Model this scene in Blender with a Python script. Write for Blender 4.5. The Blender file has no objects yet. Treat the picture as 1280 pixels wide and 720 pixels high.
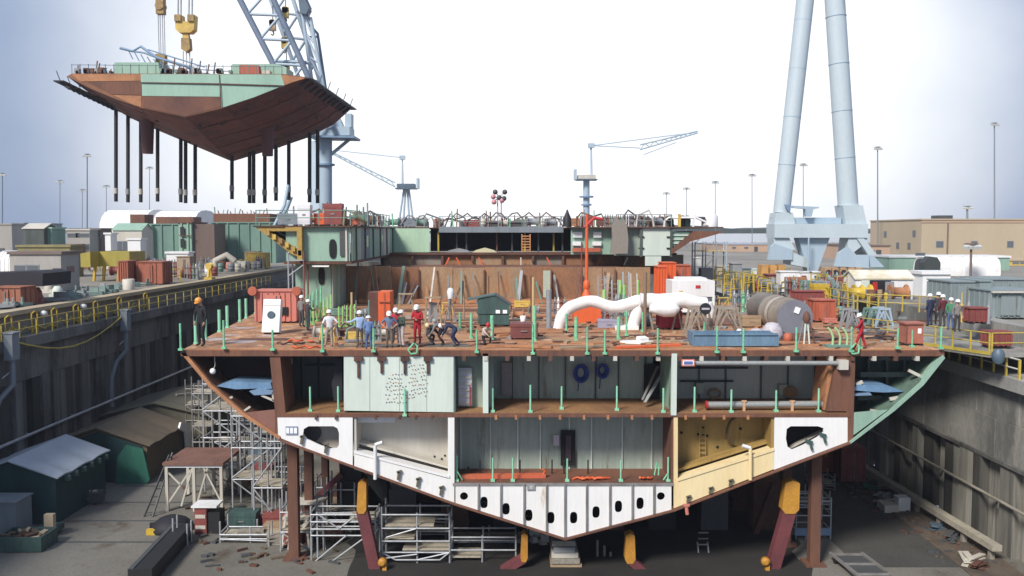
HAZE = 0.0003
import bpy, bmesh, math, random
from mathutils import Vector, Matrix, Euler
from mathutils.geometry import tessellate_polygon
random.seed(7)
C = bpy.context.scene.collection
R = math.radians
V = Vector
# ---------------------------------------------------------------- camera model (1280x720 picture units)
F = 1108.0
H = 16.6
TILT = math.atan(70 / F)
ct, st = math.cos(TILT), math.sin(TILT)
def ray(px, py):
    a = (px - 640) / F; b = (360 - py) / F
    return V((a, ct + b * st, -st + b * ct))
def pt(px, py, Y):
    r = ray(px, py); s = Y / r.y
    return V((r.x * s, Y, H + r.z * s))
def on(px, py, z):
    r = ray(px, py); s = (z - H) / r.z
    return V((r.x * s, r.y * s, z))
ZD = 11.0      # main deck
ZU = 14.6      # upper level
ZT = 17.0      # top deck
ZP = 10.55     # gangway
ZY = 11.5      # yard
def D(px, py): return on(px, py, ZD)
def YD(px, py): return on(px, py, ZY)

# ---------------------------------------------------------------- mesh builder
class MB:
    def __init__(s): s.v = []; s.f = []; s.mi = []; s.cur = 0; s.sm = []
    def add(s, vs, fs, smooth=False):
        b = len(s.v); s.v += [V(v) for v in vs]
        for f in fs:
            s.f.append([b + i for i in f]); s.mi.append(s.cur); s.sm.append(smooth)
        return s
    def box(s, x0, x1, y0, y1, z0, z1):
        vs = [(x0,y0,z0),(x1,y0,z0),(x1,y1,z0),(x0,y1,z0),(x0,y0,z1),(x1,y0,z1),(x1,y1,z1),(x0,y1,z1)]
        return s.add(vs, [(0,3,2,1),(4,5,6,7),(0,1,5,4),(1,2,6,5),(2,3,7,6),(3,0,4,7)])
    def ob(s, c, size, rz=0, rx=0, ry=0):
        m = Euler((rx, ry, rz)).to_matrix(); c = V(c); h = V(size) / 2
        vs = [c + m @ V((sx*h.x, sy*h.y, sz*h.z)) for sz in (-1,1) for sx, sy in ((-1,-1),(1,-1),(1,1),(-1,1))]
        return s.add(vs, [(0,3,2,1),(4,5,6,7),(0,1,5,4),(1,2,6,5),(2,3,7,6),(3,0,4,7)])
    def beam(s, p, q, w, h=None, up=(0,0,1)):
        p, q = V(p), V(q); h = h or w; d = (q - p).normalized(); u = V(up)
        if abs(d.dot(u)) > .97: u = V((0,1,0))
        a = d.cross(u).normalized() * (w/2); b = a.cross(d).normalized() * (h/2)
        vs = [p-a-b, p+a-b, p+a+b, p-a+b, q-a-b, q+a-b, q+a+b, q-a+b]
        return s.add(vs, [(0,3,2,1),(4,5,6,7),(0,1,5,4),(1,2,6,5),(2,3,7,6),(3,0,4,7)])
    def path(s, pts, r, n=8, caps=True):
        pts = [V(p) for p in pts]; k = len(pts)
        rs = r if isinstance(r, (list, tuple)) else [r] * k
        b = len(s.v); ref = None; rings = []
        for i, p in enumerate(pts):
            d = (pts[min(i+1, k-1)] - pts[max(i-1, 0)]).normalized()
            if ref is None or abs(ref.dot(d)) > .98:
                ref = V((0,0,1)) if abs(d.z) < .9 else V((1,0,0))
            a = (ref - d * ref.dot(d)).normalized(); ref = a; c = d.cross(a)
            rings.append([p + (a*math.cos(t) + c*math.sin(t)) * rs[i] for t in [2*math.pi*j/n for j in range(n)]])
        vs = [x for rg in rings for x in rg]
        fs = [(i*n+j, i*n+(j+1)%n, (i+1)*n+(j+1)%n, (i+1)*n+j) for i in range(k-1) for j in range(n)]
        s.add(vs, fs, True)
        if caps:
            s.add(rings[0], [tuple(range(n))[::-1]]); s.add(rings[-1], [tuple(range(n))])
        return s
    def tube(s, p, q, r, n=8, r2=None): return s.path([p, q], [r, r if r2 is None else r2], n)
    def lathe(s, prof, c, n=16, axis='z'):
        c = V(c); k = len(prof); vs = []
        for rr, h in prof:
            for j in range(n):
                t = 2*math.pi*j/n; x, y = rr*math.cos(t), rr*math.sin(t)
                vs.append(c + (V((x,y,h)) if axis == 'z' else V((x,h,y)) if axis == 'y' else V((h,x,y))))
        fs = [(i*n+j, i*n+(j+1)%n, (i+1)*n+(j+1)%n, (i+1)*n+j) for i in range(k-1) for j in range(n)]
        s.add(vs, fs, True)
        if prof[0][0] > 1e-4: s.add(vs[:n], [tuple(range(n))[::-1]])
        if prof[-1][0] > 1e-4: s.add(vs[-n:], [tuple(range(n))])
        return s
    def ball(s, c, r, n=10, sz=1.0):
        return s.lathe([(r*math.sin(math.pi*i/6)+1e-5, -r*sz*math.cos(math.pi*i/6)) for i in range(7)], c, n)
    def prism(s, outer, holes, fn, t):
        """flat outline (with holes) in a plane; fn(u,v,w)->point, t=(w0,w1)"""
        loops = [outer] + list(holes)
        flat = [p for l in loops for p in l]
        tris = tessellate_polygon([[V((p[0], p[1], 0)) for p in l] for l in loops])
        n = len(flat)
        vs = [fn(p[0], p[1], t[0]) for p in flat] + [fn(p[0], p[1], t[1]) for p in flat]
        fs = [tuple(x) for x in tris] + [tuple(n + i for i in reversed(x)) for x in tris]
        o = 0
        for l in loops:
            k = len(l)
            for i in range(k): fs.append((o+i, o+(i+1)%k, n+o+(i+1)%k, n+o+i))
            o += k
        return s.add(vs, fs)
    def build(s, name, mats, parent=None, origin=None):
        if not isinstance(mats, (list, tuple)): mats = [mats]
        if origin is None:
            if parent is not None: origin = parent['_w']
            else:
                xs = [v.x for v in s.v]; ys = [v.y for v in s.v]; zs = [v.z for v in s.v]
                origin = ((min(xs)+max(xs))/2, (min(ys)+max(ys))/2, min(zs))
        o = V(origin)
        me = bpy.data.meshes.new(name)
        me.from_pydata([v - o for v in s.v], [], s.f)
        for m in mats: me.materials.append(m)
        me.polygons.foreach_set('material_index', s.mi)
        me.polygons.foreach_set('use_smooth', s.sm)
        bm = bmesh.new(); bm.from_mesh(me); bmesh.ops.recalc_face_normals(bm, faces=bm.faces); bm.to_mesh(me); bm.free()
        ob = bpy.data.objects.new(name, me); C.objects.link(ob)
        if parent is not None:
            ob.parent = parent; ob.location = o - V(parent['_w'])
        else: ob.location = o
        ob['_w'] = tuple(o)
        return ob
def fxz(u, v, w): return V((u, w, v))
def fyz(u, v, w): return V((w, u, v))
def fxy(u, v, w): return V((u, v, w))
def tag(o, label, cat, group=None, kind=None):
    o['label'] = label; o['category'] = cat
    if group: o['group'] = group
    if kind: o['kind'] = kind
    return o
def thing(name, label, cat, loc, group=None):
    o = bpy.data.objects.new(name, None); C.objects.link(o); o.location = loc; o['_w'] = tuple(loc)
    o.empty_display_size = .3
    return tag(o, label, cat, group)
def T(mb, name, mat, label, cat, group=None, kind=None): return tag(mb.build(name, mat), label, cat, group, kind)
def struct(mb, name, mat):
    o = mb.build(name, mat); o['kind'] = 'structure'; return o
def copy_tree(o, loc=None, parent=None, rz=None, sc=None):
    c = o.copy(); C.objects.link(c)
    if parent is not None: c.parent = parent
    if loc is not None: c.location = loc
    if rz is not None: c.rotation_euler = (0, 0, rz)
    if sc is not None: c.scale = (sc, sc, sc)
    for ch in list(o.children): copy_tree(ch, None, c)
    return c

# ---------------------------------------------------------------- materials
MATS = {}
def mat(name, col=None, rough=.65, metal=0., col2=None, amt=.5, scale=.6, stretch=(1,1,1), fine=.25, bump=.0, col3=None, amt3=.35, scale3=2.5, emit=None):
    if name in MATS: return MATS[name]
    m = bpy.data.materials.new(name); m.use_nodes = True; MATS[name] = m
    nt = m.node_tree; N = nt.nodes; L = nt.links
    b = N['Principled BSDF']; b.inputs['Roughness'].default_value = rough; b.inputs['Metallic'].default_value = metal
    tc = N.new('ShaderNodeTexCoord'); mp = N.new('ShaderNodeMapping'); L.new(tc.outputs['Object'], mp.inputs[0])
    mp.inputs['Scale'].default_value = stretch
    def noise(sc, det=6, seed=0):
        n = N.new('ShaderNodeTexNoise'); n.noise_dimensions = '4D'; n.inputs['W'].default_value = seed
        n.inputs['Scale'].default_value = sc; n.inputs['Detail'].default_value = det; n.inputs['Roughness'].default_value = .65
        L.new(mp.outputs[0], n.inputs['Vector']); return n.outputs['Fac']
    def ramp(src, lo, hi):
        r = N.new('ShaderNodeMapRange'); r.clamp = True; r.inputs[1].default_value = lo; r.inputs[2].default_value = hi
        L.new(src, r.inputs[0]); return r.outputs[0]
    def mix(fac, A, Bc, mode='MIX'):
        x = N.new('ShaderNodeMix'); x.data_type = 'RGBA'; x.blend_type = mode
        for i, q in ((0, fac), (6, A), (7, Bc)):
            if isinstance(q, (int, float)): x.inputs[i].default_value = q
            elif isinstance(q, (tuple, list)): x.inputs[i].default_value = (*q, 1)
            else: L.new(q, x.inputs[i])
        return x.outputs[2]
    seed = (sum(ord(c) * (i + 3) for i, c in enumerate(name)) % 97) * 1.37
    out = tuple(col)
    if col2: out = mix(ramp(noise(scale, 7, seed), .62 - amt*.35, .72 - amt*.15), out, col2)
    if col3: out = mix(ramp(noise(scale3, 8, seed + 9), .66 - amt3*.4, .7 - amt3*.15), out, col3)
    if fine:
        g = ramp(noise(9, 8, seed + 4), .3, .7)
        sh = N.new('ShaderNodeMapRange'); sh.inputs[3].default_value = 1 - fine; sh.inputs[4].default_value = 1 + fine*.4
        L.new(g, sh.inputs[0])
        cc = N.new('ShaderNodeCombineColor')
        for i in range(3): L.new(sh.outputs[0], cc.inputs[i])
        out = mix(1.0, out, cc.outputs[0], 'MULTIPLY')
    if isinstance(out, tuple): b.inputs['Base Color'].default_value = (*out, 1)
    else: L.new(out, b.inputs['Base Color'])
    if bump:
        bp = N.new('ShaderNodeBump'); bp.inputs['Strength'].default_value = bump; bp.inputs['Distance'].default_value = .03
        L.new(noise(6, 8, seed), bp.inputs['Height']); L.new(bp.outputs[0], b.inputs['Normal'])
    if emit:
        b.inputs['Emission Color'].default_value = (*col, 1); b.inputs['Emission Strength'].default_value = emit
    return m
VS = (1, 1, .12)
rust_deck = mat('rust_deck', (.49,.24,.11), .8, 0, (.27,.13,.07), .6, .5, col3=(.66,.43,.27), amt3=.32, scale3=1.3, fine=.35, bump=.2)
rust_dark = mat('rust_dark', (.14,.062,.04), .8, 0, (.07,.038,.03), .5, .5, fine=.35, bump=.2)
rust_mid = mat('rust_mid', (.20,.085,.05), .8, 0, (.12,.058,.04), .5, .4, VS, fine=.3, bump=.1)
rust_bulk = mat('rust_bulkhead', (.35,.215,.115), .8, 0, (.29,.215,.14), .6, .5, (1,1,.35), fine=.3, col3=(.40,.16,.065), amt3=.3, scale3=.7, bump=.1)
rust_hull = mat('rust_hull', (.20,.08,.045), .75, 0, (.11,.045,.033), .6, .3, fine=.25, bump=.1)
rust_orange = mat('rust_orange', (.48,.22,.10), .8, 0, (.32,.14,.07), .5, .5, fine=.3)
rust_floor = mat('rust_floor', (.34,.18,.075), .85, 0, (.22,.115,.06), .55, .5, fine=.35)
green_pale = mat('green_pale', (.64,.71,.63), .55, 0, (.55,.62,.54), .5, .4, VS, fine=.08, col3=(.42,.37,.25), amt3=.07, scale3=1.1)
green_mint = mat('green_mint', (.30,.46,.36), .6, 0, (.25,.38,.30), .5, .5, VS, fine=.15, col3=(.20,.13,.08), amt3=.08, scale3=1.2)
green_gray = mat('green_gray', (.39,.46,.385), .6, 0, (.31,.375,.315), .55, .6, VS, fine=.2, col3=(.17,.14,.09), amt3=.2, scale3=1.3)
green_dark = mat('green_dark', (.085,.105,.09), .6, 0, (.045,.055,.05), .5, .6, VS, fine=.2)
green_block = mat('green_block', (.17,.29,.235), .6, 0, (.13,.22,.19), .5, .2, VS, fine=.2, col3=(.2,.12,.08), amt3=.1, scale3=.4)
green_post = mat('green_post', (.24,.66,.38), .6, 0, (.16,.45,.27), .55, 3, fine=.3, col3=(.2,.14,.08), amt3=.12, scale3=4)
lime_post = mat('lime_post', (.36,.70,.20), .5, 0, (.25,.55,.18), .5, 2, fine=.2)
teal_dump = mat('teal_paint', (.055,.115,.105), .6, 0, (.04,.075,.07), .5, 1.2, VS, fine=.3, col3=(.12,.08,.05), amt3=.1)
white_plate = mat('white_plate', (.84,.83,.81), .5, 0, (.79,.77,.73), .5, .5, VS, fine=.08, col3=(.5,.37,.24), amt3=.045, scale3=1.2)
white_grey = mat('white_grey', (.58,.545,.475), .6, 0, (.50,.465,.395), .5, .6, VS, fine=.08)
white_paint = mat('white_paint', (.82,.82,.82), .45, 0, (.72,.72,.70), .5, .8, VS, fine=.08)
white_fabric = mat('white_fabric', (.84,.84,.83), .85, 0, (.74,.73,.71), .5, .8, fine=.1, bump=.5)
cream_plate = mat('cream_plate', (.84,.69,.40), .5, 0, (.74,.56,.28), .5, .6, VS, fine=.1, col3=(.5,.3,.12), amt3=.02)
ochre_wall = mat('ochre_wall', (.38,.25,.075), .7, 0, (.29,.185,.055), .5, .8, VS, fine=.15, col3=(.12,.08,.03), amt3=.1)
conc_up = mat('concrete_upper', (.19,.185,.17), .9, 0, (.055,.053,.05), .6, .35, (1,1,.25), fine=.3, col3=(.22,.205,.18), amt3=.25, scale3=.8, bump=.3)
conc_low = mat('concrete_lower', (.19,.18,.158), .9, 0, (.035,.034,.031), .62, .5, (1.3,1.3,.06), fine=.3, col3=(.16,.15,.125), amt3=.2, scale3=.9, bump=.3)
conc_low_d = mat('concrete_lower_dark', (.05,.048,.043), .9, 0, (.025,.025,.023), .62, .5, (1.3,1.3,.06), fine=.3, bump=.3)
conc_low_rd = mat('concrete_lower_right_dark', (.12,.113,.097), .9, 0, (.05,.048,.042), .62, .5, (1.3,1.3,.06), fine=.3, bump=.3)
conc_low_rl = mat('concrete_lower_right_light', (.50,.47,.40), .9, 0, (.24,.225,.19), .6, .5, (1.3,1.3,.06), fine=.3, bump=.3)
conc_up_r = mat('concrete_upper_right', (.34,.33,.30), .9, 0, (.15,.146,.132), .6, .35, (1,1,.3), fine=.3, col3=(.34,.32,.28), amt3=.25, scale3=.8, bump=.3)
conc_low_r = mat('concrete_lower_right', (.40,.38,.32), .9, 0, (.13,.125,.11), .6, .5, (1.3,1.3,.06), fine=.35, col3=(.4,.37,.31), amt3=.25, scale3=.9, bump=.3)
conc_cap = mat('concrete_cap', (.46,.38,.26), .9, 0, (.38,.31,.21), .5, .4, fine=.2)
conc_floor = mat('concrete_floor', (.20,.19,.165), .9, 0, (.14,.13,.108), .6, .12, fine=.3, col3=(.085,.06,.04), amt3=.25, scale3=.35, bump=.2)
yard_mat = mat('yard_concrete', (.30,.28,.24), .9, 0, (.2,.185,.16), .6, .06, fine=.3, col3=(.2,.13,.09), amt3=.2, scale3=.2)
water_mat = mat('river_water', (.16,.2,.27), .25, 0, (.13,.17,.23), .5, .01, fine=.1)
hill_mat = mat('hill_woods', (.07,.085,.08), .9, 0, (.05,.07,.07), .5, .01, fine=.1)
blue_crane = mat('blue_crane', (.40,.50,.58), .45, 0, (.34,.44,.52), .5, .3, VS, fine=.06)
blue_leg = mat('blue_leg', (.52,.60,.64), .45, 0, (.46,.54,.58), .5, .15, (1,1,.25), fine=.08, col3=(.38,.42,.42), amt3=.12, scale3=.35)
blue_mid = mat('blue_mid', (.20,.30,.44), .5, 0, (.15,.24,.36), .5, .5, fine=.1)
blue_plate = mat('blue_plate', (.17,.30,.46), .55, 0, (.12,.22,.35), .5, 1, fine=.2)
blue_trough = mat('blue_trough', (.15,.26,.36), .6, 0, (.11,.19,.28), .5, 1, VS, fine=.25, col3=(.25,.15,.1), amt3=.1)
blue_hose = mat('blue_hose', (.02,.05,.25), .5, fine=.1)
steel_blue = mat('steel_blue', (.10,.15,.2), .5, 0, (.07,.1,.14), .5, .8, fine=.2)
yellow = mat('yellow_paint', (.62,.42,.04), .5, 0, (.5,.33,.04), .5, 1, fine=.2, col3=(.3,.16,.05), amt3=.12)
yellow_rail = mat('yellow_rail', (.55,.42,.07), .5, 0, (.36,.27,.06), .5, 1, fine=.2)
yellow_hook = mat('yellow_hook', (.68,.48,.10), .5, 0, (.5,.32,.08), .5, 1, fine=.2)
ochre_head = mat('ochre_head', (.55,.27,.035), .6, 0, (.45,.2,.03), .5, 1, fine=.25)
orange = mat('orange_paint', (.72,.13,.035), .55, 0, (.58,.10,.03), .5, .8, VS, fine=.15)
red_orange = mat('red_orange', (.48,.13,.07), .6, 0, (.36,.09,.05), .5, .8, VS, fine=.25)
salmon = mat('salmon_paint', (.60,.21,.16), .6, 0, (.48,.16,.12), .5, .8, VS, fine=.2)
red = mat('red_paint', (.5,.03,.03), .5, 0, (.38,.03,.03), .5, 1, fine=.15)
red_dull = mat('red_dull', (.30,.075,.065), .65, 0, (.22,.06,.05), .5, 1, fine=.25)
maroon = mat('maroon_shore', (.17,.045,.05), .7, 0, (.12,.035,.04), .5, 1, fine=.2)
grey = mat('grey_paint', (.30,.31,.32), .6, 0, (.24,.25,.26), .5, .8, fine=.15)
grey_dark = mat('grey_dark', (.075,.08,.083), .6, 0, (.07,.075,.08), .5, .8, fine=.2)
grey_blue = mat('grey_blue', (.22,.25,.28), .6, 0, (.18,.21,.235), .5, .6, VS, fine=.12)
grey_box = mat('grey_box', (.24,.265,.275), .6, 0, (.2,.225,.235), .5, .5, VS, fine=.12)
galv = mat('galvanised_tube', (.50,.52,.54), .45, .4, (.38,.40,.42), .5, 2, fine=.2)
steel = mat('bare_steel', (.32,.31,.30), .5, .3, (.22,.2,.18), .5, 1, fine=.2)
black = mat('black_steel', (.018,.018,.02), .6, fine=.2)
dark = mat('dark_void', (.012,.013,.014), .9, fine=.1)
rubber = mat('black_rubber', (.025,.025,.028), .8, fine=.1)
wood = mat('timber', (.40,.29,.18), .85, 0, (.29,.2,.12), .5, 2, (.3,3,3), fine=.3)
wood_grey = mat('grey_timber', (.33,.30,.25), .9, 0, (.24,.215,.175), .5, 2, (3,.4,3), fine=.3)
beige = mat('beige_wall', (.48,.39,.27), .85, 0, (.44,.355,.245), .5, .1, VS, fine=.08)
tan_wall = mat('tan_wall', (.50,.34,.24), .85, 0, (.45,.31,.22), .5, .1, fine=.1)
conc_bldg = mat('pale_concrete', (.38,.36,.33), .85, 0, (.32,.3,.275), .5, .2, VS, fine=.12)
brick_bldg = mat('brown_brick', (.2,.15,.13), .85, 0, (.17,.125,.11), .5, .4, fine=.2)
roof_rusty = mat('rusty_roof', (.62,.54,.36), .7, 0, (.8,.78,.7), .55, .5, fine=.15, col3=(.4,.24,.1), amt3=.15, scale3=.9)
roof_light = mat('light_roof', (.42,.47,.53), .5, 0, (.36,.41,.47), .5, .5, fine=.1)
tarp_brown = mat('brown_tarp', (.15,.115,.075), .8, 0, (.11,.088,.06), .5, .6, fine=.2, bump=.3)
tarp_olive = mat('olive_tarp', (.13,.12,.085), .8, 0, (.1,.095,.07), .5, .6, fine=.2, bump=.3)
tarp_green = mat('green_tarp', (.03,.16,.11), .75, 0, (.022,.11,.08), .5, .8, VS, fine=.2, bump=.4)
tarp_teal = mat('teal_tarp', (.012,.055,.06), .75, 0, (.01,.04,.045), .5, .8, VS, fine=.2)
tarp_black = mat('black_tarp', (.015,.015,.022), .7, fine=.2, bump=.4)
glass = mat('window_glass', (.12,.135,.15), .15, fine=0)
skin_m = mat('skin', (.42,.25,.17), .6, fine=.05)
boots = mat('boot_leather', (.03,.025,.02), .7, fine=.1)
lampglass = mat('lamp_glass', (.6,.62,.6), .2, fine=0)
lens_white = mat('lens_white', (.9,.9,.9), .3, fine=0)
chalk = mat('chalk_marks', (.13,.09,.15), .9, fine=.3)
# ================================================================ camera, light, sky
sc = bpy.context.scene
cam = bpy.data.cameras.new('camera'); camo = bpy.data.objects.new('camera', cam); C.objects.link(camo)
cam.sensor_width = 36; cam.lens = 36 * F / 1280; cam.clip_end = 20000; cam.clip_start = .5
camo.location = (0, 0, H); camo.rotation_euler = (math.pi/2 - TILT, 0, 0)
sc.camera = camo
SUN = V((-.42, -.62, .66)).normalized()        # direction towards the sun
sd = bpy.data.lights.new('sun', 'SUN'); sd.energy = 2.2; sd.angle = R(14); sd.color = (1, .95, .88)
so = bpy.data.objects.new('sun', sd); C.objects.link(so); so.rotation_euler = SUN.to_track_quat('Z', 'Y').to_euler(); so.location = (0, 0, 80)
w = bpy.data.worlds.new('World'); sc.world = w; w.use_nodes = True
nt = w.node_tree; N = nt.nodes; L = nt.links; bg = N['Background']
sky = N.new('ShaderNodeTexSky'); sky.sky_type = 'NISHITA'; sky.sun_disc = False
sky.sun_elevation = math.asin(SUN.z); sky.sun_rotation = math.atan2(SUN.x, SUN.y)
sky.dust_density = 3; sky.air_density = 1.2
tc = N.new('ShaderNodeTexCoord')
def vm(op, *a):
    n = N.new('ShaderNodeVectorMath'); n.operation = op
    for i, q in enumerate(a):
        if isinstance(q, tuple): n.inputs[i].default_value = q
        else: L.new(q, n.inputs[i])
    return n
nrm = vm('NORMALIZE', tc.outputs['Generated'])
# a broad bright veil of thin cloud ahead, thinning to blue-grey haze on both sides
vd = V((.03, 1, .17)).normalized()
dt = vm('DOT_PRODUCT', nrm.outputs[0], tuple(vd))
nz = N.new('ShaderNodeTexNoise'); nz.inputs['Scale'].default_value = 3.2; nz.inputs['Detail'].default_value = 7
L.new(tc.outputs['Generated'], nz.inputs['Vector'])
ad = N.new('ShaderNodeMath'); ad.operation = 'MULTIPLY_ADD'; L.new(nz.outputs['Fac'], ad.inputs[0]); ad.inputs[1].default_value = .11; L.new(dt.outputs['Value'], ad.inputs[2])
mr = N.new('ShaderNodeMapRange'); mr.interpolation_type = 'SMOOTHSTEP'; mr.inputs[1].default_value = .905; mr.inputs[2].default_value = 1.035
L.new(ad.outputs[0], mr.inputs[0])
cloud = N.new('ShaderNodeMix'); cloud.data_type = 'RGBA'; L.new(mr.outputs[0], cloud.inputs[0])
cloud.inputs[6].default_value = (.145, .185, .27, 1); cloud.inputs[7].default_value = (.575, .58, .59, 1)
sk = N.new('ShaderNodeMix'); sk.data_type = 'RGBA'; sk.blend_type = 'ADD'; sk.inputs[0].default_value = 1
ss = N.new('ShaderNodeMix'); ss.data_type = 'RGBA'; ss.blend_type = 'MULTIPLY'; ss.inputs[0].default_value = 1
L.new(sky.outputs[0], ss.inputs[6]); ss.inputs[7].default_value = (.06, .06, .06, 1)
sc10 = N.new('ShaderNodeMix'); sc10.data_type = 'RGBA'; sc10.blend_type = 'MULTIPLY'; sc10.inputs[0].default_value = 1
L.new(cloud.outputs[2], sc10.inputs[6]); sc10.inputs[7].default_value = (10, 10, 10, 1)
L.new(ss.outputs[2], sk.inputs[6]); L.new(sc10.outputs[2], sk.inputs[7])
L.new(sk.outputs[2], bg.inputs[0]); bg.inputs[1].default_value = .1
sc.view_settings.view_transform = 'Standard'; sc.view_settings.look = 'None'; sc.view_settings.exposure = 1.05
sc.view_settings.gamma = 1; sc.view_settings.use_curve_mapping = False
sc.cycles.use_denoising = True; sc.cycles.max_bounces = 6; sc.cycles.volume_bounces = 0

# ================================================================ setting
m = MB(); m.box(-31.6, 25.8, 20, 215, -1, 0); struct(m, 'dock_floor', conc_floor)
m = MB(); m.box(-900, -31.9, 20, 430, ZY-2, ZY); struct(m, 'yard_ground', yard_mat)
m = MB(); m.box(27.6, 900, 20, 430, ZY-2, ZY); struct(m, 'yard_ground', yard_mat)
m = MB(); m.box(-31.9, 27.6, 215, 430, ZY-2, ZY); struct(m, 'yard_ground', yard_mat)
m = MB(); m.box(-9000, 9000, 431, 5200, ZY-4, ZY-3); struct(m, 'river_water', water_mat)
m = MB()
vs = []; fs = []
n = 160
for i in range(n + 1):
    x = -6500 + 13000 * i / n
    h = 14 + 16 * (.5 + .5 * math.sin(i * .21 + 1)) + 8 * math.sin(i * .83) + random.uniform(-3, 3)
    vs += [(x, 5000, ZY-6), (x, 5000, ZY + h), (x, 5600, ZY + h * 1.25), (x, 5900, ZY - 6)]
for i in range(n):
    for k in range(3): fs.append((4*i+k, 4*i+4+k, 4*i+5+k, 4*i+1+k))
m.add(vs, fs); struct(m, 'hills', hill_mat)
m = MB(); m.prism([(-8.5 + random.uniform(-.7, .7), 30 + k*1.1) for k in range(72)] + [(15 + random.uniform(-.6, .6), 109 - k*1.1) for k in range(72)], [], fxy, (.004, .008)); struct(m, 'floor_strip', mat('oily_floor', (.03,.028,.025), .9, 0, (.016,.015,.013), .5, .2, fine=.3))  # near-black strip paints the shade under the hull onto the dock floor
for i, y in enumerate((46.5, 50, 53.5, 57, 62, 69)):
    m = MB(); m.box(-25.5, -15, y, y + .18, .004, .012); struct(m, 'floor_joint', grey_dark)
m = MB(); m.box(17.2, 22.6, 43, 90, .004, .012); struct(m, 'floor_strip', mat('worn_asphalt', (.075,.072,.066), .9, 0, (.05,.048,.043), .5, .2, fine=.3))

def pile_face(m, X, sgn, y0, y1, z0, z1):
    """sheet of concrete piles: proud and recessed vertical strips"""
    y = y0
    while y < y1:
        wd = random.uniform(.7, 1.5); d = random.choice((0, .2, .4, .5))
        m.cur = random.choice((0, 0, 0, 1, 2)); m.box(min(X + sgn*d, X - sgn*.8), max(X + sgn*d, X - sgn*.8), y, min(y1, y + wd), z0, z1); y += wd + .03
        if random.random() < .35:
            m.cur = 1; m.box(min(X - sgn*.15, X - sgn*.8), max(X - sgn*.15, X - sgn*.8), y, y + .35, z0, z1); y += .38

# ---- left wall
lw = thing('dock_wall', 'shaded dock wall with tan cap beam and yellow railed gallery beside the tented sheds', 'dock wall', (-32, 100, 0))
Y0, Y1 = 24, 150
m = MB(); m.box(-32.6, -31.5, Y0, Y1, ZY-.18, ZY+.1); m.build('cap_beam', conc_cap, lw)
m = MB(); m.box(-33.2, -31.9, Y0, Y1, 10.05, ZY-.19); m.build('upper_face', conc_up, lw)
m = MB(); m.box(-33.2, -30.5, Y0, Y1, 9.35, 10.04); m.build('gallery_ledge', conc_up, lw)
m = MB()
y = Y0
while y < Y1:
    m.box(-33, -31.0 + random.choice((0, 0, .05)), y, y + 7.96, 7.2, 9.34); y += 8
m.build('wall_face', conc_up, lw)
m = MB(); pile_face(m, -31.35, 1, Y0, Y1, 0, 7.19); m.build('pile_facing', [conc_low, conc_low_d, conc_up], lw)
m = MB(); m.path([(-30.75, y, 3.7) for y in range(Y0, Y1, 9)], .11, 6)
for y in range(Y0+2, Y1, 6): m.beam((-30.75, y, 3.7), (-31.3, y, 3.7), .12)
m.build('fender_pipe', galv, lw)
# ---- right wall
rw = thing('dock_wall', 'sunlit stained concrete dock wall with pale railed ledge beside the asphalt strip', 'dock wall', (26, 100, 0))
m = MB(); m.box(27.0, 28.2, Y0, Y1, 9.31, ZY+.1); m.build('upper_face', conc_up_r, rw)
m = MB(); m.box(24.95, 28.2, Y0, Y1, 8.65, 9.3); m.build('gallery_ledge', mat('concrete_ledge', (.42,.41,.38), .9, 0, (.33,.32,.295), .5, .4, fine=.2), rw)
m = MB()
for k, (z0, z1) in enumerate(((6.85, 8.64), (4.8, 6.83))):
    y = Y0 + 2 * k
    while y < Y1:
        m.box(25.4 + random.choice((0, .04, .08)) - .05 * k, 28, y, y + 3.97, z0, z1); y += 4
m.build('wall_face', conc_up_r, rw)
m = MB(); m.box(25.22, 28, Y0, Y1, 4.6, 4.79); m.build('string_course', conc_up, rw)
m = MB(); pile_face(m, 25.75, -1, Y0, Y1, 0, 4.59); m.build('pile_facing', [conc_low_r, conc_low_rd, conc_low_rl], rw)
m = MB(); m.path([(25.15, y, 2.75) for y in range(Y0, Y1, 9)], .09, 6)
for y in range(Y0+1, Y1, 3): m.beam((25.15, y, 2.75), (25.6, y, 2.5), .14)
m.build('fender_pipe', wood_grey, rw)
m = MB(); m.box(-33, 28, 150, 152, 0, ZY+.1); T(m, 'dock_wall', conc_up, 'head wall closing the far end of the dock behind the ship', 'dock wall')

def railing(name, label, pts, h, pm, rm, n_rails=2, r=.04, group=None, gap=2.0, kick=False, mid=.5):
    """post-and-rail guard along a polyline of base points: every post is a part"""
    t = thing(name, label, 'railing', pts[0], group)
    proto = None; U = V((0,0,1))
    for a, b in zip(pts[:-1], pts[1:]):
        a, b = V(a), V(b); k = max(1, round((b-a).length / gap))
        for i in range(k + (b == V(pts[-1]))):
            p = a.lerp(b, i / k)
            if proto is None:
                m = MB(); m.beam(p, p + U*h, r*2.2); proto = m.build('post', pm, t)
            else:
                o = proto.copy(); C.objects.link(o); o.location = p - V(pts[0])
    for q in range(n_rails):
        m = MB(); z = h - .02 if q == 0 else h * (1 - q / n_rails)
        for a, b in zip(pts[:-1], pts[1:]): m.tube(V(a) + U*z, V(b) + U*z, r, 6)
        m.build('rail', rm, t)
    return t
railing('guard_railing', 'long yellow railing on the gallery of the shaded left dock wall', [(-30.6, 41, 10.04), (-30.6, 112, 10.04)], 1.05, yellow_rail, yellow_rail, 2, .028)
railing('guard_railing', 'pale and yellow railing along the ledge of the sunlit right dock wall', [(25.1, 43.5, 9.3), (25.1, 60, 9.3)], 1.0, yellow_rail, mat('pale_rail', (.6,.6,.55), .5, fine=.1), 2, .045, gap=1.2)
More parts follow.
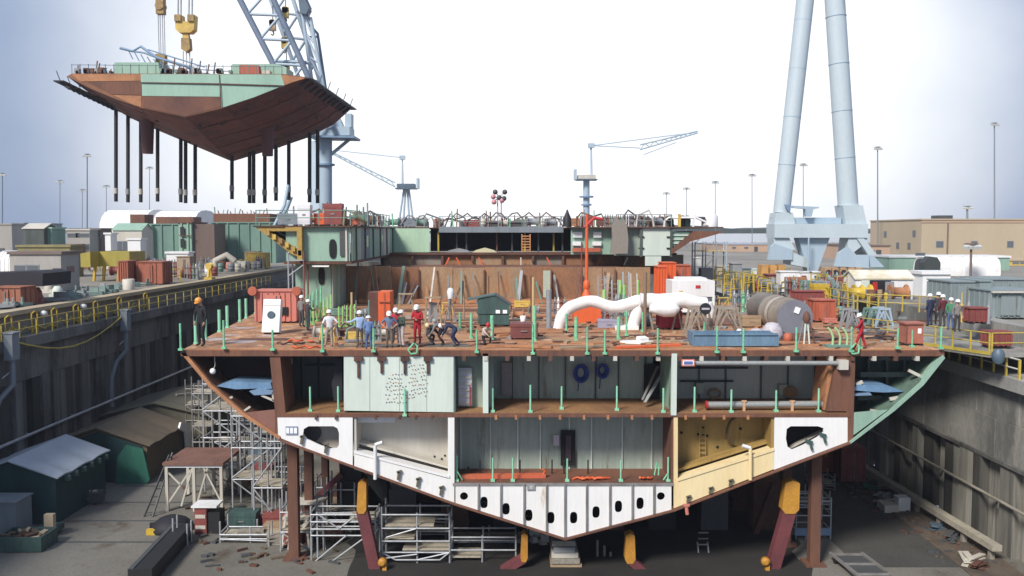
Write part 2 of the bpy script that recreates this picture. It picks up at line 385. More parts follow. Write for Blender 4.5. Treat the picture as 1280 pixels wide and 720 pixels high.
# yellow uprights, drums and lamps along the left gallery
for i, y in enumerate((44, 46.3, 49.5, 52, 54.5, 57.5, 60, 63, 66, 70, 75)):
    t = thing('gallery_gate', 'yellow tube gate frame standing on the left dock gallery', 'frame', (-31.1, y, 10.04), 'yellow gate frames along the left gallery')
    for dy in (-.35, .35):
        m = MB(); m.tube((-31.1, y+dy, 10.04), (-31.1, y+dy, 11.35), .05, 6); m.build('post', yellow, t)
    m = MB(); m.path([(-31.1, y-.35, 11.3), (-31.1, y, 11.45), (-31.1, y+.35, 11.3)], .05, 6); m.build('top_bar', yellow, t)
for i, (y, lab) in enumerate(((43.4, 'pale service lamp on the left gallery nearest the camera'), (48, 'pale service lamp on the left gallery beside a dark valve post'), (59, 'small white service lamp on the left gallery under the cap beam'), (64.5, 'bright white service lamp on the left gallery near the coiled yellow hose'))):
    t = thing('service_lamp', lab, 'lamp', (-31.3, y, 10.04))
    m = MB(); m.tube((-31.3, y, 10.04), (-31.3, y, 11.0), .045, 6); m.build('post', galv, t)
    m = MB(); m.lathe([(.06, 0), (.26, .06), (.22, .3), (.05, .36)], (-31.3, y, 11.0), 10); m.build('lamp_shade', white_paint, t)
for i, (y, sc_) in enumerate(((42.6, 1.25), (53.2, 1.0), (69, .9))):
    lab = ('grey switch box with downpipe on the left dock wall nearest the camera', 'grey switch box with bent downpipe midway along the left dock wall', 'small grey switch box with downpipe at the far end of the left gallery')[i]
    t = thing('switch_box', lab, 'switch box', (-30.3, y, 9.2))
    m = MB(); m.box(-30.48, -29.95, y-.4*sc_, y+.4*sc_, 8.9, 10.5); m.box(-30.48, -29.85, y-.45*sc_, y+.45*sc_, 10.5, 10.58); m.build('cabinet', grey_blue, t)
    m = MB(); m.path([(-30.2, y, 8.9), (-30.2, y, 7.4), (-30.7, y-.6, 6.6), (-30.8, y-1.4, 5.4), (-30.8, y-1.5, 3.2)], .16, 8); m.build('downpipe', grey_blue, t)
    m = MB(); m.tube((-30.35, y-.9, 7.9), (-30.35, y+.5, 8.3), .05, 6); m.build('bracket', galv, t)
# hose hanging from gallery
m = MB(); m.path([(-30.4, 53.5 + i*1.9, 10.0 - 1.3*math.sin(math.pi*i/8)) for i in range(9)], .06, 6)
T(m, 'air_hose', yellow_rail, 'yellow hose sagging in one long loop below the left gallery', 'hose')
m = MB()
for k in range(14):
    y = 55 + 1.5*k; m.path([(-31.6, y, 10.1), (-31.4, y+.4, 10.1+random.uniform(.2, .7)), (-31.2, y+.9, 10.15), (-31.5, y+1.5, 10.1)], .07, 5)
T(m, 'hose_clutter', yellow_rail, 'yellow hoses lying in heaps along the left gallery', 'hoses', None, 'stuff')
# ================================================================ the ship under construction
YF = 42.0
ship = thing('ship_section', 'unfinished ship cut open across the hull, rusty deck over green rooms and white tanks', 'ship', (2.4, 42, 2.1))
def f2(px, py, Y=YF): p = pt(px, py, Y); return (p.x, p.z)
def plate(name, mt, poly, y0, y1, holes=(), Y=YF, parent=None):
    """plate whose outline is given as seen on the cut face (depth Y), thickness y0..y1"""
    m = MB(); m.prism([f2(x, y, Y) for x, y in poly], [[f2(x, y, Y) for x, y in h] for h in holes], fxz, (y0, y1))
    return m.build(name, mt, parent or ship)
def oval(cx, cy, rx, ry, n=16, sq=.75):
    pts = []
    for i in range(n):
        t = 2*math.pi*i/n; c, s = math.cos(t), math.sin(t)
        pts.append((cx + rx*math.copysign(abs(c)**sq, c), cy + ry*math.copysign(abs(s)**sq, s)))
    return pts
XL, XR = f2(228, 440)[0], f2(1178, 440)[0]
Z2 = f2(700, 516)[1]          # second deck
Z3 = f2(700, 603)[1]          # inner bottom
YB = 45.7                     # back bulkhead of the cut rooms
# main deck with widening to port
def shell(name, mt, line_px, y_list, thick, scale_fn=None):
    """hull plating strip: section polyline (px at YF) swept along y"""
    m = MB(); pts = [f2(*p) for p in line_px]; k = len(pts); vs = []; fs = []
    for layer in (0, 1):
        for y in y_list:
            for (x, z) in pts:
                cx = 2.3; d = V((x-cx, 0, z-11)).normalized() * (-thick * layer)
                s = 1 if not scale_fn else scale_fn(y)
                vs.append((cx + (x-cx)*s + d.x, y, z + d.z))
    ny = len(y_list); off = k*ny
    for a in range(ny-1):
        for i in range(k-1):
            q = (a*k+i, a*k+i+1, (a+1)*k+i+1, (a+1)*k+i)
            fs.append(q); fs.append(tuple(off+j for j in reversed(q)))
    for i in range(k-1):
        fs.append((i, off+i, off+i+1, i+1)); e = (ny-1)*k; fs.append((e+i, e+i+1, off+e+i+1, off+e+i))
    m.add(vs, fs); return m.build(name, mt, ship)
wid = lambda y: 1 + max(0, min(1, (y-42)/20))*.12
port = [(227, 441), (262, 483), (303, 519), (350, 549)]
stbd = [(1061, 553), (1116, 512), (1152, 480), (1179, 447)]
bot = [(350, 549), (568, 629), (706, 673), (842, 637), (1061, 553)]
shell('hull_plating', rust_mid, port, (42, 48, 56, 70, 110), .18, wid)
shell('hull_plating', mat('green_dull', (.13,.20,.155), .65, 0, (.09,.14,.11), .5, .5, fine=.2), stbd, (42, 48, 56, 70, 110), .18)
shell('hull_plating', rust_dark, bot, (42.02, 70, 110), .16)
m = MB()
vs = []
ys = (42, 48, 56, 62, 70.4)
for z in (ZD - .16, ZD):
    for y in ys:
        xl = 2.3 + (XL-2.3)*wid(y); vs += [(xl, y, z), (XR, y, z)]
n = len(ys)*2; fs = []
for a in range(len(ys)-1):
    q = (2*a, 2*a+1, 2*a+3, 2*a+2); fs += [q, tuple(n+i for i in reversed(q)), (2*a, 2*a+2, n+2*a+2, n+2*a), (2*a+1, n+2*a+1, n+2*a+3, 2*a+3)]
fs += [(0, n, n+1, 1), (2*len(ys)-2, 2*len(ys)-1, n+2*len(ys)-1, n+2*len(ys)-2)]
m.add(vs, fs); deck = m.build('main_deck', rust_deck, ship)
m = MB(); m.box(XL-.05, XR+.05, 41.9, 41.995, ZD-.3, ZD-.02); m.build('deck_edge', rust_mid, ship)
m = MB(); m.box(XL+.4, 20, 41.94, 42.1, ZD-.022, ZD+.03); m.build('deck_edge', rust_orange, ship)
# weld seams, plate strips and old paint on deck
for i, (x, y, sx, sy, mt) in enumerate([(-13, 46, 2.6, .9, rust_dark), (-4, 43.4, 9, .9, mat('dull_grey_strip', (.13,.115,.1), .7, fine=.3)), (4, 43.2, 12, .7, rust_orange), (8, 45.4, 11, .35, wood), (9, 44.4, 16, .25, rust_orange), (15, 47, 5, 3, rust_mid),
      (-9, 50, 5, 3.2, rust_mid), (2, 50, 7, 2.0, rust_orange), (-1, 56, 14, .35, mat('dull_grey_strip', (.1,.1,.1))), (6, 59, 16, 1.4, rust_orange), (-3, 63, 12, 1.6, rust_mid), (4, 67, 20, 1.5, rust_orange), (13, 55, 8, 4, rust_mid)]):
    m = MB(); m.ob((x, y, ZD + .012 + .004*i), (sx, sy, .024 + .003*i), random.uniform(-.03, .03)); m.build('deck_strake', mt, ship)
for i, (px, py, a, b) in enumerate([(268, 424, 2.2, .7), (303, 427, 1.8, .8), (300, 410, 2.2, .6), (335, 420, 1.5, .4), (290, 419, 1.2, .4)]):
    p = D(px, py); m = MB(); m.prism([(p.x + a*.5*math.cos(t)*random.uniform(.6, 1), p.y + b*math.sin(t)*random.uniform(.6, 1)) for t in [i2*.52 for i2 in range(12)]], [], fxy, (ZD+.004, ZD+.01)); m.build('bare_patch', mat('bare_patch', (.5,.42,.4), .7, 0, (.38,.28,.24), .5, 2, fine=.3), ship)
# decks inside
m = MB(); m.box(f2(346, 516)[0], f2(1062, 516)[0], 42.0, YB, Z2-.14, Z2); m.build('second_deck', rust_floor, ship)
m = MB(); m.box(f2(346, 516)[0], f2(1062, 516)[0], 41.93, 41.99, Z2-.2, Z2-.02); m.build('deck_edge', rust_mid, ship)
m = MB(); m.box(f2(566, 600)[0], f2(842, 600)[0], 42.0, 44.6, Z3-.12, Z3); m.build('inner_bottom', rust_mid, ship)
m = MB(); m.box(f2(566, 600)[0], f2(842, 600)[0], 41.93, 41.99, Z3-.16, Z3-.02); m.build('deck_edge', steel, ship)
# back bulkheads of upper rooms
def back(x0, x1, z0, z1, Y, mt, seam=1.25, sm=None, name='bulkhead', frames=True):
    xa, xb = f2(x0, 480)[0]-.4, f2(x1, 480)[0]+.4
    m = MB(); m.box(xa, xb, Y, Y+.12, z0, z1); b = m.build(name, mt, ship)
    if frames:
        x = xa + .6
        while x < xb - .3:
            m = MB(); m.box(x, x+.07, Y-.10, Y-.004, z0+.01, z1-.01); m.build('stiffener', sm or mt, ship); x += seam*random.uniform(.8, 1.25)
    return b
zt = ZD - .17
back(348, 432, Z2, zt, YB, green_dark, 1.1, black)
back(565, 606, Z2, zt, 43.4, green_gray, 1.2, green_gray)
back(606, 842, Z2, zt, YB, green_gray, 1.35, green_dark)
back(842, 1040, Z2, zt, YB, mat('green_slate', (.45,.51,.455), .6, 0, (.37,.42,.38), .5, .6, VS, fine=.12), 1.5, green_dark)
for (x0, x1, y) in ((868, 960, 474), (868, 940, 492), (360, 420, 470), (450, 452, 470)):
    a, z = f2(x0, y); b = f2(x1, y)[0]; m = MB(); m.box(a, b, YB-.16, YB-.11, z-.05, z+.05); m.build('stiffener', black, ship)
# middle row back walls
zm = Z2 - .15
back(566, 842, Z3, zm, 44.5, green_gray, 1.35, green_pale)
plate('bulkhead', white_grey, [(441, 518), (566, 518), (566, 624), (441, 580)], 43.5, 43.6)
plate('bulkhead', ochre_wall, [(843, 518), (969, 518), (969, 580), (843, 630)], 43.6, 43.7)
for x, y, h in ((585, 530, 0), (636, 530, 0), (680, 531, 0), (726, 530, 0), (768, 530, 0), (812, 530, 0)):
    a, z = f2(x-10, y); b = f2(x+8, y)[0]; m = MB(); m.box(a, b, 44.3, 44.38, z-.04, z+.04); m.build('wall_light', white_grey, ship)
# side bulkheads that close the rooms (seen edge-on and obliquely)
def side(px, y0, y1, z0, z1, mt, th=.12, name='frame_bulkhead'):
    x = f2(px, 480)[0]; m = MB(); m.box(x-th/2, x+th/2, y0, y1, z0, z1); return m.build(name, mt, ship)
side(432, 42.05, YB, Z2, zt, green_dark); side(567, 42.02, 43.4, Z2, zt, green_gray); side(609, 42.02, YB, Z2, zt, green_gray)
side(842, 42.02, YB, Z2, zt, green_mint); side(566, 42.05, 44.5, Z3-.1, zm, white_grey); side(842, 42.05, 44.5, Z3-.1, zm, rust_mid)
side(443, 42.05, 43.5, f2(443, 586)[1], zm, white_grey); side(967, 42.05, 43.6, f2(967, 586)[1], zm, ochre_wall)
side(607, 41.9, 42.0, Z2, zt, green_pale, .26, 'pillar'); side(842, 41.88, 42.0, Z2-.1, zt, green_pale, .26, 'pillar')
# rusty pillars closing the wings
plate('pillar', rust_mid, [(337, 443), (350, 443), (357, 515), (352, 547), (344, 541), (344, 515)], 41.97, 44)
plate('pillar', rust_mid, [(1047, 443), (1069, 443), (1066, 553), (1058, 553), (1058, 514), (1033, 514)], 41.97, 42.2)
plate('pillar', rust_orange, [(1040, 443), (1050, 443), (1046, 514), (1032, 514)], 42.25, 44)
# port flare void
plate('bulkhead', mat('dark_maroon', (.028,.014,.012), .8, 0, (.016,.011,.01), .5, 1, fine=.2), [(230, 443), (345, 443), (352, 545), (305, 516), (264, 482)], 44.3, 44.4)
plate('bracket_plate', mat('brown_pink', (.25,.115,.085), .7, 0, (.19,.085,.06), .5, 1, fine=.15), [(343, 512), (350, 547), (304, 519), (306, 516)], 42.01, 42.08)
plate('hull_frame', rust_orange, [(227, 441), (233, 441), (266, 481), (306, 516), (351, 545), (350, 549), (303, 519), (262, 483)], 41.9, 42.15)
plate('shelf', blue_plate, [(268, 484), (285, 478), (336, 480), (338, 487), (322, 489), (318, 487), (292, 488)], 42.3, 43.9)
plate('shelf', blue_mid, [(310, 490), (322, 487), (340, 489), (338, 494), (316, 495)], 42.2, 43.5)
for (x, y, x2, y2) in ((327, 494, 343, 501), (341, 488, 342, 501), (283, 499, 291, 496), (303, 515, 313, 508)):
    m = MB(); m.beam(pt(x, y, 42.3), pt(x2, y2, 42.3), .1); m.build('bracket', white_grey, ship)
for (x, y) in ((253, 487), (258, 482)):
    pass
m = MB(); p = pt(266, 464, 42.3); m.ball(p, .15); wl = m.build('work_lamp', lens_white, ship)
m = MB(); m.path([p, p + V((.12, 0, .3)), p + V((.1, 0, .7))], .02, 5); m.build('cord', white_grey, ship)
# starboard flare void
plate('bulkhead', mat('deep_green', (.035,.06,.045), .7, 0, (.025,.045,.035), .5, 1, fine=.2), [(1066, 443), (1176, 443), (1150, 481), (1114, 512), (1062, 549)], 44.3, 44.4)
plate('bracket_plate', green_mint, [(1064, 516), (1114, 512), (1060, 552), (1062, 517)], 42.0, 42.08)
plate('hull_frame', green_mint, [(1177, 443), (1180, 447), (1153, 481), (1117, 513), (1061, 555), (1061, 551.5), (1111, 512.5), (1148.5, 478.5), (1172, 448)], 41.88, 42.3)
for (x, y, x2, y2) in ((1166, 447, 1090, 447), (1155, 468, 1075, 468), (1128, 497, 1072, 497)):
    m = MB(); m.beam(pt(x, y, 43.6), pt(x2, y2, 43.6), .12, .25); m.build('stiffener', green_dark, ship)
for x in (1085, 1108, 1130):
    m = MB(); m.beam(pt(x, 447, 44.1), pt(x, 515-(x-1085)*.6, 44.1), .12, .2); m.build('stiffener', green_dark, ship)
for (x, y) in ((1150, 478), (1118, 508), (1166, 458)):
    m = MB(); m.beam(pt(x, y, 42.2), pt(x-13, y-7, 43.8), .35, .07); m.build('flange', green_mint, ship)
plate('shelf', blue_plate, [(1067, 489), (1076, 482), (1112, 483), (1134, 491), (1108, 492), (1090, 491)], 42.3, 43.9)
plate('shelf', blue_mid, [(1067, 494), (1090, 492), (1092, 495), (1067, 496)], 42.2, 43.5)
for (x, y, x2, y2) in ((1088, 513, 1100, 515), (1112, 499, 1122, 497), (1136, 463, 1150, 470), (1070, 481, 1078, 477)):
    m = MB(); m.beam(pt(x, y, 42.4), pt(x2, y2, 42.4), .14); m.build('bracket', white_grey, ship)
# the flush green plate with chalk marks
pl_ = [(430, 444), (567, 444), (567, 515), (430, 513)]
for x in (448, 477, 506, 535):
    m = MB(); a = pt(x, 443, 41.9); m.box(a.x-.2, a.x+.2, 41.8, 41.945, a.z-.32, a.z-.1); m.box(a.x-.06, a.x+.06, 41.85, 41.945, a.z-.32-random.uniform(.3, 1.1), a.z-.32); m.build('lifting_lug', rust_dark, ship)
m = MB(); m.prism([f2(x, y) for x, y in pl_], [], fxz, (41.95, 42.04)); random.seed(3)
for i in range(15):
    for j in range(9):
        px = 483 + i*3.5 + (j % 2)*1.6 + random.uniform(-.6, .6); py = 463 + j*5.0 + random.uniform(-1, 1) - (i*.6 if i > 7 else 0)
        if random.random() < .14 or abs(i-7) + j*.3 < .9 or (i < 3 and j < 3-i) or (i < 8 and j < 1): continue
        a = pt(px, py, 41.94); m.cur = 1 if random.random() < .6 else 2; m.ob((a.x, 41.94, a.z), (.075, .012, .04), 0, 0, random.choice((.7, -.7, .5)))
m.build('bulkhead', [green_pale, chalk, rust_orange], ship)
for x in (462, 499, 533):
    plate('weld_seam', mat('weld_line', (.40,.46,.40), .7, fine=.2), [(x, 445), (x+.6, 445), (x+.6, 513), (x, 513)], 41.935, 41.948)
for x0_, x1_, y in ((500, 562, 585), (455, 520, 582)):
    pass
# white louvre pad in the narrow room
m = MB(); a, b = pt(573, 460, 43.0), pt(590, 507, 43.0); m.box(a.x, b.x, 43.0, 43.25, b.z, a.z); lp = m.build('insulation_pad', mat('pale_violet', (.55,.54,.6), .8, fine=.1), ship)
for k in range(6):
    z = b.z + (a.z-b.z)*(k+.5)/6; m = MB(); m.box(a.x+.04, b.x-.04, 42.95, 42.995, z-.05, z+.05); m.build('strap', white_grey, lp)
m = MB(); m.box(b.x-.12, b.x-.07, 42.9, 42.94, b.z, b.z+1.0); m.build('strap', red, lp)
# room E: hoses, door opening, leaning boards
for (x, y, r) in ((726, 466, .34), (753, 463, .27)):
    t = MB(); c = pt(x, y, YB-.3)
    for k in range(5): t.path([c + V((r*(.6+.12*k)*math.cos(q), -.08*k+.1, r*(.75+.1*k)*math.sin(q)*1.15)) for q in [i*math.pi/8 for i in range(17)]], .055, 5)
    t.path([c + V((-.1, 0, -.3)), c + V((-.15, 0, -.95))], .03, 5)
    tag(t.build('hose_coil', blue_hose), 'large dark blue hose coil hung on the green room wall' if x < 740 else 'small dark blue ring of hose hung on the green room wall', 'hose coil')
a, b = pt(805, 455, YB-.15), pt(833, 503, YB-.15); m = MB(); m.box(a.x, b.x, YB-.18, YB-.13, b.z, a.z); m.build('doorway', dark, ship)
for (x, y, x2, y2, w_) in ((806, 503, 830, 463, .16), (803, 500, 822, 458, .10)):
    m = MB(); m.beam(pt(x, y, 43.2), pt(x2, y2, 44.8), w_, .06)
    T(m, 'plank', galv if w_ > .12 else steel, 'wide pale board leaning across the dark doorway' if w_ > .12 else 'narrow grey board leaning beside the wider pale board', 'board')
a, b = pt(627, 453, YB-.3), pt(640, 495, YB-.3); m = MB(); m.box(a.x, b.x, YB-.3, YB-.24, b.z, a.z); T(m, 'panel_board', mat('dull_mauve', (.33,.3,.29), .7, fine=.2), 'pale grey board standing upright against the green room wall', 'board')
m = MB(); a, b = pt(415, 447, 43.2), pt(429, 500, 43.2); m.prism([(a.x+.2, a.z), (b.x, a.z), (b.x, b.z), (a.x+.1, b.z), (a.x, b.z+.9), (a.x+.15, b.z+1.3)], [], fxz, (43.0, 43.6)); T(m, 'hanging_tarp', tarp_black, 'black tarp hanging in the dark room beside the flush green plate', 'tarp')
m = MB(); a, b = pt(356, 447, 44), pt(366, 455, 44); m.box(a.x, b.x, 43.9, 44.0, b.z, a.z); m.build('junction_box', grey, ship)
# room F: overhead pipe, sign, pipe on trestles, hatch rings
m = MB(); a, b = pt(852, 454, 41.8), pt(1050, 454, 41.8); m.tube(a, b, .11, 10); ov = m.build('overhead_pipe', mat('pipe_grey', (.33,.34,.33), .5, .2, fine=.2), ship)
m = MB(); p = pt(1053, 455, 41.8); m.box(p.x-.22, p.x+.22, 41.6, 42, p.z-.25, p.z+.2); m.build('pipe_support', white_grey, ship)
sg = thing('deck_sign', 'white sign with blue band and red border hung under the deck edge', 'sign', tuple(pt(860, 457, 41.6)))
a, b = pt(852, 449, 41.6), pt(868, 457.5, 41.6); m = MB(); m.box(a.x, b.x, 41.55, 41.6, b.z, a.z); m.build('border', mat('sign_red', (.7,.2,.16), .5, fine=0), sg)
m = MB(); m.box(a.x+.05, b.x-.05, 41.53, 41.546, b.z+.05, a.z-.05); m.build('board', lens_white, sg)
m = MB(); m.box(a.x+.1, b.x-.1, 41.51, 41.526, b.z+.09, a.z-.09); m.build('band', mat('sign_blue', (.12,.16,.4), .5, fine=.2), sg)
pw = thing('steel_pipe', 'long grey steel pipe lying on two stands in the right-hand open room', 'pipe', tuple(pt(955, 512, 42.6)))
m = MB(); m.tube(pt(884, 506, 42.6), pt(1030, 505, 42.6), .16, 12); m.build('pipe_body', mat('pipe_grey', (.33,.34,.33), .5, .2, fine=.2), pw)
m = MB(); m.tube(pt(882, 506, 42.6), pt(884.5, 506, 42.6), .2, 12); m.build('end_cap', red, pw)
for x in (929, 989):
    m = MB(); p = pt(x, 513, 42.6); m.box(p.x-.06, p.x+.06, 42.42, 42.5, p.z, p.z+.45); m.box(p.x-.12, p.x+.12, 42.42, 42.5, p.z+.45, p.z+.52); m.build('stand', mat('stand_peach', (.6,.36,.2), .6, fine=.1), pw)
for x, y, r in ((893, 492, .36), (988, 490, .38)):
    c = pt(x, y, YB-.4); m = MB(); m.prism([(c.x + r*math.cos(t)*(1 if x < 900 else .95), c.z + r*.8*math.sin(t)) for t in [k*math.pi/10 for k in range(20)]], [[(c.x + r*.7*math.cos(t), c.z + r*.52*math.sin(t)) for t in [k*math.pi/10 for k in range(20)]]] if x < 900 else [], fxz, (YB-.44, YB-.3))
    T(m, 'hatch_ring', mat('brown_ring', (.2,.13,.06), .7, 0, (.26,.16,.08), .5, 2, fine=.2), 'oval brown ring frame standing against the wall behind the grey pipe' if x < 900 else 'solid oval brown cover standing against the wall behind the grey pipe', 'hatch ring')
for x, y, s in ((875, 486, .4), (979, 488, .42)):
    c = pt(x, y, YB-.35); m = MB(); m.box(c.x-s*.5, c.x+s*.5, YB-.36, YB-.02, c.z-.25, c.z+.3); m.build('junction_box', green_gray, ship)
# white web plates with lightening holes
tri = [(380, 536), (386, 532.5), (417, 532.5), (422, 535), (424, 541), (424, 556), (421, 560), (412, 560), (400, 556), (385, 549), (379, 543)]
plate('web_plate', white_plate, [(347, 518), (441, 518), (441, 584), (348, 546)], 41.95, 42.05, [tri])
plate('bulkhead', white_grey, [(352, 520), (441, 520), (441, 578), (352, 543)], 43.0, 43.1)
m = MB(); a, b = pt(379, 531, 42.8), pt(401, 552, 42.8); m.prism([(a.x + (b.x-a.x)*(.5+.5*math.cos(t)), (a.z+b.z)/2 + (a.z-b.z)*.5*math.sin(t)) for t in [k*math.pi/8 for k in range(16)]], [], fxz, (42.9, 42.96)); m.build('manhole', mat('grey_hole', (.09,.09,.085), .8, fine=.1), ship)
tri2 = [(983, 536), (988, 532.5), (1022, 532.5), (1029, 535), (1029, 540), (1022, 546), (1004, 556), (990, 562), (984, 558), (982, 548)]
plate('web_plate', white_plate, [(968, 518), (1059, 518), (1059, 552), (967, 587)], 41.95, 42.05, [tri2])
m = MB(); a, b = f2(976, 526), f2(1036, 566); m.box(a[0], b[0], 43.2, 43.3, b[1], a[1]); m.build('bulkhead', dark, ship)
m = MB(); m.beam(pt(985, 560, 42.8), pt(1028, 538, 42.8), .4, .05); m.build('stiffener', white_grey, ship)
plate('web_plate', white_plate, [(443, 565), (560, 598), (560, 518), (568, 518), (568, 628), (443, 586)], 41.95, 42.05)
plate('flange', white_plate, [(443, 563), (562, 594), (562, 597), (443, 566)], 41.9, 42.6)
plate('flange', white_grey, [(443, 556), (562, 589), (562, 591.5), (443, 559)], 42.7, 43.3)
plate('web_plate', cream_plate, [(842, 518), (847, 518), (847, 601), (967, 563), (967, 586), (842, 635)], 41.95, 42.05)
plate('flange', cream_plate, [(847, 598), (967, 560), (967, 563), (847, 601)], 41.9, 42.6)
plate('flange', ochre_wall, [(847, 592), (967, 555), (967, 558), (847, 596)], 42.7, 43.3)
plate('box_section', white_plate, [(443, 519), (492, 519), (492, 531), (443, 531)], 42.5, 43.4)
for (x, y, x2, y2, mt) in ((469, 599, 469, 557, white_paint), (469, 556, 478, 553, white_paint), (938, 600, 938, 560, cream_plate), (938, 560, 928, 557, white_paint)):
    m = MB(); m.tube(pt(x, y, 41.8), pt(x2, y2, 41.8), .09, 8); m.build('vent_pipe', mt, ship)
# ladder, pipe and holes in the ochre room
lad = MB()
for x in (874.5, 882): lad.beam(pt(x, 532, 43.45), pt(x, 582, 43.45), .04)
for k in range(8): lad.beam(pt(874.5, 536+6*k, 43.45), pt(882, 536+6*k, 43.45), .035)
lad.build('ladder', ochre_wall, ship)
m = MB(); m.path([pt(922, 519, 43.2), pt(913, 526, 43.2), pt(909, 536, 43.2), pt(908, 548, 43.2), pt(918, 553, 43.2)], .07, 7); m.build('drain_pipe', mat('brown_pipe', (.1,.07,.035), .7, fine=.2), ship)
for x, y in ((852, 541), (879, 535), (879, 543), (873, 543), (897, 559), (926, 536), (884, 545)):
    c = pt(x, y, 43.55); m = MB(); m.lathe([(.07, 0), (.07, .03)], (c.x, 43.56, c.z), 8, 'y'); m.build('bolt_hole', dark, ship)
for x, y in ((585, 585), (543, 571), (552, 574), (556, 570)):
    c = pt(x, y, 43.4); m = MB(); m.lathe([(.05, 0), (.05, .03)], (c.x, 43.46, c.z), 8, 'y'); m.build('bolt_hole', dark, ship)
# keel tank: ten cells with oval manholes
edges = [568.5, 598, 626, 655, 683, 706, 733, 762, 790, 817, 840]
def vbot(x): return 629 + (x-568)*(673-629)/138 if x < 706 else 673 - (x-706)*(673-637)/136
hy = [620, 628, 636, 644, 647, 647, 640, 633, 629, 620]
hx = [580, 605, 632.5, 661, 688.5, 717, 745, 773, 800, 826]
for k in range(10):
    a, b = edges[k]+.9, edges[k+1]-.9
    ry = 5 if k in (0, 9) else 7.5
    plate('tank_plate', white_plate, [(a, 604.5), (b, 604.5), (b, vbot(b)), (a, vbot(a))], 41.96, 42.04, [oval(hx[k], hy[k], 5 if k in (0, 9) else 4.6, ry, 20, 1.0 if k in (0, 9) else .72)])
for k in range(1, 10):
    x = edges[k]; plate('stiffener', steel, [(x-1, 604), (x+1, 604), (x+1, vbot(x)-2), (x-1, vbot(x)-2)], 41.85, 42.4)
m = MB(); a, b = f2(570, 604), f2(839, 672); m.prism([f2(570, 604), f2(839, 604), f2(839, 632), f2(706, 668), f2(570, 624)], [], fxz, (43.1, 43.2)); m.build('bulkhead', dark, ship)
plate('bottom_flange', rust_mid, [(350, 547.8), (568, 627.8), (706, 671.8), (842, 635.8), (1061, 551.8), (1061, 553.8), (842, 638), (706, 674), (568, 630), (350, 550)], 41.8, 42.1)
for x in (375, 405, 496, 520, 549, 858, 886, 911):
    y = (549 + (x-350)*80/218) if x < 568 else 637 - (x-842)*84/219
    a = pt(x+1.5, y-3, 41.85); b = pt(x+3, y-13 if x < 568 else y-10, 41.85); m = MB(); m.beam(a, b, .12, .1); m.ob(b, (.24, .1, .1), 0, 0, -.3); m.build('clamp_lug', mat('clamp_dark', (.12,.11,.08), .7, fine=.2), ship)
for x in (1015, 1032):
    a = pt(x, 562-(x-1015)*.5, 41.85); m = MB(); m.beam(a, a + V((-.1, 0, .35)), .14, .1); m.ob(a + V((-.15, 0, .4)), (.34, .1, .12), 0, 0, .3); m.build('clamp_lug', teal_dump, ship)
for x in (620, 645, 675, 700, 730, 760, 790, 815, 857, 880, 905, 935, 470, 500, 520, 540, 395, 420): # little hangers below the second deck edge
    a = pt(x, 517, 41.9); m = MB(); m.box(a.x-.06, a.x+.06, 41.84, 41.92, a.z-.28, a.z-.08); m.build('hanger', rust_orange if x > 600 else rust_dark, ship)
for x in range(580, 1170, 27):
    a = pt(x, 440, 41.9); m = MB(); m.box(a.x-.09, a.x+.09, 41.86, 42.3, a.z-.42, a.z-.2); m.build('hanger', white_grey if x % 2 else rust_dark, ship)
# small plates / tags
def tagplate(x0, y0, x1, y1, mt, mt2, name='name_plate', Y=41.9, n=3):
    a, b = pt(x0, y0, Y), pt(x1, y1, Y); m = MB(); m.box(a.x, b.x, Y, Y+.03, b.z, a.z); o = m.build(name, mt, ship)
    m = MB()
    for k in range(n):
        x = a.x + (b.x-a.x)*(k+.5)/n; m.box(x-.07, x+.07, Y-.012, Y-.003, b.z+.07, a.z-.07); m.box(x-.07, x+.02, Y-.02, Y-.013, b.z+.14, b.z+.2)
    m.build('lettering', mt2, o)
tagplate(357, 533, 372, 543.5, mat('plate_blue', (.23,.28,.38), .5, fine=.1), lens_white)
tagplate(659, 605.5, 669, 613, grey, white_grey, n=1)
# middle room: doorway, notice, orange hoses and beam
a, b = pt(701, 538, 44.3), pt(719, 582, 44.3); m = MB(); m.box(a.x, b.x, 44.3, 44.38, b.z, a.z); m.build('doorway', dark, ship)
m = MB(); m.ob((b.x-.35, 44.25, a.z-.9), (.28, .03, 1.3)); m.build('door', mat('dark_wine', (.05,.03,.04), .6, fine=.2), ship)
a, b = pt(692, 544, 44.2), pt(699, 557, 44.2); m = MB(); m.box(a.x, b.x, 44.2, 44.23, b.z, a.z); nt_ = T(m, 'notice_board', mat('notice_pale', (.5,.46,.48), .6, fine=.1), 'small pale notice on the wall beside the dark inner doorway', 'notice')
a, b = pt(680, 530, 44.2), pt(694, 533, 44.2)
pb = thing('lifting_beam', 'long orange steel beam lying on the floor of the middle room', 'beam', tuple(pt(625, 598, 42.6)))
m = MB(); m.beam(pt(574, 596, 42.7), pt(682, 594.5, 42.9), .3, .22); m.build('beam_body', mat('beam_orange', (.62,.13,.06), .6, 0, (.5,.15,.07), .5, 1, fine=.25), pb)
m = MB(); m.path([pt(679, 594, 42.8), pt(681, 588, 42.8), pt(677, 586, 42.8)], .05, 6); m.build('lug', orange, pb)
for i, (x0, x1) in enumerate(((715, 762), (728, 750), (800, 815))):
    m = MB(); m.path([pt(x0 + (x1-x0)*k/7, 599.5 - 3*abs(math.sin(k*1.7+i)), 42.4 + .2*math.sin(k*2.1)) for k in range(8)], .06, 6)
    T(m, 'air_hose', orange, ('orange hose heap on the middle room floor under the dark doorway', 'short orange hose lying over the longer hose heap', 'small orange hose by the right-hand side of the middle room')[i], 'hose')
for x in (735, 705, 650, 600, 690):
    a = pt(x, 592, 43.5); m = MB(); m.tube(a, a + V((0, 0, .7)), .035, 6); m.build('pipe_stub', black, ship)
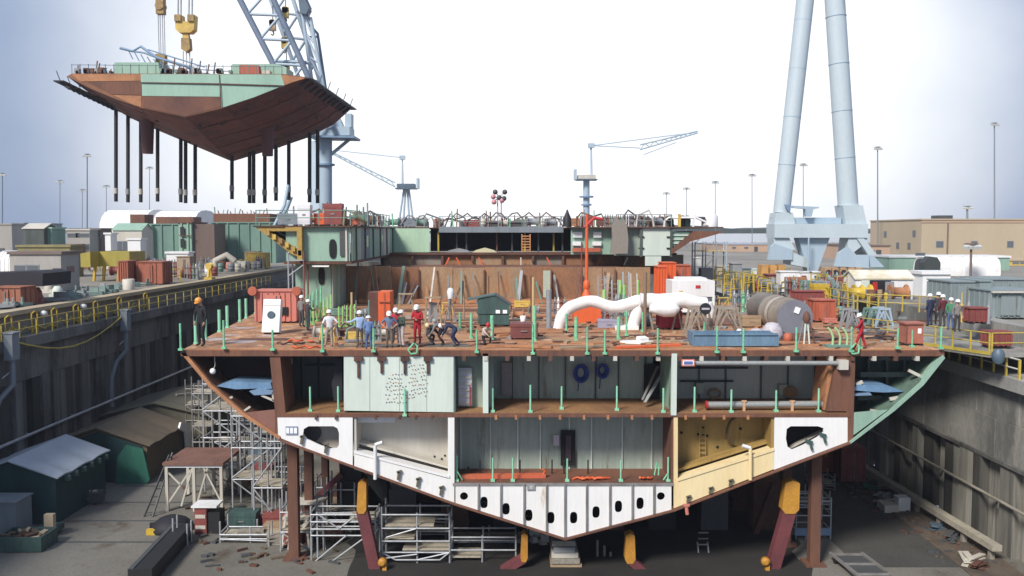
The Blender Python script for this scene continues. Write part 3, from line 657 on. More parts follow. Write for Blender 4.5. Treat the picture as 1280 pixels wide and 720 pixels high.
# ---------------------------------------------------------------- stanchions (temporary posts welded along the edges)
posts = {}
def stanch(p, h, mt=green_post, r=.055, name='stanchion', tilt=0):
    m = MB(); p = V(p); m.tube(p, p + V((tilt, 0, h)), r, 7); m.ob(p + V((0, 0, .05)), (.2, .2, .1)); return m.build(name, mt, ship)
for x, y, h in ((239, 430, 37), (256, 424, 33), (271, 415, 28), (283, 410, 28), (294, 402, 28), (302, 398, 25), (306, 392, 22)):
    p = D(x, y); p.x = max(p.x, 2.3 + (XL-2.3)*wid(p.y) + .12); stanch(p, h * p.y / F, mat('mint_post', (.30,.66,.44), .5, 0, (.24,.55,.36), .5, 2, fine=.15), .09)
for x, t, b in ((226, 404, 438), (280, 400, 436), (341, 412, 438), (403, 405, 440), (467, 410, 440), (596, 412, 441), (666, 405, 443), (734, 408, 443), (756, 412, 443), (822, 410, 443), (896, 408, 441), (929, 410, 441), (995, 409, 440), (1064, 408, 440), (1122, 410, 436), (1176, 408, 436)):
    p = pt(x, b, 41.8); stanch(p, (b-t)*p.y/F, green_post, .05)
for x, t, b, Yp in ((388, 482, 513, 42.4), (423, 482, 514, 42.3), (616, 486, 516, 42.2), (663, 480, 515, 42.1), (702, 482, 511, 42.9), (771, 481, 512, 42.6), (829, 484, 515, 42.1), (868, 483, 515, 42.2), (914, 485, 514, 42.1), (970, 485, 512, 42.3), (1023, 485, 515, 42.2), (506, 485, 520, 41.8)):
    p = pt(x, b, Yp); stanch((p.x, Yp, Z2 if x != 506 else p.z), (b-t)*Yp/F, mat('mint_post', (.30,.66,.44)), .05)
for x, t, b in ((571, 568, 601), (616, 569, 599), (641, 569, 599), (709, 571, 600), (776, 571, 598), (835, 570, 601)):
    p = pt(x, b, 42.2); stanch((p.x, 42.2, Z3), (b-t)*42.2/F, mat('mint_post', (.30,.66,.44)), .045)
for (x, y, x2, y2) in ((818, 594, 821, 578), (823, 594, 824, 580), (829, 600, 836, 590), (572, 590, 578, 600)):
    m = MB(); m.tube(pt(x, y, 42.1), pt(x2, y2, 42.2), .035, 6); m.build('stanchion', green_post, ship)
# green deck posts further in
for x, t, b, s in ((575, 390, 412, .13), (589, 391, 423, .12), (615, 394, 425, .17), (668, 382, 426, .17), (720, 396, 426, .17), (773, 396, 424, .16), (583+200, 388, 420, .09), (779, 362, 410, .08), (708, 392, 415, .11), (803, 390, 415, .08), (880, 402, 425, .07), (1075, 390, 436, .06), (1140, 412, 434, .05)):
    p = D(x, b); stanch(p, (b-t)*p.y/F, green_post, s*.6)
# the brighter row that edges the port well
for i in range(9):
    x = 383 + i*4.6; y = 408 - i*4.6; p = D(x, y); stanch(p, (36 - i*1.0)*p.y/F, green_post, .07)
for i in range(7):
    x = 392 + i*4.4; y = 406 - i*4.0; p = D(x, y); stanch(p, 1.05, lime_post, .06)
for i in range(5):
    x = 424 + i*5; p = D(x, 410-i); stanch(p, 1.25, lime_post, .055)
p = D(440, 404); stanch(p, 1.9, mat('tan_post', (.55,.4,.2), .6), .07)
# bent hooks at the deck edge (green)
for x, d_ in ((1066, 1), (514, -1)):
    a = pt(x, 440, 41.75); m = MB(); m.path([a + V((.0, 0, -.1)), a + V((.28, 0, -.05)), a + V((.3, 0, .3)), a + V((.12, 0, .42)), a + V((-.15, 0, .1)), a + V((0, 0, -.1))], .045, 6); m.build('edge_clamp', green_post, ship)
# ================================================================ aft superstructure of the ship
def sp(name, mt, x0, x1, y0, y1, z0, z1): m = MB(); m.box(x0, x1, y0, y1, z0, z1); return m.build(name, mt, ship)
def X(px, Y): return (px-640)/F*Y
# transverse rusty bulkhead, in plates of slightly different rust
xs = [-13.2, -9.6, -7.4, -4.7, -2.2, .8, 3.1, 5.6, 8.2, 11.0]
tops = [13.9, 13.8, 13.82, 13.75, 13.8, 13.85, 13.8, 13.78, 13.8]
bm_ = [rust_bulk, mat('rust_plate_pale', (.38,.25,.15), .8, 0, (.29,.17,.09), .6, .6, (1,1,.4), fine=.3), mat('rust_plate_deep', (.31,.15,.075), .8, 0, (.24,.12,.065), .5, .6, (1,1,.4), fine=.3)]
for k in range(9):
    sp('bulkhead_plate', bm_[(k*2+k//3) % 3], xs[k]+.02, xs[k+1]-.02, 70.4 + .05*(k % 2), 70.6, ZD, tops[k])
    if k % 2 == 0: sp('stiffener', rust_mid, xs[k]-.06, xs[k]+.06, 70.2, 70.38, ZD, tops[k]-.2)
sp('bulkhead_step', rust_orange, -12, 10, 69.2, 70.35, ZD+.03, ZD+.32)
sp('pale_plate', mat('pale_patch', (.42,.47,.38), .6, fine=.2), X(679, 69), X(688, 69), 69.0, 69.1, ZD+.5, ZD+2.6)
# stepped upper wall behind
for k in range(10):
    x0 = X(478, 84) + k*2.85; mt = (bm_ + [mat('rust_gray', (.27,.235,.20), .8, 0, (.21,.15,.11), .55, .7, (1,1,.4), fine=.25)])[(k*7) % 4]
    sp('bulkhead_plate', mt, x0+.02, x0+2.88, 84 + .06*(k % 3), 84.3, 12.6, 14.45)
    sp('frame_end', rust_dark, x0-.12, x0+.12, 83.7, 83.98, 13.4+.4*(k % 2), 14.4)
for x in (555, 577, 605, 651, 690, 745, 778, 800):
    a = pt(x, 335, 83.4); m = MB(); m.beam(a, a + V((random.choice((-.5, .5, 0)), 0, 1.0)), .12); m.build('frame_stub', (orange, white_grey, orange, lens_white, orange)[x % 5], ship)
sp('landing', rust_mid, -13, 10.5, 70.62, 84.0, 13.3, 13.5)
# upper level floor edge, dark opening under the blue canopy
sp('upper_deck', rust_dark, X(478, 84), X(845, 84), 83.6, 88.2, 14.46, 14.62)
sp('recess_wall', dark, X(535, 90), X(720, 90), 93, 93.2, 14.6, 17)
sp('recess_wall', black, X(535, 90), X(720, 90), 88.3, 92.9, 16.86, 16.96)
sp('upper_deck', rust_dark, X(478, 88), X(845, 88), 88.3, 93, 14.4, 14.52)
for x in (548, 571, 583, 621, 640, 656, 673, 692, 703):
    a = X(x, 88.6); sp('canopy_post', (rust_mid, grey_dark, yellow_rail)[x % 3], a-.08, a+.08, 88.6, 88.76, 14.62, 16.8)
sp('canopy_beam', grey_blue, X(549, 87.5), X(704, 87.5), 87.3, 87.9, 16.55, 17.12)
sp('roof_deck', rust_dark, -23, 18.8, 88.0, 116, 16.97, 17.05)
# port deckhouse: front wall, inner side wall, upper walk, doors
sp('deckhouse_wall', green_mint, -16.3, -11.7, 64, 64.15, 14.5, 16.95)
sp('deckhouse_wall', green_mint, -15.9, -13.3, 65.0, 65.15, ZD+.03, 14.3)
sp('deckhouse_wall', green_gray, -13.25, -13.15, 65.0, 70.3, ZD+.03, 14.3)
sp('deckhouse_floor', rust_dark, -16.4, -11.55, 63.7, 88, 14.3, 14.48)
sp('roof_deck', rust_dark, -16.6, -11.4, 63.6, 88, 16.96, 17.05)
for k in range(6):
    y = 64.2 + k*4; sp('deckhouse_wall', (green_mint, grey_blue, green_mint, green_gray, white_grey, green_mint)[k], -11.66, -11.56, y, y+3.9, 14.5, 16.94)
    sp('stiffener', green_dark, -11.55, -11.45, y+1.4, y+1.55, 14.5, 16.9)
    if k in (1, 3): sp('window', glass, -11.54, -11.50, y+2, y+2.9, 15.4, 16.3)
def door_oval(px, py, rx, ry, Y):
    c = pt(px, py, Y); s = Y/F; m = MB()
    m.prism([(c.x + rx*s*math.copysign(abs(math.cos(t))**.7, math.cos(t)), c.z + ry*s*math.copysign(abs(math.sin(t))**.7, math.sin(t))) for t in [k*math.pi/12 for k in range(24)]], [], fxz, (Y-.03, Y)); return m.build('doorway', dark, ship)
door_oval(416, 311, 4.5, 12, 63.95); door_oval(402, 345, 4, 11, 64.95)
sp('door', grey_dark, X(425, 63.9), X(432, 63.9), 63.85, 63.95, 14.9, 16.7)
sp('stiffener', white_grey, X(433, 63.9)-.07, X(433, 63.9)+.07, 63.85, 63.95, 14.5, 16.9)
sp('fluorescent_lamp', lens_white, X(391, 63.9), X(412, 63.9), 63.6, 63.7, 14.1, 14.2)
sp('deckhouse_wall', green_mint, X(410, 66), X(424, 66), 66, 66.1, ZD+.03, 14.2)
# overhanging port sponson with yellow-brown brace
mb = mat('ochre_brace', (.45,.3,.07), .6, 0, (.32,.19,.06), .5, 1, fine=.3)
m = MB(); m.prism([f2(x, y, 64) for x, y in ((321, 284), (379, 284), (379, 289), (337, 289), (379, 315), (379, 322), (367, 318))], [], fxz, (63.6, 66)); m.build('sponson', mb, ship)
m = MB(); m.prism([f2(x, y, 64) for x, y in ((340, 289), (379, 289), (379, 313))], [], fxz, (65.5, 65.9)); m.build('sponson_web', dark, ship)
for k in range(6):
    a = pt(335+8*k, 290+5*k, 63.5); sp('brace_rib', yellow_hook if k % 2 else mb, a.x-.12, a.x+.12, 63.4, 63.58, a.z-.25, a.z+.12)
sp('roof_deck', rust_dark, X(319, 64), -16.3, 63.5, 88, 16.96, 17.06)
sp('sponson_post', mb, X(374, 64), X(380, 64), 63.4, 63.9, 14.6, 16.9)
# green panel at the back left of the opening and starboard house
sp('deckhouse_wall', mat('green_panel', (.42,.60,.42), .6, 0, (.37,.53,.38), .5, .5, VS, fine=.12), X(492, 86), X(537, 86), 86, 86.1, 14.65, 16.95)
sp('deckhouse_wall', green_dark, X(478, 87), X(492, 87), 87, 87.1, 14.65, 16.95)
Ys = 79
sp('deckhouse_wall', green_mint, X(714, Ys), X(768, Ys), Ys+.5, Ys+.6, 14.6, 16.95)
for (x0, x1, y0, y1, mt) in ((717, 728, 290, 297, white_paint), (742, 752, 290, 297, white_paint), (716, 727, 302, 307, white_paint), (741, 752, 302, 307, white_paint), (716, 751, 310, 315, red_orange)):
    a, b = pt(x0, y0, Ys), pt(x1, y1, Ys); sp('wall_locker', mt, a.x, b.x, Ys+.2, Ys+.48, b.z, a.z)
sp('deckhouse_wall', green_gray, X(768, Ys), X(800, Ys), Ys+.3, Ys+.4, 14.5, 16.95)
sp('deckhouse_wall', green_pale, X(800, Ys), X(838, Ys), Ys-.2, Ys-.1, 14.5, 16.95)
sp('deckhouse_wall', green_pale, X(806, Ys), X(826, Ys), Ys-.2, Ys-.1, 13.6, 14.45)
for x in (800.5, 838): sp('pillar', green_dark, X(x, Ys)-.1, X(x, Ys)+.1, Ys-.35, Ys-.22, 14.4, 16.95)
for z in (15.1, 16.1):
    for x in (801, 836): sp('hinge', black, X(x, Ys)-.25, X(x, Ys)+.25, Ys-.3, Ys-.21, z, z+.12)
sp('roof_deck', rust_dark, X(712, Ys), X(902, Ys), Ys-.5, 92, 16.96, 17.06)
m = MB(); m.prism([f2(x, y, Ys) for x, y in ((838, 318), (838, 312), (866, 289), (901, 289), (901, 291), (880, 297), (862, 302))], [], fxz, (Ys-.4, Ys+8)); m.build('sponson', rust_mid, ship)
m = MB(); m.prism([f2(x, y, Ys) for x, y in ((839, 290), (864, 290), (839, 311))], [], fxz, (Ys, Ys+.1)); m.build('deckhouse_wall', green_mint, ship)
for k in range(3): a = pt(840, 294+5*k, Ys-.05); sp('stiffener', green_pale, a.x, a.x + 1.5 - .45*k, Ys-.12, Ys-.01, a.z-.05, a.z+.05)
# pale planks under the opening, ladder, tent
m = MB(); x0 = X(653, 86.6); m.box(x0-.1, x0, 86.5, 86.6, 14.63, 16.4); m.box(x0+.7, x0+.8, 86.5, 86.6, 14.63, 16.4)
for k in range(6): m.box(x0, x0+.7, 86.5, 86.6, 14.8+.27*k, 14.9+.27*k)
T(m, 'crate_stack', mat('orange_crate', (.55,.25,.1), .7, fine=.2), 'upright orange slatted crate standing in the dark opening under the blue canopy', 'crate')
m = MB(); c = V((X(606, 86.3), 86.3, 14.63)); m.prism([(c.x-1.2, c.z), (c.x+1.2, c.z), (c.x+.9, c.z+.2), (c.x, c.z+.45), (c.x-.9, c.z+.2)], [], fxz, (85.9, 86.9)); T(m, 'canvas_cover', mat('pale_yellow', (.6,.55,.36), .7, fine=.1), 'low pale yellow canvas cover lying in the dark opening under the blue canopy', 'cover')
m = MB(); c = V((X(573, 86.3), 86.3, 14.63)); m.prism([(c.x-1.2, c.z), (c.x+1.2, c.z), (c.x+.9, c.z+.2), (c.x, c.z+.4), (c.x-.9, c.z+.2)], [], fxz, (85.9, 86.9)); T(m, 'canvas_cover', grey, 'low grey canvas cover lying beside the pale yellow cover', 'cover')
# ---------------------------------------------------------------- clutter on the top deck: individual small items
random.seed(21)
def small_winch(p, s, c1, lab, grp):
    t = thing('deck_winch', lab, 'winch', p, grp); p = V(p)
    m = MB(); m.lathe([(.45*s, -.5*s), (.45*s, -.42*s), (.28*s, -.4*s), (.28*s, .4*s), (.45*s, .42*s), (.45*s, .5*s)], p + V((0, 0, .5*s)), 12, 'x'); m.build('drum', c1, t)
    m = MB(); m.box(p.x-.6*s, p.x+.6*s, p.y-.4*s, p.y+.4*s, p.z, p.z+.12*s)
    for q in (-.56, .56): m.box(p.x+(q-.05)*s, p.x+(q+.05)*s, p.y-.25*s, p.y+.25*s, p.z+.12*s, p.z+.6*s)
    m.build('base_frame', steel, t); return t
def tool_box(p, s, c1, lab, grp=None, cat='tool box', name='tool_box'):
    t = thing(name, lab, cat, p, grp); p = V(p)
    m = MB(); m.box(p.x-.5*s[0], p.x+.5*s[0], p.y-.5*s[1], p.y+.5*s[1], p.z+.08, p.z+s[2]*.8); m.build('body', c1, t)
    m = MB(); m.box(p.x-.52*s[0], p.x+.52*s[0], p.y-.53*s[1], p.y+.53*s[1], p.z+s[2]*.8+.004, p.z+s[2]); m.build('lid', c1, t)
    m = MB()
    for q in (-.4, .3): m.box(p.x+q*s[0], p.x+(q+.1)*s[0], p.y-.5*s[1], p.y+.5*s[1], p.z, p.z+.078)
    m.build('skid', black, t)
    m = MB(); m.box(p.x-.12*s[0], p.x+.12*s[0], p.y-.56*s[1], p.y-.51*s[1], p.z+s[2]*.5, p.z+s[2]*.56); m.build('latch', steel, t); return t
def gas_rack(p, s, lab, grp=None, cols=(grey, red_dull, green_block)):
    t = thing('gas_bottle_rack', lab, 'gas bottles', p, grp); p = V(p)
    m = MB(); m.box(p.x-.6*s, p.x+.6*s, p.y-.25*s, p.y+.25*s, p.z, p.z+.1)
    for z in (.6, 1.2): m.beam((p.x-.6*s, p.y-.25*s, p.z+z*s), (p.x+.6*s, p.y-.25*s, p.z+z*s), .05)
    for q in (-.6, .6): m.beam((p.x+q*s, p.y-.25*s, p.z), (p.x+q*s, p.y-.25*s, p.z+1.3*s), .05)
    m.build('rack', steel, t)
    for k in range(4):
        m = MB(); m.lathe([(.11*s, 0), (.11*s, 1.1*s), (.05*s, 1.25*s), (.04*s, 1.4*s)], p + V(((-.42+.28*k)*s, 0, .105)), 8); m.build('gas_bottle', cols[k % 3], t)
    return t
def hose_arch(p, wd, h, r, mt, lab, grp):
    p = V(p); m = MB(); j = random.uniform(-.3, .3)
    m.path([p + V((-wd/2, 0, 0)), p + V((-wd*.42, .1, h*.7)), p + V((j*wd, .2, h)), p + V((wd*.4, .15, h*.65)), p + V((wd*.5, 0, 0))], r, 6)
    return T(m, 'hose_arch', mt, lab, 'hose', grp)
def drum(p, mt, lab, grp=None, r=.3, h=.9, name='steel_drum', cat='drum'):
    p = V(p); m = MB(); m.lathe([(r*.9, 0), (r, .03), (r, h*.33), (r*1.05, h*.345), (r, h*.36), (r, h*.66), (r*1.05, h*.675), (r, h*.69), (r, h-.03), (r*.9, h), (r*.88, h-.03), (.001, h-.03)], p, 14)
    return T(m, name, mt, lab, cat, grp)
g = 'gear strewn along the top deck aft'
gear = [rust_mid, grey, red_dull, green_block, steel, grey_blue, rust_orange, white_grey]
for i in range(96):
    i = i if i < 58 else (i - 58) % 58
    px = random.uniform(492, 715) if i < 22 else (random.uniform(715, 835) if i < 36 else random.uniform(392, 492))
    Yc = random.uniform(89, 97) if i < 22 else (random.uniform(79.5, 88) if i < 36 else random.uniform(66, 84))
    p = (X(px, Yc) if i < 36 else random.uniform(-16, -11.8), Yc, 17.07)
    k = i % 5
    if k == 0: small_winch(p, random.uniform(.8, 1.2), random.choice(gear), 'small winch among the jumble of gear on the top deck', g)
    elif k == 1: tool_box(p, (random.uniform(.8, 1.6), .8, random.uniform(.5, 1.0)), random.choice(gear), 'lidded steel box among the jumble of gear on the top deck', g)
    elif k == 2: gas_rack(p, .75, 'gas bottle rack among the jumble of gear on the top deck', g)
    elif k == 3: hose_arch(p, random.uniform(1, 2.6), random.uniform(.8, 1.5), .08, random.choice((black, grey_dark, rust_dark)), 'arched hose rising above the gear on the top deck', g)
    else: drum(p, random.choice(gear), 'steel drum among the jumble of gear on the top deck', g)
for i in range(34):
    px = random.uniform(395, 835); Yc = 66 if px < 440 else (random.uniform(79.2, 80) if px > 715 else 88.4); xx = X(px, Yc) if px > 440 else random.uniform(-16, -11.6)
    m = MB(); h = random.uniform(.7, 1.9); m.tube((xx, Yc, 17.06), (xx + random.uniform(-.15, .15), Yc, 17.06+h), random.choice((.05, .07)), 6); T(m, 'marker_post', random.choice((green_post, grey, rust_mid, wood)), 'thin post standing along the front edge of the top deck', 'post', 'thin posts along the top deck edge')
# rails and awning frames along the top deck edge
railing('guard_railing', 'thin grey railing above the blue canopy on the top deck', [(X(549, 88), 88.2, 17.07), (X(704, 88), 88.2, 17.07)], 1.1, grey_blue, grey, 2, .03)
railing('guard_railing', 'green post railing on the top deck above the port deckhouse', [(X(322, 64), 63.8, 17.07), (-11.6, 63.8, 17.07), (-11.6, 84, 17.07)], 1.1, green_block, green_block, 2, .03)
railing('guard_railing', 'thin railing on the top deck above the starboard green panel', [(X(770, Ys), Ys-.3, 17.07), (X(838, Ys), Ys-.3, 17.07)], 1.1, green_block, grey, 2, .03)
m = MB(); a = X(600, 90); m.box(a, X(652, 90), 90, 92, 17.5, 17.75); m.box(a+.1, X(651, 90), 90.1, 91.9, 17.07, 17.49); T(m, 'equipment_case', grey_dark, 'long low dark case with grey lid on the top deck above the canopy', 'case')
for i, (x0, x1, dz) in enumerate(((556, 620, 1.3), (600, 660, 1.5), (640, 704, 1.4), (500, 545, 1.2))):
    m = MB(); k_ = 9; m.path([(X(x0 + (x1-x0)*k/k_, 91), 91, 17.2 + dz*(.75 + .25*math.sin(k*2.0+i)) if 0 < k < k_ else 17.1) for k in range(k_+1)], .07, 6)
    T(m, 'air_hose', (black, grey_dark, rust_dark, grey_blue)[i], ('black hose strung wavily above the left part of the canopy', 'dark grey hose strung wavily above the middle of the canopy', 'brown hose strung wavily above the right part of the canopy', 'blue grey hose strung above the green wall panel beside the dark opening')[i], 'hose')
for i, (px, col, top, r) in enumerate(((709, black, 262, .4), (775, mat('grey_tarp', (.26,.235,.2), .8, fine=.2), 266, .9))):
    Yc = 80.5 if i == 0 else 78
    a = pt(px, 283, Yc); b = pt(px, top, Yc); m = MB()
    if i == 0: m.lathe([(r, 0), (r*.9, (b.z-17.07)*.5), (r*.4, (b.z-17.07)*.8), (.05, b.z-17.07)], (a.x, Yc, 17.07), 10)
    else: m.prism([(a.x-.8, 14.7), (a.x+.7, 14.7), (a.x+.75, 16.0), (a.x+.6, 17.2), (a.x+.3, b.z-.5), (a.x+.1, 17.4), (a.x-.3, b.z-.3), (a.x-.7, 17.1), (a.x-.65, 16)], [], fxz, (Yc, Yc+.6))
    T(m, 'cable_bundle' if i == 0 else 'hanging_tarp', col, 'black wrapped mast stump on the top deck beside the canopy' if i == 0 else 'tall grey tarp hanging over the starboard house front', 'stump' if i == 0 else 'tarp')
for i, (px, w_) in enumerate(((788, 1.3), (806, 1.6))):
    hose_arch((X(px, 80), 80, 17.07), w_, 1.5, .09, (grey_dark, mat('pale_hose', (.5,.48,.44), .7, fine=.1))[i], ('thick dark arched hose above the starboard house', 'thick pale arched hose above the green starboard panel')[i], None)
# starboard awning with white frame
t = thing('awning_frame', 'white tube awning frame with yellow post on the top deck at starboard', 'awning', (X(863, 80), 80, 17.07))
Ya = 79.5
m = MB(); m.path([pt(830, 286, Ya), pt(831, 276, Ya), pt(836, 272, Ya), pt(870, 272, Ya), pt(883, 278, Ya)], .1, 6); m.build('hoop', white_paint, t)
m = MB(); a = pt(832, 272, Ya); b = pt(882, 272, Ya); m.box(a.x, b.x, Ya+.1, Ya+3, a.z-.05, a.z+.08); m.build('roof_sheet', grey_dark, t)
m = MB(); a = pt(849, 288, Ya); m.box(a.x-.12, a.x+.12, Ya-.1, Ya+.1, 17.07, 18.2); m.build('post', yellow_hook, t)
m = MB(); a = pt(868, 288, Ya); m.beam((a.x-.15, Ya, 17.07), (a.x+.1, Ya, 18.2), .18); m.build('post', white_paint, t)
m = MB(); a = pt(890, 290, Ya); m.lathe([(.75, 0), (.75, .9), (.45, 1.25), (.01, 1.35)], (a.x, Ya+1, 17.07), 14); T(m, 'white_tank', white_paint, 'squat white domed tank at the starboard end of the top deck', 'tank')
for x in (839, 856, 862):
    m = MB(); a = pt(x, 288, Ya); m.lathe([(.3, 0), (.34, .6), (.2, 1.0), (.01, 1.05)], (a.x, Ya+1.2, 17.07), 10); T(m, 'stowed_bundle', green_block if x == 862 else grey_dark, 'wrapped bundle stowed under the white awning frame', 'bundle', 'bundles under the white awning frame')
# things on the port house roof
for i, (px, mt, w_, h, lab) in enumerate(((382, white_paint, .9, 1.5, 'upright white locker on the port deckhouse roof'), (417, red_dull, 1.3, 1.6, 'dark red shelf locker on the port deckhouse roof'), (400, orange, .9, .9, 'small orange box on the port deckhouse roof'), (433, red_orange, 1.6, .5, 'low red box at the inner end of the port deckhouse roof'), (357, grey_blue, 1.5, .9, 'grey generator box on the port sponson roof'))):
    tool_box((X(px, 65), 65 + .3*i, 17.07), (w_, .8, h), mt, lab)
m = MB(); m.path([(X(430, 65), 65, 17.1), (X(432, 65), 65, 18.2), (X(442, 65), 65, 18.0), (X(452, 65), 65, 17.5), (X(457, 65), 65.5, 17.3)], .11, 7); T(m, 'bent_pipe', mat('olive_pipe', (.2,.22,.12), .7, fine=.2), 'bent olive pipe curving over the port deckhouse roof', 'pipe')
m = MB(); m.path([(X(344, 66), 66, 17.1), (X(356, 66), 66.2, 18.6), (X(360, 66), 66.4, 20.1)], .12, 7); T(m, 'hose_arch', blue_crane, 'pale blue bent duct above the port sponson roof', 'duct')
for px in (404, 411, 424, 447, 455, 460, 351, 368):
    m = MB(); h = random.uniform(1.0, 1.9); m.tube((X(px, 66), 66, 17.07), (X(px, 66), 66, 17.07+h), .06, 6); T(m, 'marker_post', green_block if px % 2 else grey, 'thin upright post on the port deckhouse roof', 'post', 'thin posts on the port deckhouse roof')
# lattice stair tower at the port side of the house
t = thing('stair_tower', 'grey and red stair tower of scaffold tubes beside the port deckhouse', 'stair tower', (X(370, 63), 63, ZD))
for dx in (-.55, .55):
    for dy in (0, 1.2):
        m = MB(); m.tube((X(370, 63)+dx, 63+dy, 6), (X(370, 63)+dx, 63+dy, 15.2), .06, 6); m.build('upright', red_dull if dx > 0 else galv, t)
for k in range(7):
    m = MB(); z = 8 + k*1.1; m.beam((X(370, 63)-.55, 63, z), (X(370, 63)+.55, 63, z + (.8 if k % 2 else 0)), .07); m.build('brace', galv, t)
# ================================================================ things on the main deck
def sxy(p): return F / p.y           # px per metre at that depth
def cratebox(name, label, cat, base, w, d, h, mt, ribs=5, group=None, door=True, doormat=None):
    """steel skip / container with vertical ribs, corner posts and doors; base = front-bottom centre"""
    t = thing(name, label, cat, base, group); b = V(base)
    m = MB(); m.box(b.x-w/2, b.x+w/2, b.y, b.y+d, b.z+.1, b.z+h)
    if ribs:
        for k in range(ribs+1):
            x = b.x - w/2 + w*k/ribs; m.box(x-.05, x+.05, b.y-.07, b.y-.003, b.z+.15, b.z+h-.08)
        n = max(2, int(d/.6))
        for k in range(n+1):
            y = b.y + d*k/n
            for sx in (-1, 1): m.box(b.x+sx*(w/2+.035)-.032, b.x+sx*(w/2+.035)+.032, y-.05, y+.05, b.z+.15, b.z+h-.08)
    m.build('body', mt, t)
    if w > 1.25 and h > 1.1:
        m = MB(); m.box(b.x-w*.3, b.x+w*.12, b.y-.1, b.y-.074, b.z+.25, b.z+h-.2); dr_ = m.build('door', mt, t)
        m = MB(); m.beam((b.x+w*.02, b.y-.13, b.z+.3), (b.x+w*.02, b.y-.13, b.z+h-.25), .05); m.build('lock_bar', steel, dr_)
    m = MB(); m.box(b.x-w/2-.08, b.x+w/2+.08, b.y-.08, b.y+d+.08, b.z+h, b.z+h+.08); m.build('top_rim', mt, t)
    m = MB()
    for sx in (-1, 1): m.box(b.x+sx*w*.38-.08, b.x+sx*w*.38+.08, b.y-.05, b.y+d+.05, b.z, b.z+.098)
    m.box(b.x-w*.38+.08, b.x+w*.38-.08, b.y+.1, b.y+.2, b.z+.03, b.z+.07)
    m.build('skids', black, t)
    return t
# salmon rack at the port side and white equipment leaning before it
p = D(345, 404)
t = cratebox('steel_rack', 'salmon red ribbed steel rack on the port side of the deck behind the white panel', 'rack', p, 50/sxy(p), 1.6, 40/sxy(p), salmon, 7)
m = MB(); m.box(p.x+.1, p.x+.8, p.y-.11, p.y-.072, p.z+.5, p.z+1.0); m.build('opening', dark, t)
for sx in (-1.35, 1.35):
    m = MB(); m.lathe([(.28, -.1), (.28, .1)], (p.x+sx, p.y-.2, p.z+2.0), 10, 'y'); m.build('hose_reel', red_orange, t)
p = D(338, 418)
t = thing('control_unit', 'white boxy panel with round grey dial leaning up in front of the salmon rack', 'panel', p)
m = MB(); m.ob(p + V((0, .45, .95)), (.95, .45, 1.85), 0, -.28); m.build('body', white_paint, t)
for k in (.35, 1.0, 1.55):
    m = MB(); m.ob(p + V((0, .02 + .25*k, k)), (.9, .06, .05), 0, -.28); m.build('rib', white_grey, t)
m = MB(); m.lathe([(.2, 0), (.22, .05), (.2, .1)], p + V((0, .16, 1.05)), 14, 'y'); m.build('dial', steel_blue, t)
# green dumpster with sloping lids
p = D(617, 408); s = sxy(p)
t = thing('waste_dumpster', 'dark green dumpster with sloping lid and pale stickers in the middle of the deck', 'dumpster', p)
w, d, h = 52/s*.74, 1.6, 33/s
m = MB(); m.prism([(p.x-w*.5, p.z+.1), (p.x+w*.5, p.z+.1), (p.x+w*.52, p.z+h*.8), (p.x+.1, p.z+h*1.18), (p.x-w*.52, p.z+h)], [], fxz, (p.y, p.y+d)); m.build('body', teal_dump, t)
m = MB(); m.beam((p.x+.1, p.y+d/2, p.z+h*1.2), (p.x-w*.86, p.y+d/2, p.z+h*1.0), d+.1, .06, (0,0,1)); m.build('lid', teal_dump, t)
m = MB(); m.beam((p.x+.1, p.y+d/2, p.z+h*1.21), (p.x+w*.55, p.y+d/2, p.z+h*.82), d+.1, .06, (0,0,1)); m.build('lid', grey_dark, t)
m = MB(); m.box(p.x-w*.5-.1, p.x+w*.5+.1, p.y-.06, p.y-.004, p.z+h*.48, p.z+h*.6); m.build('lift_pocket', teal_dump, t)
m = MB()
for q in (.15, .38): m.box(p.x+w*(q-.08), p.x+w*(q+.06), p.y-.085, p.y-.062, p.z+h*.5, p.z+h*.6+.05)
m.build('stickers', lens_white, t)
m = MB()
for sx in (-1, 1): m.lathe([(.1, -.05), (.1, .05)], (p.x+sx*w*.4, p.y+.2, p.z+.1), 10, 'x')
m.build('casters', black, t)
# red-brown box and small bucket
p = D(655, 423); s = sxy(p)
tool_box(p, (36/s*.95, 1.1, 20/s), mat('brown_red', (.2,.06,.055), .65, 0, (.15,.05,.045), .5, 1, fine=.2), 'low red-brown steel box in front of the green dumpster')
m = MB(); m.lathe([(.13, 0), (.16, .3), (.14, .3), (.12, .02)], p + V((-.05, .5, 20/s+.01)), 10); T(m, 'bucket', white_paint, 'small white bucket standing on the low red-brown box', 'bucket')
# orange tall plate container
p = D(474, 411); s = sxy(p)
t = thing('steel_locker', 'tall orange steel locker with open dark side standing on the port half of the deck', 'locker', p)
m = MB(); m.box(p.x-.05, p.x+14/s, p.y, p.y+1.5, p.z, p.z+2.15); m.build('body', orange, t)
m = MB(); m.box(p.x-14/s, p.x-.06, p.y+.05, p.y+1.4, p.z, p.z+2.1); m.build('side_panel', rust_hull, t)
m = MB(); m.box(p.x+.28, p.x+.34, p.y-.05, p.y-.003, p.z+.1, p.z+2.1); m.box(p.x, p.x+14/s, p.y-.1, p.y-.053, p.z+1.55, p.z+1.62); m.build('door_bar', red_orange, t)
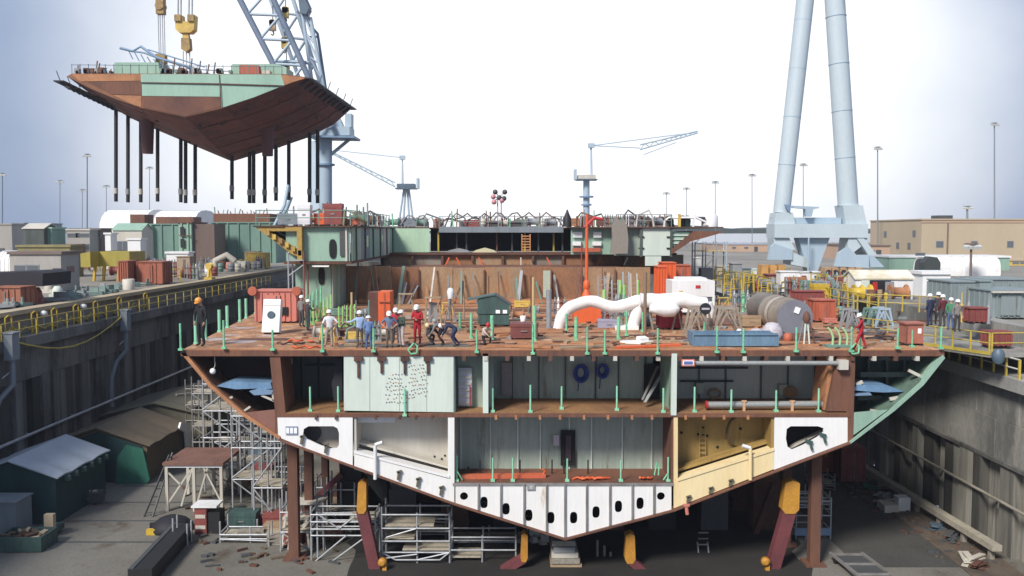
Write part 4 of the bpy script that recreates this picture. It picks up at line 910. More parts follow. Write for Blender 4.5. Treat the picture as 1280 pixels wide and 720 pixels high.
# wooden trestles behind the people
def trestle(p, w, h, d, mt, lab, grp=None, top=True, r=.07, cat='trestle', name='trestle'):
    t = thing(name, lab, cat, p, grp); p = V(p)
    for sx in (-1, 1):
        for y in (0, d):
            m = MB(); m.beam(p + V((sx*w/2, y, 0)), p + V((sx*w*.36, y*.7+d*.15, h)), r); m.build('leg', mt, t)
    m = MB(); m.beam(p + V((-w*.46, d/2, h)), p + V((w*.46, d/2, h)), d*.8+.05, r); m.build('top_beam', mt, t)
    m = MB(); m.beam(p + V((-w*.46, 0, h*.15)), p + V((w*.38, 0, h*.9)), r*.7); m.build('brace', mt, t)
    return t
p = D(507, 403); trestle(p, 1.0, 1.75, .6, wood, 'tall timber trestle behind the man in green')
p = D(541, 418); t_ = trestle(p, .95, 2.0, .6, wood, 'timber trestle with grey canvas beside the worker in red coveralls')
p = D(541, 417); m = MB(); m.prism([(p.x-.28, p.z+.6), (p.x+.28, p.z+.5), (p.x+.22, p.z+1.7), (p.x-.2, p.z+1.75)], [], fxz, (p.y+.1, p.y+.2)); T(m, 'canvas_sheet', grey, 'grey canvas sheet hanging on the timber trestle beside the worker in red', 'canvas')
# tripod with white lamp
p = D(563, 418); s = sxy(p)
t = thing('lamp_tripod', 'white lamp on a spindly tripod behind the bending workers', 'lamp', p)
for dx, dy in ((-.45, 0), (.5, .1), (.05, .5)):
    m = MB(); m.tube(p + V((dx, dy, 0)), p + V((0, .2, 2.0)), .035, 6); m.build('leg', steel, t)
m = MB(); m.lathe([(.14, 0), (.2, .35), (.14, .55), (.02, .6)], p + V((0, .2, 1.95)), 10); m.build('lamp_head', white_paint, t)
m = MB(); m.beam(p + V((-.5, .2, 1.9)), p + V((-.05, .2, 2.3)), .06); m.beam(p + V((.5, .2, 2.0)), p + V((.05, .2, 2.3)), .06); m.build('arm', steel, t)
# tall thin masts on deck
for i, (px, b, tp, r, mt, lab) in enumerate(((664, 404, 345, .05, rust_dark, 'thin dark pole standing close to a tan pole on the mid deck'), (666.5, 408, 346, .09, mat('tan_post', (.5,.38,.2)), 'tall tan pole standing behind a green stanchion on the mid deck'), (686, 412, 362, .16, grey, 'short thick grey post at the left foot of the white duct'), (561, 400, 344, .05, grey, 'thin grey pole behind the lamp tripod'), (611, 385, 345, .04, rust_mid, 'thin brown pole behind the green dumpster'), (806, 420, 340, .09, mat('mast_brown', (.24,.17,.11), .7, fine=.2), 'thick tan mast crossing in front of the white duct'))):
    p = D(px, b); m = MB(); m.tube(p, p + V((0, 0, (b-tp)*p.y/F)), r, 8); m.ob(p + V((0, 0, .03)), (r*4, r*4, .06)); T(m, 'deck_pole', mt, lab, 'pole')
# slanting timbers against the bulkhead
for i, (x, y, x2, y2, lab) in enumerate(((700, 376, 722, 352, 'grey plank leaning against the rusty bulkhead beside the orange mast'), (689, 378, 700, 382, 'short timber lying below the pale plate on the bulkhead'))):
    a = D(x, y); a.z += .2; b = pt(x2, y2, a.y+1); m = MB(); m.beam(a, b, .2, .06); T(m, 'plank', wood_grey if i == 0 else wood, lab, 'plank')
# orange mast crane with orange base
p = D(733, 402); p.x = D(735, 402).x
t = thing('orange_jib_mast', 'slim orange mast on a red-orange pedestal rising behind the white duct', 'mast', tuple(p))
m = MB(); a = pt(733, 385, p.y); m.tube((a.x, p.y, 12.2), (a.x, p.y, pt(733, 268, p.y).z), .1, 10); m.build('mast_tube', orange, t)
m = MB(); m.box(p.x-.95, p.x+.75, p.y-.6, p.y+.8, ZD, ZD+1.35); m.lathe([(.4, 0), (.3, .3), (.14, .7)], (a.x, p.y, ZD+1.35), 10); m.build('pedestal', orange, t)
m = MB(); m.lathe([(.14, 0), (.22, .15), (.2, .5), (.1, .6)], (a.x, p.y, 13.0), 10); m.build('swivel', orange, t)
m = MB(); b = pt(727, 300, p.y); m.tube((b.x, p.y, 12.6), (b.x, p.y, 16), .045, 6); m.build('guide_rod', red_dull, t)
m = MB(); q = pt(735, 272, p.y); m.path([(q.x-.2, p.y, q.z-.6), (q.x+.4, p.y, q.z), (q.x+.9, p.y, q.z-.1)], .1, 6); m.build('jib_head', red, t)
# white ventilation ducts
def duct(m, pts, rs, n=14, step=.22):
    out, rr = [], []
    P4 = [pts[0]] + list(pts) + [pts[-1]]
    for i in range(len(pts)-1):
        a, b, c, d = P4[i:i+4]; k = max(2, int((c-b).length/step))
        for j in range(k):
            q = j/k; out.append(.5*((2*b) + (c-a)*q + (2*a-5*b+4*c-d)*q*q + (3*b-a-3*c+d)*q**3)); rr.append(rs[i]*(1-q)+rs[i+1]*q)
    out.append(pts[-1]); rr.append(rs[-1])
    rr = [r_*(1 + (.035 if i % 3 == 0 else -.02) + random.uniform(-.02, .02)) for i, r_ in enumerate(rr)]
    m.path(out, rr, n)
Yd = 51.0
t = thing('ventilation_duct', 'thick white ventilation duct humping across the deck and splitting into two feet', 'duct', tuple(D(760, 414)))
m = MB(); duct(m, [pt(697, 412, Yd), pt(702, 398, Yd), pt(709, 387, Yd), pt(722, 380.5, Yd), pt(738, 376.5, Yd), pt(750, 379, Yd), pt(763, 383.5, Yd), pt(778, 382.5, Yd), pt(795, 377.5, Yd), pt(815, 375, Yd)], [.36, .36, .36, .35, .34, .34, .34, .36, .38, .40]); m.build('main_pipe', white_fabric, t)
m = MB(); duct(m, [pt(802, 377, Yd), pt(796, 393, Yd), pt(790, 413, Yd)], [.36]*3); m.build('branch', white_fabric, t)
m = MB(); a = pt(790, 411, Yd); m.ob(a + V((-.35, 0, -.05)), (1.35, .9, .5)); m.build('foot', white_fabric, t)
m = MB(); m.lathe([(.42, 0), (.42, .12)], pt(697, 414, Yd), 14); m.build('collar', white_paint, t)
Yd = 50.2
t = thing('ventilation_duct', 'fat white duct with round bulge running from the tan mast to the white cabin', 'duct', tuple(D(845, 414)))
m = MB(); duct(m, [pt(800, 375, Yd), pt(830, 376, Yd), pt(852, 375, Yd), pt(870, 379, Yd), pt(884, 378, Yd)], [.38, .42, .46, .40, .28]); m.build('main_pipe', white_fabric, t)
m = MB(); m.path([pt(812, 386, Yd-.4), pt(830, 387, Yd-.4), pt(842, 387, Yd-.4), pt(849, 386, Yd-.4)], [.2, .42, .40, .12], 14); m.build('bulge', white_fabric, t)
m = MB(); m.path([pt(884, 380, Yd), pt(888, 388, Yd), pt(887, 397, Yd)], [.3, .26, .2], 12); m.build('elbow', white_fabric, t)
for x in (811, 848, 870):
    m = MB(); a = pt(x, 385, Yd); m.beam((a.x-.3, Yd+.3, ZD), (a.x, Yd+.3, a.z), .1); m.beam((a.x+.3, Yd+.3, ZD), (a.x, Yd+.3, a.z), .1); m.build('trestle_leg', wood_grey, t)
m = MB(); p = D(768, 424)
t = thing('cloth_heap', 'crumpled white sheeting lying on the deck before the duct foot', 'sheeting', p)
p = D(796, 429); m = MB(); m.prism([(p.x + .9*math.cos(q)*random.uniform(.6, 1), p.y + .5*math.sin(q)*random.uniform(.6, 1)) for q in [k*.45 for k in range(14)]], [], fxy, (ZD+.01, ZD+.12)); m.ob(p + V((.3, .1, .2)), (.5, .4, .2), .4, .2); m.build('sheet', white_fabric, t)
# white cabin (control van)
p = D(867, 396); Yc = p.y
t = thing('control_cabin', 'white boxy control cabin with dark window band and small red sign behind the ducts', 'cabin', tuple(p))
a, b = pt(840, 351, Yc), pt(893, 396, Yc)
zw1, zw0 = pt(866, 371, Yc).z, pt(866, 377, Yc).z
m = MB(); m.box(a.x, b.x, Yc, Yc+2.3, ZD+.3, zw0); m.box(a.x, b.x, Yc, Yc+2.3, zw1, a.z); m.box(a.x, a.x+.15, Yc, Yc+2.3, zw0, zw1); m.box(b.x-.15, b.x, Yc, Yc+2.3, zw0, zw1); m.build('body', white_paint, t)
m = MB(); m.box(a.x+.16, b.x-.16, Yc+.06, Yc+2.2, zw0+.004, zw1-.004); m.build('window', glass, t)
m = MB(); m.box(a.x+.5, b.x-.5, Yc+.2, Yc+2.1, a.z, a.z+.18); m.build('roof_vent', white_paint, t)
m = MB(); q = pt(872.5, 358.5, Yc); m.box(q.x-.16, q.x+.16, Yc-.03, Yc-.003, q.z-.1, q.z+.1); m.build('sign', red, t)
m = MB(); q = pt(851, 365, Yc); m.box(q.x-.12, q.x+.12, Yc-.03, Yc-.003, q.z-.1, q.z+.08); m.build('label_plate', yellow, t)
m = MB(); m.box(a.x+.1, b.x-.1, Yc+.1, Yc+2.2, ZD, ZD+.298); m.build('skid', black, t)
# round black sign on the sawhorse
p = pt(882, 386, 45.6)
m = MB(); m.lathe([(.3, 0), (.3, .06)], p, 18, 'y'); t = thing('round_sign', 'round black sign with pale bar propped at the end of the white duct', 'sign', tuple(p)); m.build('disc', black, t)
m = MB(); m.box(p.x-.2, p.x+.2, p.y-.02, p.y-.004, p.z-.05, p.z+.05); m.build('bar', mat('notice_pale'), t)
m = MB(); m.beam(p + V((0, .1, 0)), (p.x+.1, p.y+.2, ZD), .06); m.build('stake', steel, t)
# steel sawhorse frames
frame_m = mat('greybrown_frame', (.36,.31,.25), .7, 0, (.28,.22,.16), .5, 2, fine=.2)
def aframe(px, b, wpx, hpx, lab, mt=frame_m, grp=None):
    p = D(px, b); s = sxy(p); t = thing('lattice_stand', lab, 'stand', p, grp); w, h = wpx/s, hpx/s
    for y in (0, .9):
        o = V((0, y, 0))
        for x0, x1 in ((-.5, -.28), (.5, .28)):
            m = MB(); m.beam(p + o + V((x0*w, 0, 0)), p + o + V((x1*w, 0, h)), .11); m.build('leg', mt, t)
        m = MB(); m.beam(p + o + V((-.34*w, 0, h)), p + o + V((.34*w, 0, h)), .13); m.build('top_beam', mt, t)
        for x0, z0, x1, z1 in ((-.45, .1, 0.0, .95), (.0, .95, .4, .2)):
            m = MB(); m.beam(p + o + V((x0*w, 0, z0*h)), p + o + V((x1*w, 0, z1*h)), .08); m.build('brace', mt, t)
    return t
aframe(910, 425, 38, 40, 'tall lattice steel stand behind the right end of the blue trough')
aframe(875, 423, 34, 38, 'tall lattice steel stand at the left end of the blue trough beside the round sign')
p = D(838, 412); cratebox('small_bin', 'crimson bin under the fat white duct', 'bin', p, 1.2, 1, 1.15, mat('crimson', (.35,.03,.06), .6, fine=.15), 3)
for i, (px, py, lab) in enumerate(((898, 420, 'white round lamp head lying on the blue trough in front of the lattice stands'), (924, 416, 'crumpled white bag at the right foot of the tall lattice stand'))):
    p = pt(px, py, 44.4); m = MB()
    if i == 0: m.lathe([(.05, -.05), (.24, .05), (.26, .15), (.1, .2)], p, 14, 'y'); m.beam(p + V((0, .1, -.1)), p + V((0, .1, -.35)), .06)
    else: m.lathe([(.2, -.5), (.33, -.25), (.2, .05), (.08, .2)], p, 9)
    T(m, 'flood_lamp' if i == 0 else 'sack', white_paint, lab, 'lamp' if i == 0 else 'bag')
# blue trough at the deck edge
p = pt(918, 436, 43.2); s = F/43.2
t = thing('steel_trough', 'long blue steel trough lying along the deck edge under the lattice stands', 'trough', (p.x, 43.2, ZD))
w = 105/s; h = 17/s
m = MB(); x0, x1 = p.x-w/2, p.x+w/2
m.box(x0, x1, 43.0, 43.08, ZD+.05, ZD+h); m.box(x0, x1, 44.2, 44.28, ZD+.05, ZD+h); m.box(x0, x1, 43.08, 44.2, ZD+.05, ZD+.15); m.build('trough_body', blue_trough, t)
m = MB(); m.box(x0-.05, x0-.002, 42.95, 44.3, ZD+.05, ZD+h+.05); m.box(x1+.002, x1+.05, 42.95, 44.3, ZD+.05, ZD+h*.9); m.build('end_plate', blue_trough, t)
m = MB(); m.box(x0, x1, 42.93, 42.99, ZD+h-.08, ZD+h+.02); m.box(x0, x1, 42.93, 42.99, ZD+.05, ZD+.13); m.build('flange', blue_trough, t)
# crumpled wrapping beyond the trough
p = D(965, 424); m = MB()
t = thing('wrapped_bundle', 'pale crumpled plastic-wrapped bundle between the trough and the big cylinder', 'bundle', p)
m.lathe([(.5, 0), (.62, .25), (.5, .6), (.3, .85), (.02, .9)], p, 8); m.lathe([(.4, 0), (.5, .2), (.3, .5), (.02, .55)], p + V((-.7, .3, 0)), 7); m.build('wrapping', mat('pale_wrap', (.52,.5,.54), .6, 0, (.4,.37,.4), .5, 3, fine=.2, bump=.5), t)
p = D(985, 426); m = MB(); m.lathe([(.2, 0), (.26, .15), (.18, .38), (.02, .42)], p, 9); T(m, 'float_ball', red_orange, 'small red-orange float on the deck below the big cylinder', 'float')
# big brown cylinder with grey end
ca, cb = V((15.55, 48.6, 0)), V((15.2, 55.0, 0)); zc = pt(1000, 397, 48.6).z; r = 22.5*48.6/F
t = thing('storage_cylinder', 'large brown cylinder lying on its side with grey end plate and white sticker', 'cylinder', (15.4, 48.6, ZD))
m = MB(); m.lathe([(r*.97, 0), (r, .1), (r, 1.5), (r*1.04, 1.52), (r*1.04, 1.7), (r, 1.72), (r, 3.4), (r*1.04, 3.42), (r*1.04, 3.6), (r, 3.62), (r, 6.3), (r*.9, 6.5)], (15.55, 48.6, zc), 28, 'y'); m.build('shell', mat('brown_shell', (.25,.215,.175), .6, 0, (.17,.145,.12), .5, .8, fine=.2), t)
m = MB(); m.lathe([(r*1.0, 0), (r*1.0, .06)], (15.55, 48.5, zc), 28, 'y'); m.build('end_plate', mat('slate_end', (.20,.21,.245), .6, 0, (.17,.18,.21), .5, 1, fine=.1), t)
m = MB(); q = pt(997, 388, 48.4); m.ob((q.x, 48.46, q.z), (.3, .03, .34), 0, 0, .35); m.build('sticker', lens_white, t)
m = MB(); m.lathe([(r*1.01, 0), (r*1.01, .5)], (15.55, 50.5, zc), 28, 'y'); m.build('pale_band', mat('pale_band', (.45,.4,.34), .6, fine=.2), t)
m = MB()
for y in (49.6, 53.6): m.box(15.55-r, 15.55+r, y, y+.3, ZD, zc-r*.75)
m.build('cradle', steel, t)
p = D(1008, 432)
t = thing('rigging_stand', 'rusty gas torch stand with chains in front of the grey cylinder end', 'stand', p)
m = MB(); m.box(p.x-.55, p.x+.55, p.y-.2, p.y+.25, ZD, ZD+.08); m.build('base', rust_orange, t)
for dx in (-.4, -.12, .15, .42):
    m = MB(); m.tube(p + V((dx, 0, .08)), p + V((dx*.4, .05, 1.15)), .045, 6); m.build('leg', (steel, green_pale, green_pale, rust_mid)[int((dx+.4)*3.7)], t)
m = MB(); m.lathe([(.1, 0), (.2, .2), (.16, .45), (.05, .6)], p + V((0, .05, 1.1)), 10); m.build('valve_head', rust_mid, t)
# curved green hooks on a pallet
p = D(1047, 434)
t = thing('hook_rack', 'low rack of three curved pale green hooks near the red worker', 'hook rack', p)
m = MB(); m.box(p.x-.55, p.x+.55, p.y-.3, p.y+.4, ZD, ZD+.12); m.build('base', green_block, t)
for dx in (-.35, 0, .35):
    m = MB(); m.path([p + V((dx+.1, 0, .1)), p + V((dx+.12, 0, .5)), p + V((dx, 0, .8)), p + V((dx-.15, 0, .95))], .06, 7); m.build('hook', mat('hook_green', (.4,.6,.3), .5, fine=.1), t)
# pump frame, red
p = D(1030, 403); s = sxy(p)
cratebox('power_pack', 'low red power pack box right of the big brown cylinder', 'power pack', D(1030, 403), 1.3, 1.2, 1.35, red_orange, 3)
cratebox('steel_rack', 'red openwork steel rack behind the big brown cylinder', 'rack', D(1012, 392), 1.9, 1.0, 1.5, red_dull, 6)
# salmon toolbox cabinet near the starboard deck edge
p = D(1143, 432); s = sxy(p)
t = cratebox('tool_cabinet', 'upright salmon red cabinet with white label at the starboard deck corner', 'cabinet', p, 22/s, .8, 27/s, mat('dull_salmon', (.42,.15,.1), .6, 0, (.3,.12,.09), .5, 1.5, fine=.25), 0)
m = MB(); m.box(p.x+.15, p.x+.32, p.y-.02, p.y-.003, p.z+.6, p.z+.85); m.build('label_plate', lens_white, t)
m = MB(); m.box(p.x-.42, p.x-.38, p.y-.03, p.y-.003, p.z+.15, p.z+1.0); m.build('door_edge', rust_dark, t)
p = D(1136, 430); m = MB(); m.path([p + V((-.2 + .05*k, 0, .3*k*.6 + (.2 if k else 0))) for k in range(6)], .06, 6); T(m, 'air_hose', rust_mid, 'brown hose looped up beside the upright salmon cabinet', 'hose')
# grey-blue step frames near the red worker
for i, (px, b, w_, h_, lab) in enumerate(((1066, 414, 18, 26, 'small grey A-frame step behind the red worker'), (1105, 408, 22, 22, 'pale blue trestle right of the red worker'), (1092, 407, 16, 20, 'green-grey trestle between the red worker and the pale blue trestle'))):
    aframe(px, b, w_, h_, lab, (grey, blue_crane, green_block)[i])
for i, (px, py) in enumerate(((1100, 424), (1118, 418), (1090, 418), (1030, 425), (930, 400), (905, 396))):
    p = D(px, py); m = MB(); m.path([p + V((.7*math.cos(q)*(1+.1*math.sin(3*q)), .45*math.sin(q), .06 + .05*math.sin(2*q+i))) for q in [k*.5 for k in range(14)]], .05, 5)
    T(m, 'cable_coil', (black, rust_dark, grey_dark)[i % 3], ('black cable coil on the deck right of the red worker', 'brown cable coil near the salmon cabinet', 'grey cable coil behind the red worker', 'black cable coil beside the green hook rack', 'brown cable coil left of the big cylinder', 'grey cable coil behind the tall lattice stand')[i], 'cable')
# bundles, gas bottles etc on the mid-starboard deck behind the duct
for i, (px, py, s_, lab) in enumerate(((757, 402, .9, 'gas bottle rack behind the hump of the white duct'), (778, 396, 1.0, 'gas bottle rack between the duct hump and its branch'), (700, 394, .8, 'gas bottle rack near the short thick grey post'), (926, 392, 1.1, 'gas bottle rack behind the right-hand lattice stand'), (944, 398, 1, 'gas bottle rack left of the big brown cylinder'))):
    gas_rack(D(px, py), s_, lab, None, (galv, steel_blue, green_post) if i % 2 else (grey, lens_white, red_dull))
tool_box(D(761, 411), (1.3, .7, .55), mat('violet_grey', (.33,.32,.42), .6, fine=.1), 'low violet grey case under the white duct')
tool_box(D(803, 407), (1.0, .8, .9), steel_blue, 'dark blue case beside the right foot of the white duct')
# tall scaffold ladders and posts against the far bulkhead right side
for i, (px, b, tp) in enumerate(((752, 392, 345), (762, 388, 344), (769, 390, 350), (783, 386, 340), (793, 388, 342))):
    p = D(px, b); hh = (b-tp)*p.y/F; t = thing('deck_ladder', ('grey ladder left of the lime posts near the rusty bulkhead', 'second grey ladder beside the lime posts near the bulkhead', 'pale steel ladder right of the lime posts', 'blue grey ladder by the orange container', 'short pale ladder next to the orange container')[i], 'ladder', p)
    for dx in (-.22, .22):
        m = MB(); m.beam(p + V((dx, 0, 0)), p + V((dx, .5, hh)), .07); m.build('rail', (grey, steel, galv, blue_crane, white_grey)[i], t)
    for k in range(int(hh/.35)): m = MB(); m.beam(p + V((-.2, .5*k*.35/hh, .2+k*.35)), p + V((.2, .5*k*.35/hh, .2+k*.35)), .04); m.build('rung', grey, t)
for px, b, tp in ((755, 392, 362), (775, 388, 350), (780, 390, 356), (797, 384, 350)):
    p = D(px, b); stanch(p, (b-tp)*p.y/F, lime_post, .12)
p = D(800, 375); m = MB(); m.lathe([(.3, 0), (.5, .3), (.35, .7), (.05, .8)], p + V((0, 0, 1.0)), 10); m.tube(p, p + V((0, 0, 1)), .08, 6); T(m, 'red_lamp', red, 'round red hose drum on a post near the orange container', 'hose drum')
# orange containers beyond the starboard bulkhead end
for i, (px, b, wp, hp, lab) in enumerate(((828, 382, 10, 48, 'narrow tall orange container left of its wider twin'), (838, 380, 16, 50, 'tall orange container beside the white cabin'), (856, 378, 22, 44, 'darker orange container behind the white cabin roof'))):
    p = D(px, b); p.y += i*.8; s = sxy(p); cratebox('orange_container', lab, 'container', p, wp/s, 1.8, hp/s, orange if i < 2 else red_orange, 3)
# wood and plates on deck near the front edge
for i, (x, y, x2, y2, w_, lab) in enumerate(((700, 437, 760, 434, .3, 'pale long plank lying on the front deck below the white duct'), (610, 433, 690, 436, .35, 'long orange-brown plank lying at the front deck edge'), (770, 436, 850, 433, .3, 'orange rusty plank lying near the crumpled sheeting'), (433, 428, 468, 426, .5, 'grey plank bundle beside the man in the light blue shirt'), (380, 428, 400, 428, .3, 'pale plank beside the man in white'))):
    a, b = D(x, y), D(x2, y2); a.z += .07; b.z += .08; m = MB(); m.beam(a, b, w_, .1); T(m, 'plank', (wood, rust_orange, orange, grey, wood)[i], lab, 'plank')
for i, (px, py) in enumerate(((377, 428), (362, 431), (382, 436))):
    p = D(px, py); m = MB(); m.path([p + V((-.7 + .1*q, .25*math.sin(q*.9+i), .07 + .05*math.sin(q*.7)**2)) for q in range(15)], .05, 6); T(m, 'air_hose', (orange, rust_dark, orange)[i], ('orange hose end beside the port deck well', 'brown hose at the port deck edge', 'short orange hose near the man in white')[i], 'hose')
random.seed(55)
for i in range(30):
    xx = random.uniform(-12.5, 11.5); hh = random.uniform(1.2, 3.2); m = MB(); dx = random.uniform(-.7, .7)
    m.beam((xx, 69.2 - random.uniform(0, .4), ZD), (xx + dx, 70.1, ZD + hh), random.choice((.08, .14, .25)), .06); T(m, 'leaning_bar', random.choice((wood, steel, rust_mid, grey, green_block, rust_orange)), 'bar or plank leaning against the rusty bulkhead across the deck', 'plank', 'bars and planks leaning on the rusty bulkhead')
random.seed(77)
g = 'gear strewn over the rusty main deck'
for i in range(64):
    q = random.random()
    if q < .3: px, py = random.uniform(395, 480), random.uniform(392, 428)
    elif q < .5: px, py = random.uniform(520, 690), random.uniform(384, 404)
    else: px, py = random.uniform(880, 1060), random.uniform(378, 412)
    p = D(px, py); k = i % 8
    if k in (0, 4): tool_box(p, (random.uniform(.4, 1.3), .5, random.uniform(.3, .7)), random.choice(gear + [yellow_hook, salmon, wood]), 'lidded box among the gear strewn over the main deck', g)
    elif k == 1: gas_rack(p, .7, 'gas bottle rack among the gear strewn over the main deck', g)
    elif k == 2: drum(p, random.choice(gear), 'drum among the gear strewn over the main deck', g, .24, .7)
    elif k == 3: trestle(p, .8, random.uniform(.6, 1.1), .5, random.choice((wood, steel, frame_m, yellow_hook)), 'small trestle among the gear strewn over the main deck', g, r=.06)
    elif k == 5: small_winch(p, .7, random.choice(gear), 'winch among the gear strewn over the main deck', g)
    elif k == 6: hose_arch(p, random.uniform(.8, 1.6), random.uniform(.4, .9), .05, random.choice((black, rust_dark, green_block)), 'arched hose among the gear strewn over the main deck', g)
    else:
        m = MB(); h_ = random.uniform(1, 2.2); m.tube(p, p + V((0, 0, h_)), .05, 6); m.ob(p + V((0, 0, .04)), (.25, .25, .08)); T(m, 'deck_pole', random.choice((wood, steel, green_block, rust_mid)), 'thin upright pole among the gear strewn over the main deck', 'pole', g)
random.seed(5)
m = MB()
for k in range(90):
    px = random.uniform(395, 1130); py = random.uniform(396, 433); p = D(px, py); q = random.uniform(0, 6.28); L_ = random.uniform(.8, 3)
    m.path([p + V((L_*j/5*math.cos(q) + .25*math.sin(j*2.1+k), .5*L_*j/5*math.sin(q) + .2*math.cos(j*1.7+k), .03)) for j in range(6)], random.choice((.025, .035, .05)), 5)
T(m, 'cable_clutter', rust_dark, 'thin dark cables snaking all over the rusty deck', 'cables', None, 'stuff')
m = MB()
for k in range(260):
    px = random.uniform(380, 1130); py = random.uniform(390, 434); p = D(px, py); m.cur = random.randrange(4); m.ob(p + V((0, 0, .06)), (random.uniform(.1, .7), random.uniform(.05, .3), random.uniform(.04, .16)), random.uniform(0, 3))
T(m, 'scrap_litter', [rust_dark, wood, grey, rust_orange], 'offcuts of steel and wood scattered all over the rusty deck', 'scrap', None, 'stuff')
# ================================================================ people
CLOTH = {}
def cloth(name, col): return mat('cloth_' + name, col, .85, 0, tuple(c*.75 for c in col), .5, 4, fine=.12)
BASE = dict(pel=(0,0,.95), spi=(0,0,1.13), che=(0,0,1.34), nec=(0,0,1.49), hd=(0,.02,1.58), top=(0,.02,1.70),
    sl=(-.19,0,1.42), el=(-.25,-.03,1.14), wl=(-.25,.07,.90), sr=(.19,0,1.42), er=(.25,-.03,1.14), wr=(.25,.07,.90),
    hl=(-.10,0,.90), kl=(-.11,.03,.50), al=(-.12,-.02,.09), tl=(-.14,.14,.045), hr=(.10,0,.90), kr=(.11,.03,.50), ar=(.12,-.02,.09), tr=(.14,.14,.045))
RAD = dict(pel=(.15,.115), spi=(.145,.11), che=(.165,.12), nec=(.06,.06), hd=(.075,.085), top=(.075,.09), sl=(.075,.075), el=(.052,.052), wl=(.034,.034),
    hl=(.1,.1), kl=(.07,.07), al=(.05,.05), tl=(.045,.04))
EDG = [('pel','spi',0),('spi','che',0),('che','nec',0),('nec','hd',2),('hd','top',2),('che','sl',0),('sl','el',0),('el','wl',0),('che','sr',0),('sr','er',0),('er','wr',0),
       ('pel','hl',1),('hl','kl',1),('kl','al',1),('al','tl',3),('pel','hr',1),('hr','kr',1),('kr','ar',1),('ar','tr',3)]
def person(label, base, yaw, shirt, trousers, hat=None, pose=None, scale=1.0, group=None, bare_arms=False):
    J = dict(BASE); J.update(pose or {})
    bm = bmesh.new(); lay = bm.verts.layers.skin.verify(); vs = {}
    for k, p in J.items():
        if k == 'face': continue
        v = bm.verts.new(p); rk = k if k in RAD else k[:-1] + 'l'
        v[lay].radius = RAD[rk]; v[lay].use_root = (k == 'pel'); vs[k] = v
    for a, b, _ in EDG: bm.edges.new((vs[a], vs[b]))
    me = bpy.data.meshes.new('person_body'); bm.to_mesh(me); bm.free()
    ob = bpy.data.objects.new('person_tmp', me); C.objects.link(ob)
    sk_ = ob.modifiers.new('skin', 'SKIN'); sk_.use_smooth_shade = True
    sb = ob.modifiers.new('sub', 'SUBSURF'); sb.levels = 1; sb.render_levels = 1
    dg = bpy.context.evaluated_depsgraph_get(); ev = ob.evaluated_get(dg)
    nm = bpy.data.meshes.new_from_object(ev); bpy.data.objects.remove(ob)
    fm = MB(); fm.v = [v.co.copy() for v in nm.vertices]
    segs = [(V(J[a]), V(J[b]), mi, a, b) for a, b, mi in EDG]
    for poly in nm.polygons:
        c = poly.center; best = 9; mi = 0
        for a, b, i, na, nb in segs:
            d = b - a; t_ = max(0, min(1, (c-a).dot(d)/max(d.length_squared, 1e-6))); q = (c - a - d*t_).length
            if q < best:
                best = q; mi = i
                if bare_arms and nb in ('wl', 'wr'): mi = 2
                if nb in ('wl', 'wr') and t_ > .93: mi = 2
        fm.f.append(list(poly.vertices)); fm.mi.append(mi); fm.sm.append(True)
    bpy.data.meshes.remove(nm)
    # hands: palm with four curled fingers and a thumb
    for s_, el, wr in ((-1, 'el', 'wl'), (1, 'er', 'wr')):
        w_, e_ = V(J[wr]), V(J[el]); d = (w_ - e_).normalized(); sd_ = V((0,1,0)) if abs(d.y) < .8 else V((0,0,1))
        u = (sd_ - d*sd_.dot(d)).normalized(); n_ = d.cross(u)
        fm.cur = 2
        fm.path([w_ - d*.01, w_ + d*.04, w_ + d*.095], [.026, .038, .034], 8)
        for k, L_ in enumerate((.072, .082, .078, .062)):
            o = w_ + d*.09 + u*(.027 - .018*k); cv = n_ * (-.02*s_)
            fm.path([o, o + d*L_*.55 + cv*.4, o + d*L_*.9 + cv*1.6], [.0095, .009, .007], 5)
        o = w_ + d*.03 + u*.03; fm.path([o, o + d*.03 + u*.025, o + d*.065 + u*.03], [.012, .011, .008], 5)
    # face
    hd, tp = V(J['hd']), V(J['top']); up = (tp - hd).normalized(); fw = V(J.get('face', (0, 1, 0))).normalized(); fw = (fw - up*fw.dot(up)).normalized(); rt = fw.cross(up)
    hc = hd.lerp(tp, .45)
    fm.cur = 2; fm.path([hc + fw*.075 + up*.02, hc + fw*.115 - up*.02, hc + fw*.08 - up*.03], [.008, .016, .01], 6)
    for sx in (-1, 1): fm.cur = 2; fm.ball(hc + rt*.085*sx, .022, 6, 1.4)
    fm.cur = 3
    for sx in (-1, 1): fm.ball(hc + rt*.032*sx + fw*.085 + up*.02, .010, 6)
    fm.path([hc + fw*.083 - up*.055 - rt*.024, hc + fw*.09 - up*.058, hc + fw*.083 - up*.055 + rt*.024], .006, 5)
    root = thing('person', label, 'person', tuple(base), group)
    root['_w'] = (0, 0, 0)
    ob = fm.build('person_body', [shirt, trousers, skin_m, boots], root)
    if hat:
        m = MB(); m.lathe([(.125, 0), (.13, .02), (.122, .07), (.085, .125), (.03, .145), (.001, .147)], (0, 0, 0), 14)
        br = [(.13*math.cos(q), .13*math.sin(q) + (.055 if math.sin(q) > .2 else .0)*math.sin(q)) for q in [k*math.pi/9 for k in range(18)]]
        m.prism(br, [], fxy, (-.012, .004))
        M3 = Matrix((rt, fw, up)).transposed(); o = hc + up*.045
        m.v = [o + M3 @ v for v in m.v]
        m.build('hard_hat', hat, root)
    root.rotation_euler = (0, 0, yaw); root.scale = (scale,)*3; root['_w'] = tuple(base)
    return root
hw = mat('hat_white', (.85,.85,.83), .4, fine=.03); ho = mat('hat_orange', (.75,.32,.06), .4, fine=.05); hy_ = mat('hat_tan', (.7,.55,.3), .4, fine=.05)
ARMS_FOLD = dict(el=(-.27,.05,1.16), wl=(.02,.22,1.18), er=(.27,.05,1.16), wr=(-.02,.24,1.12))
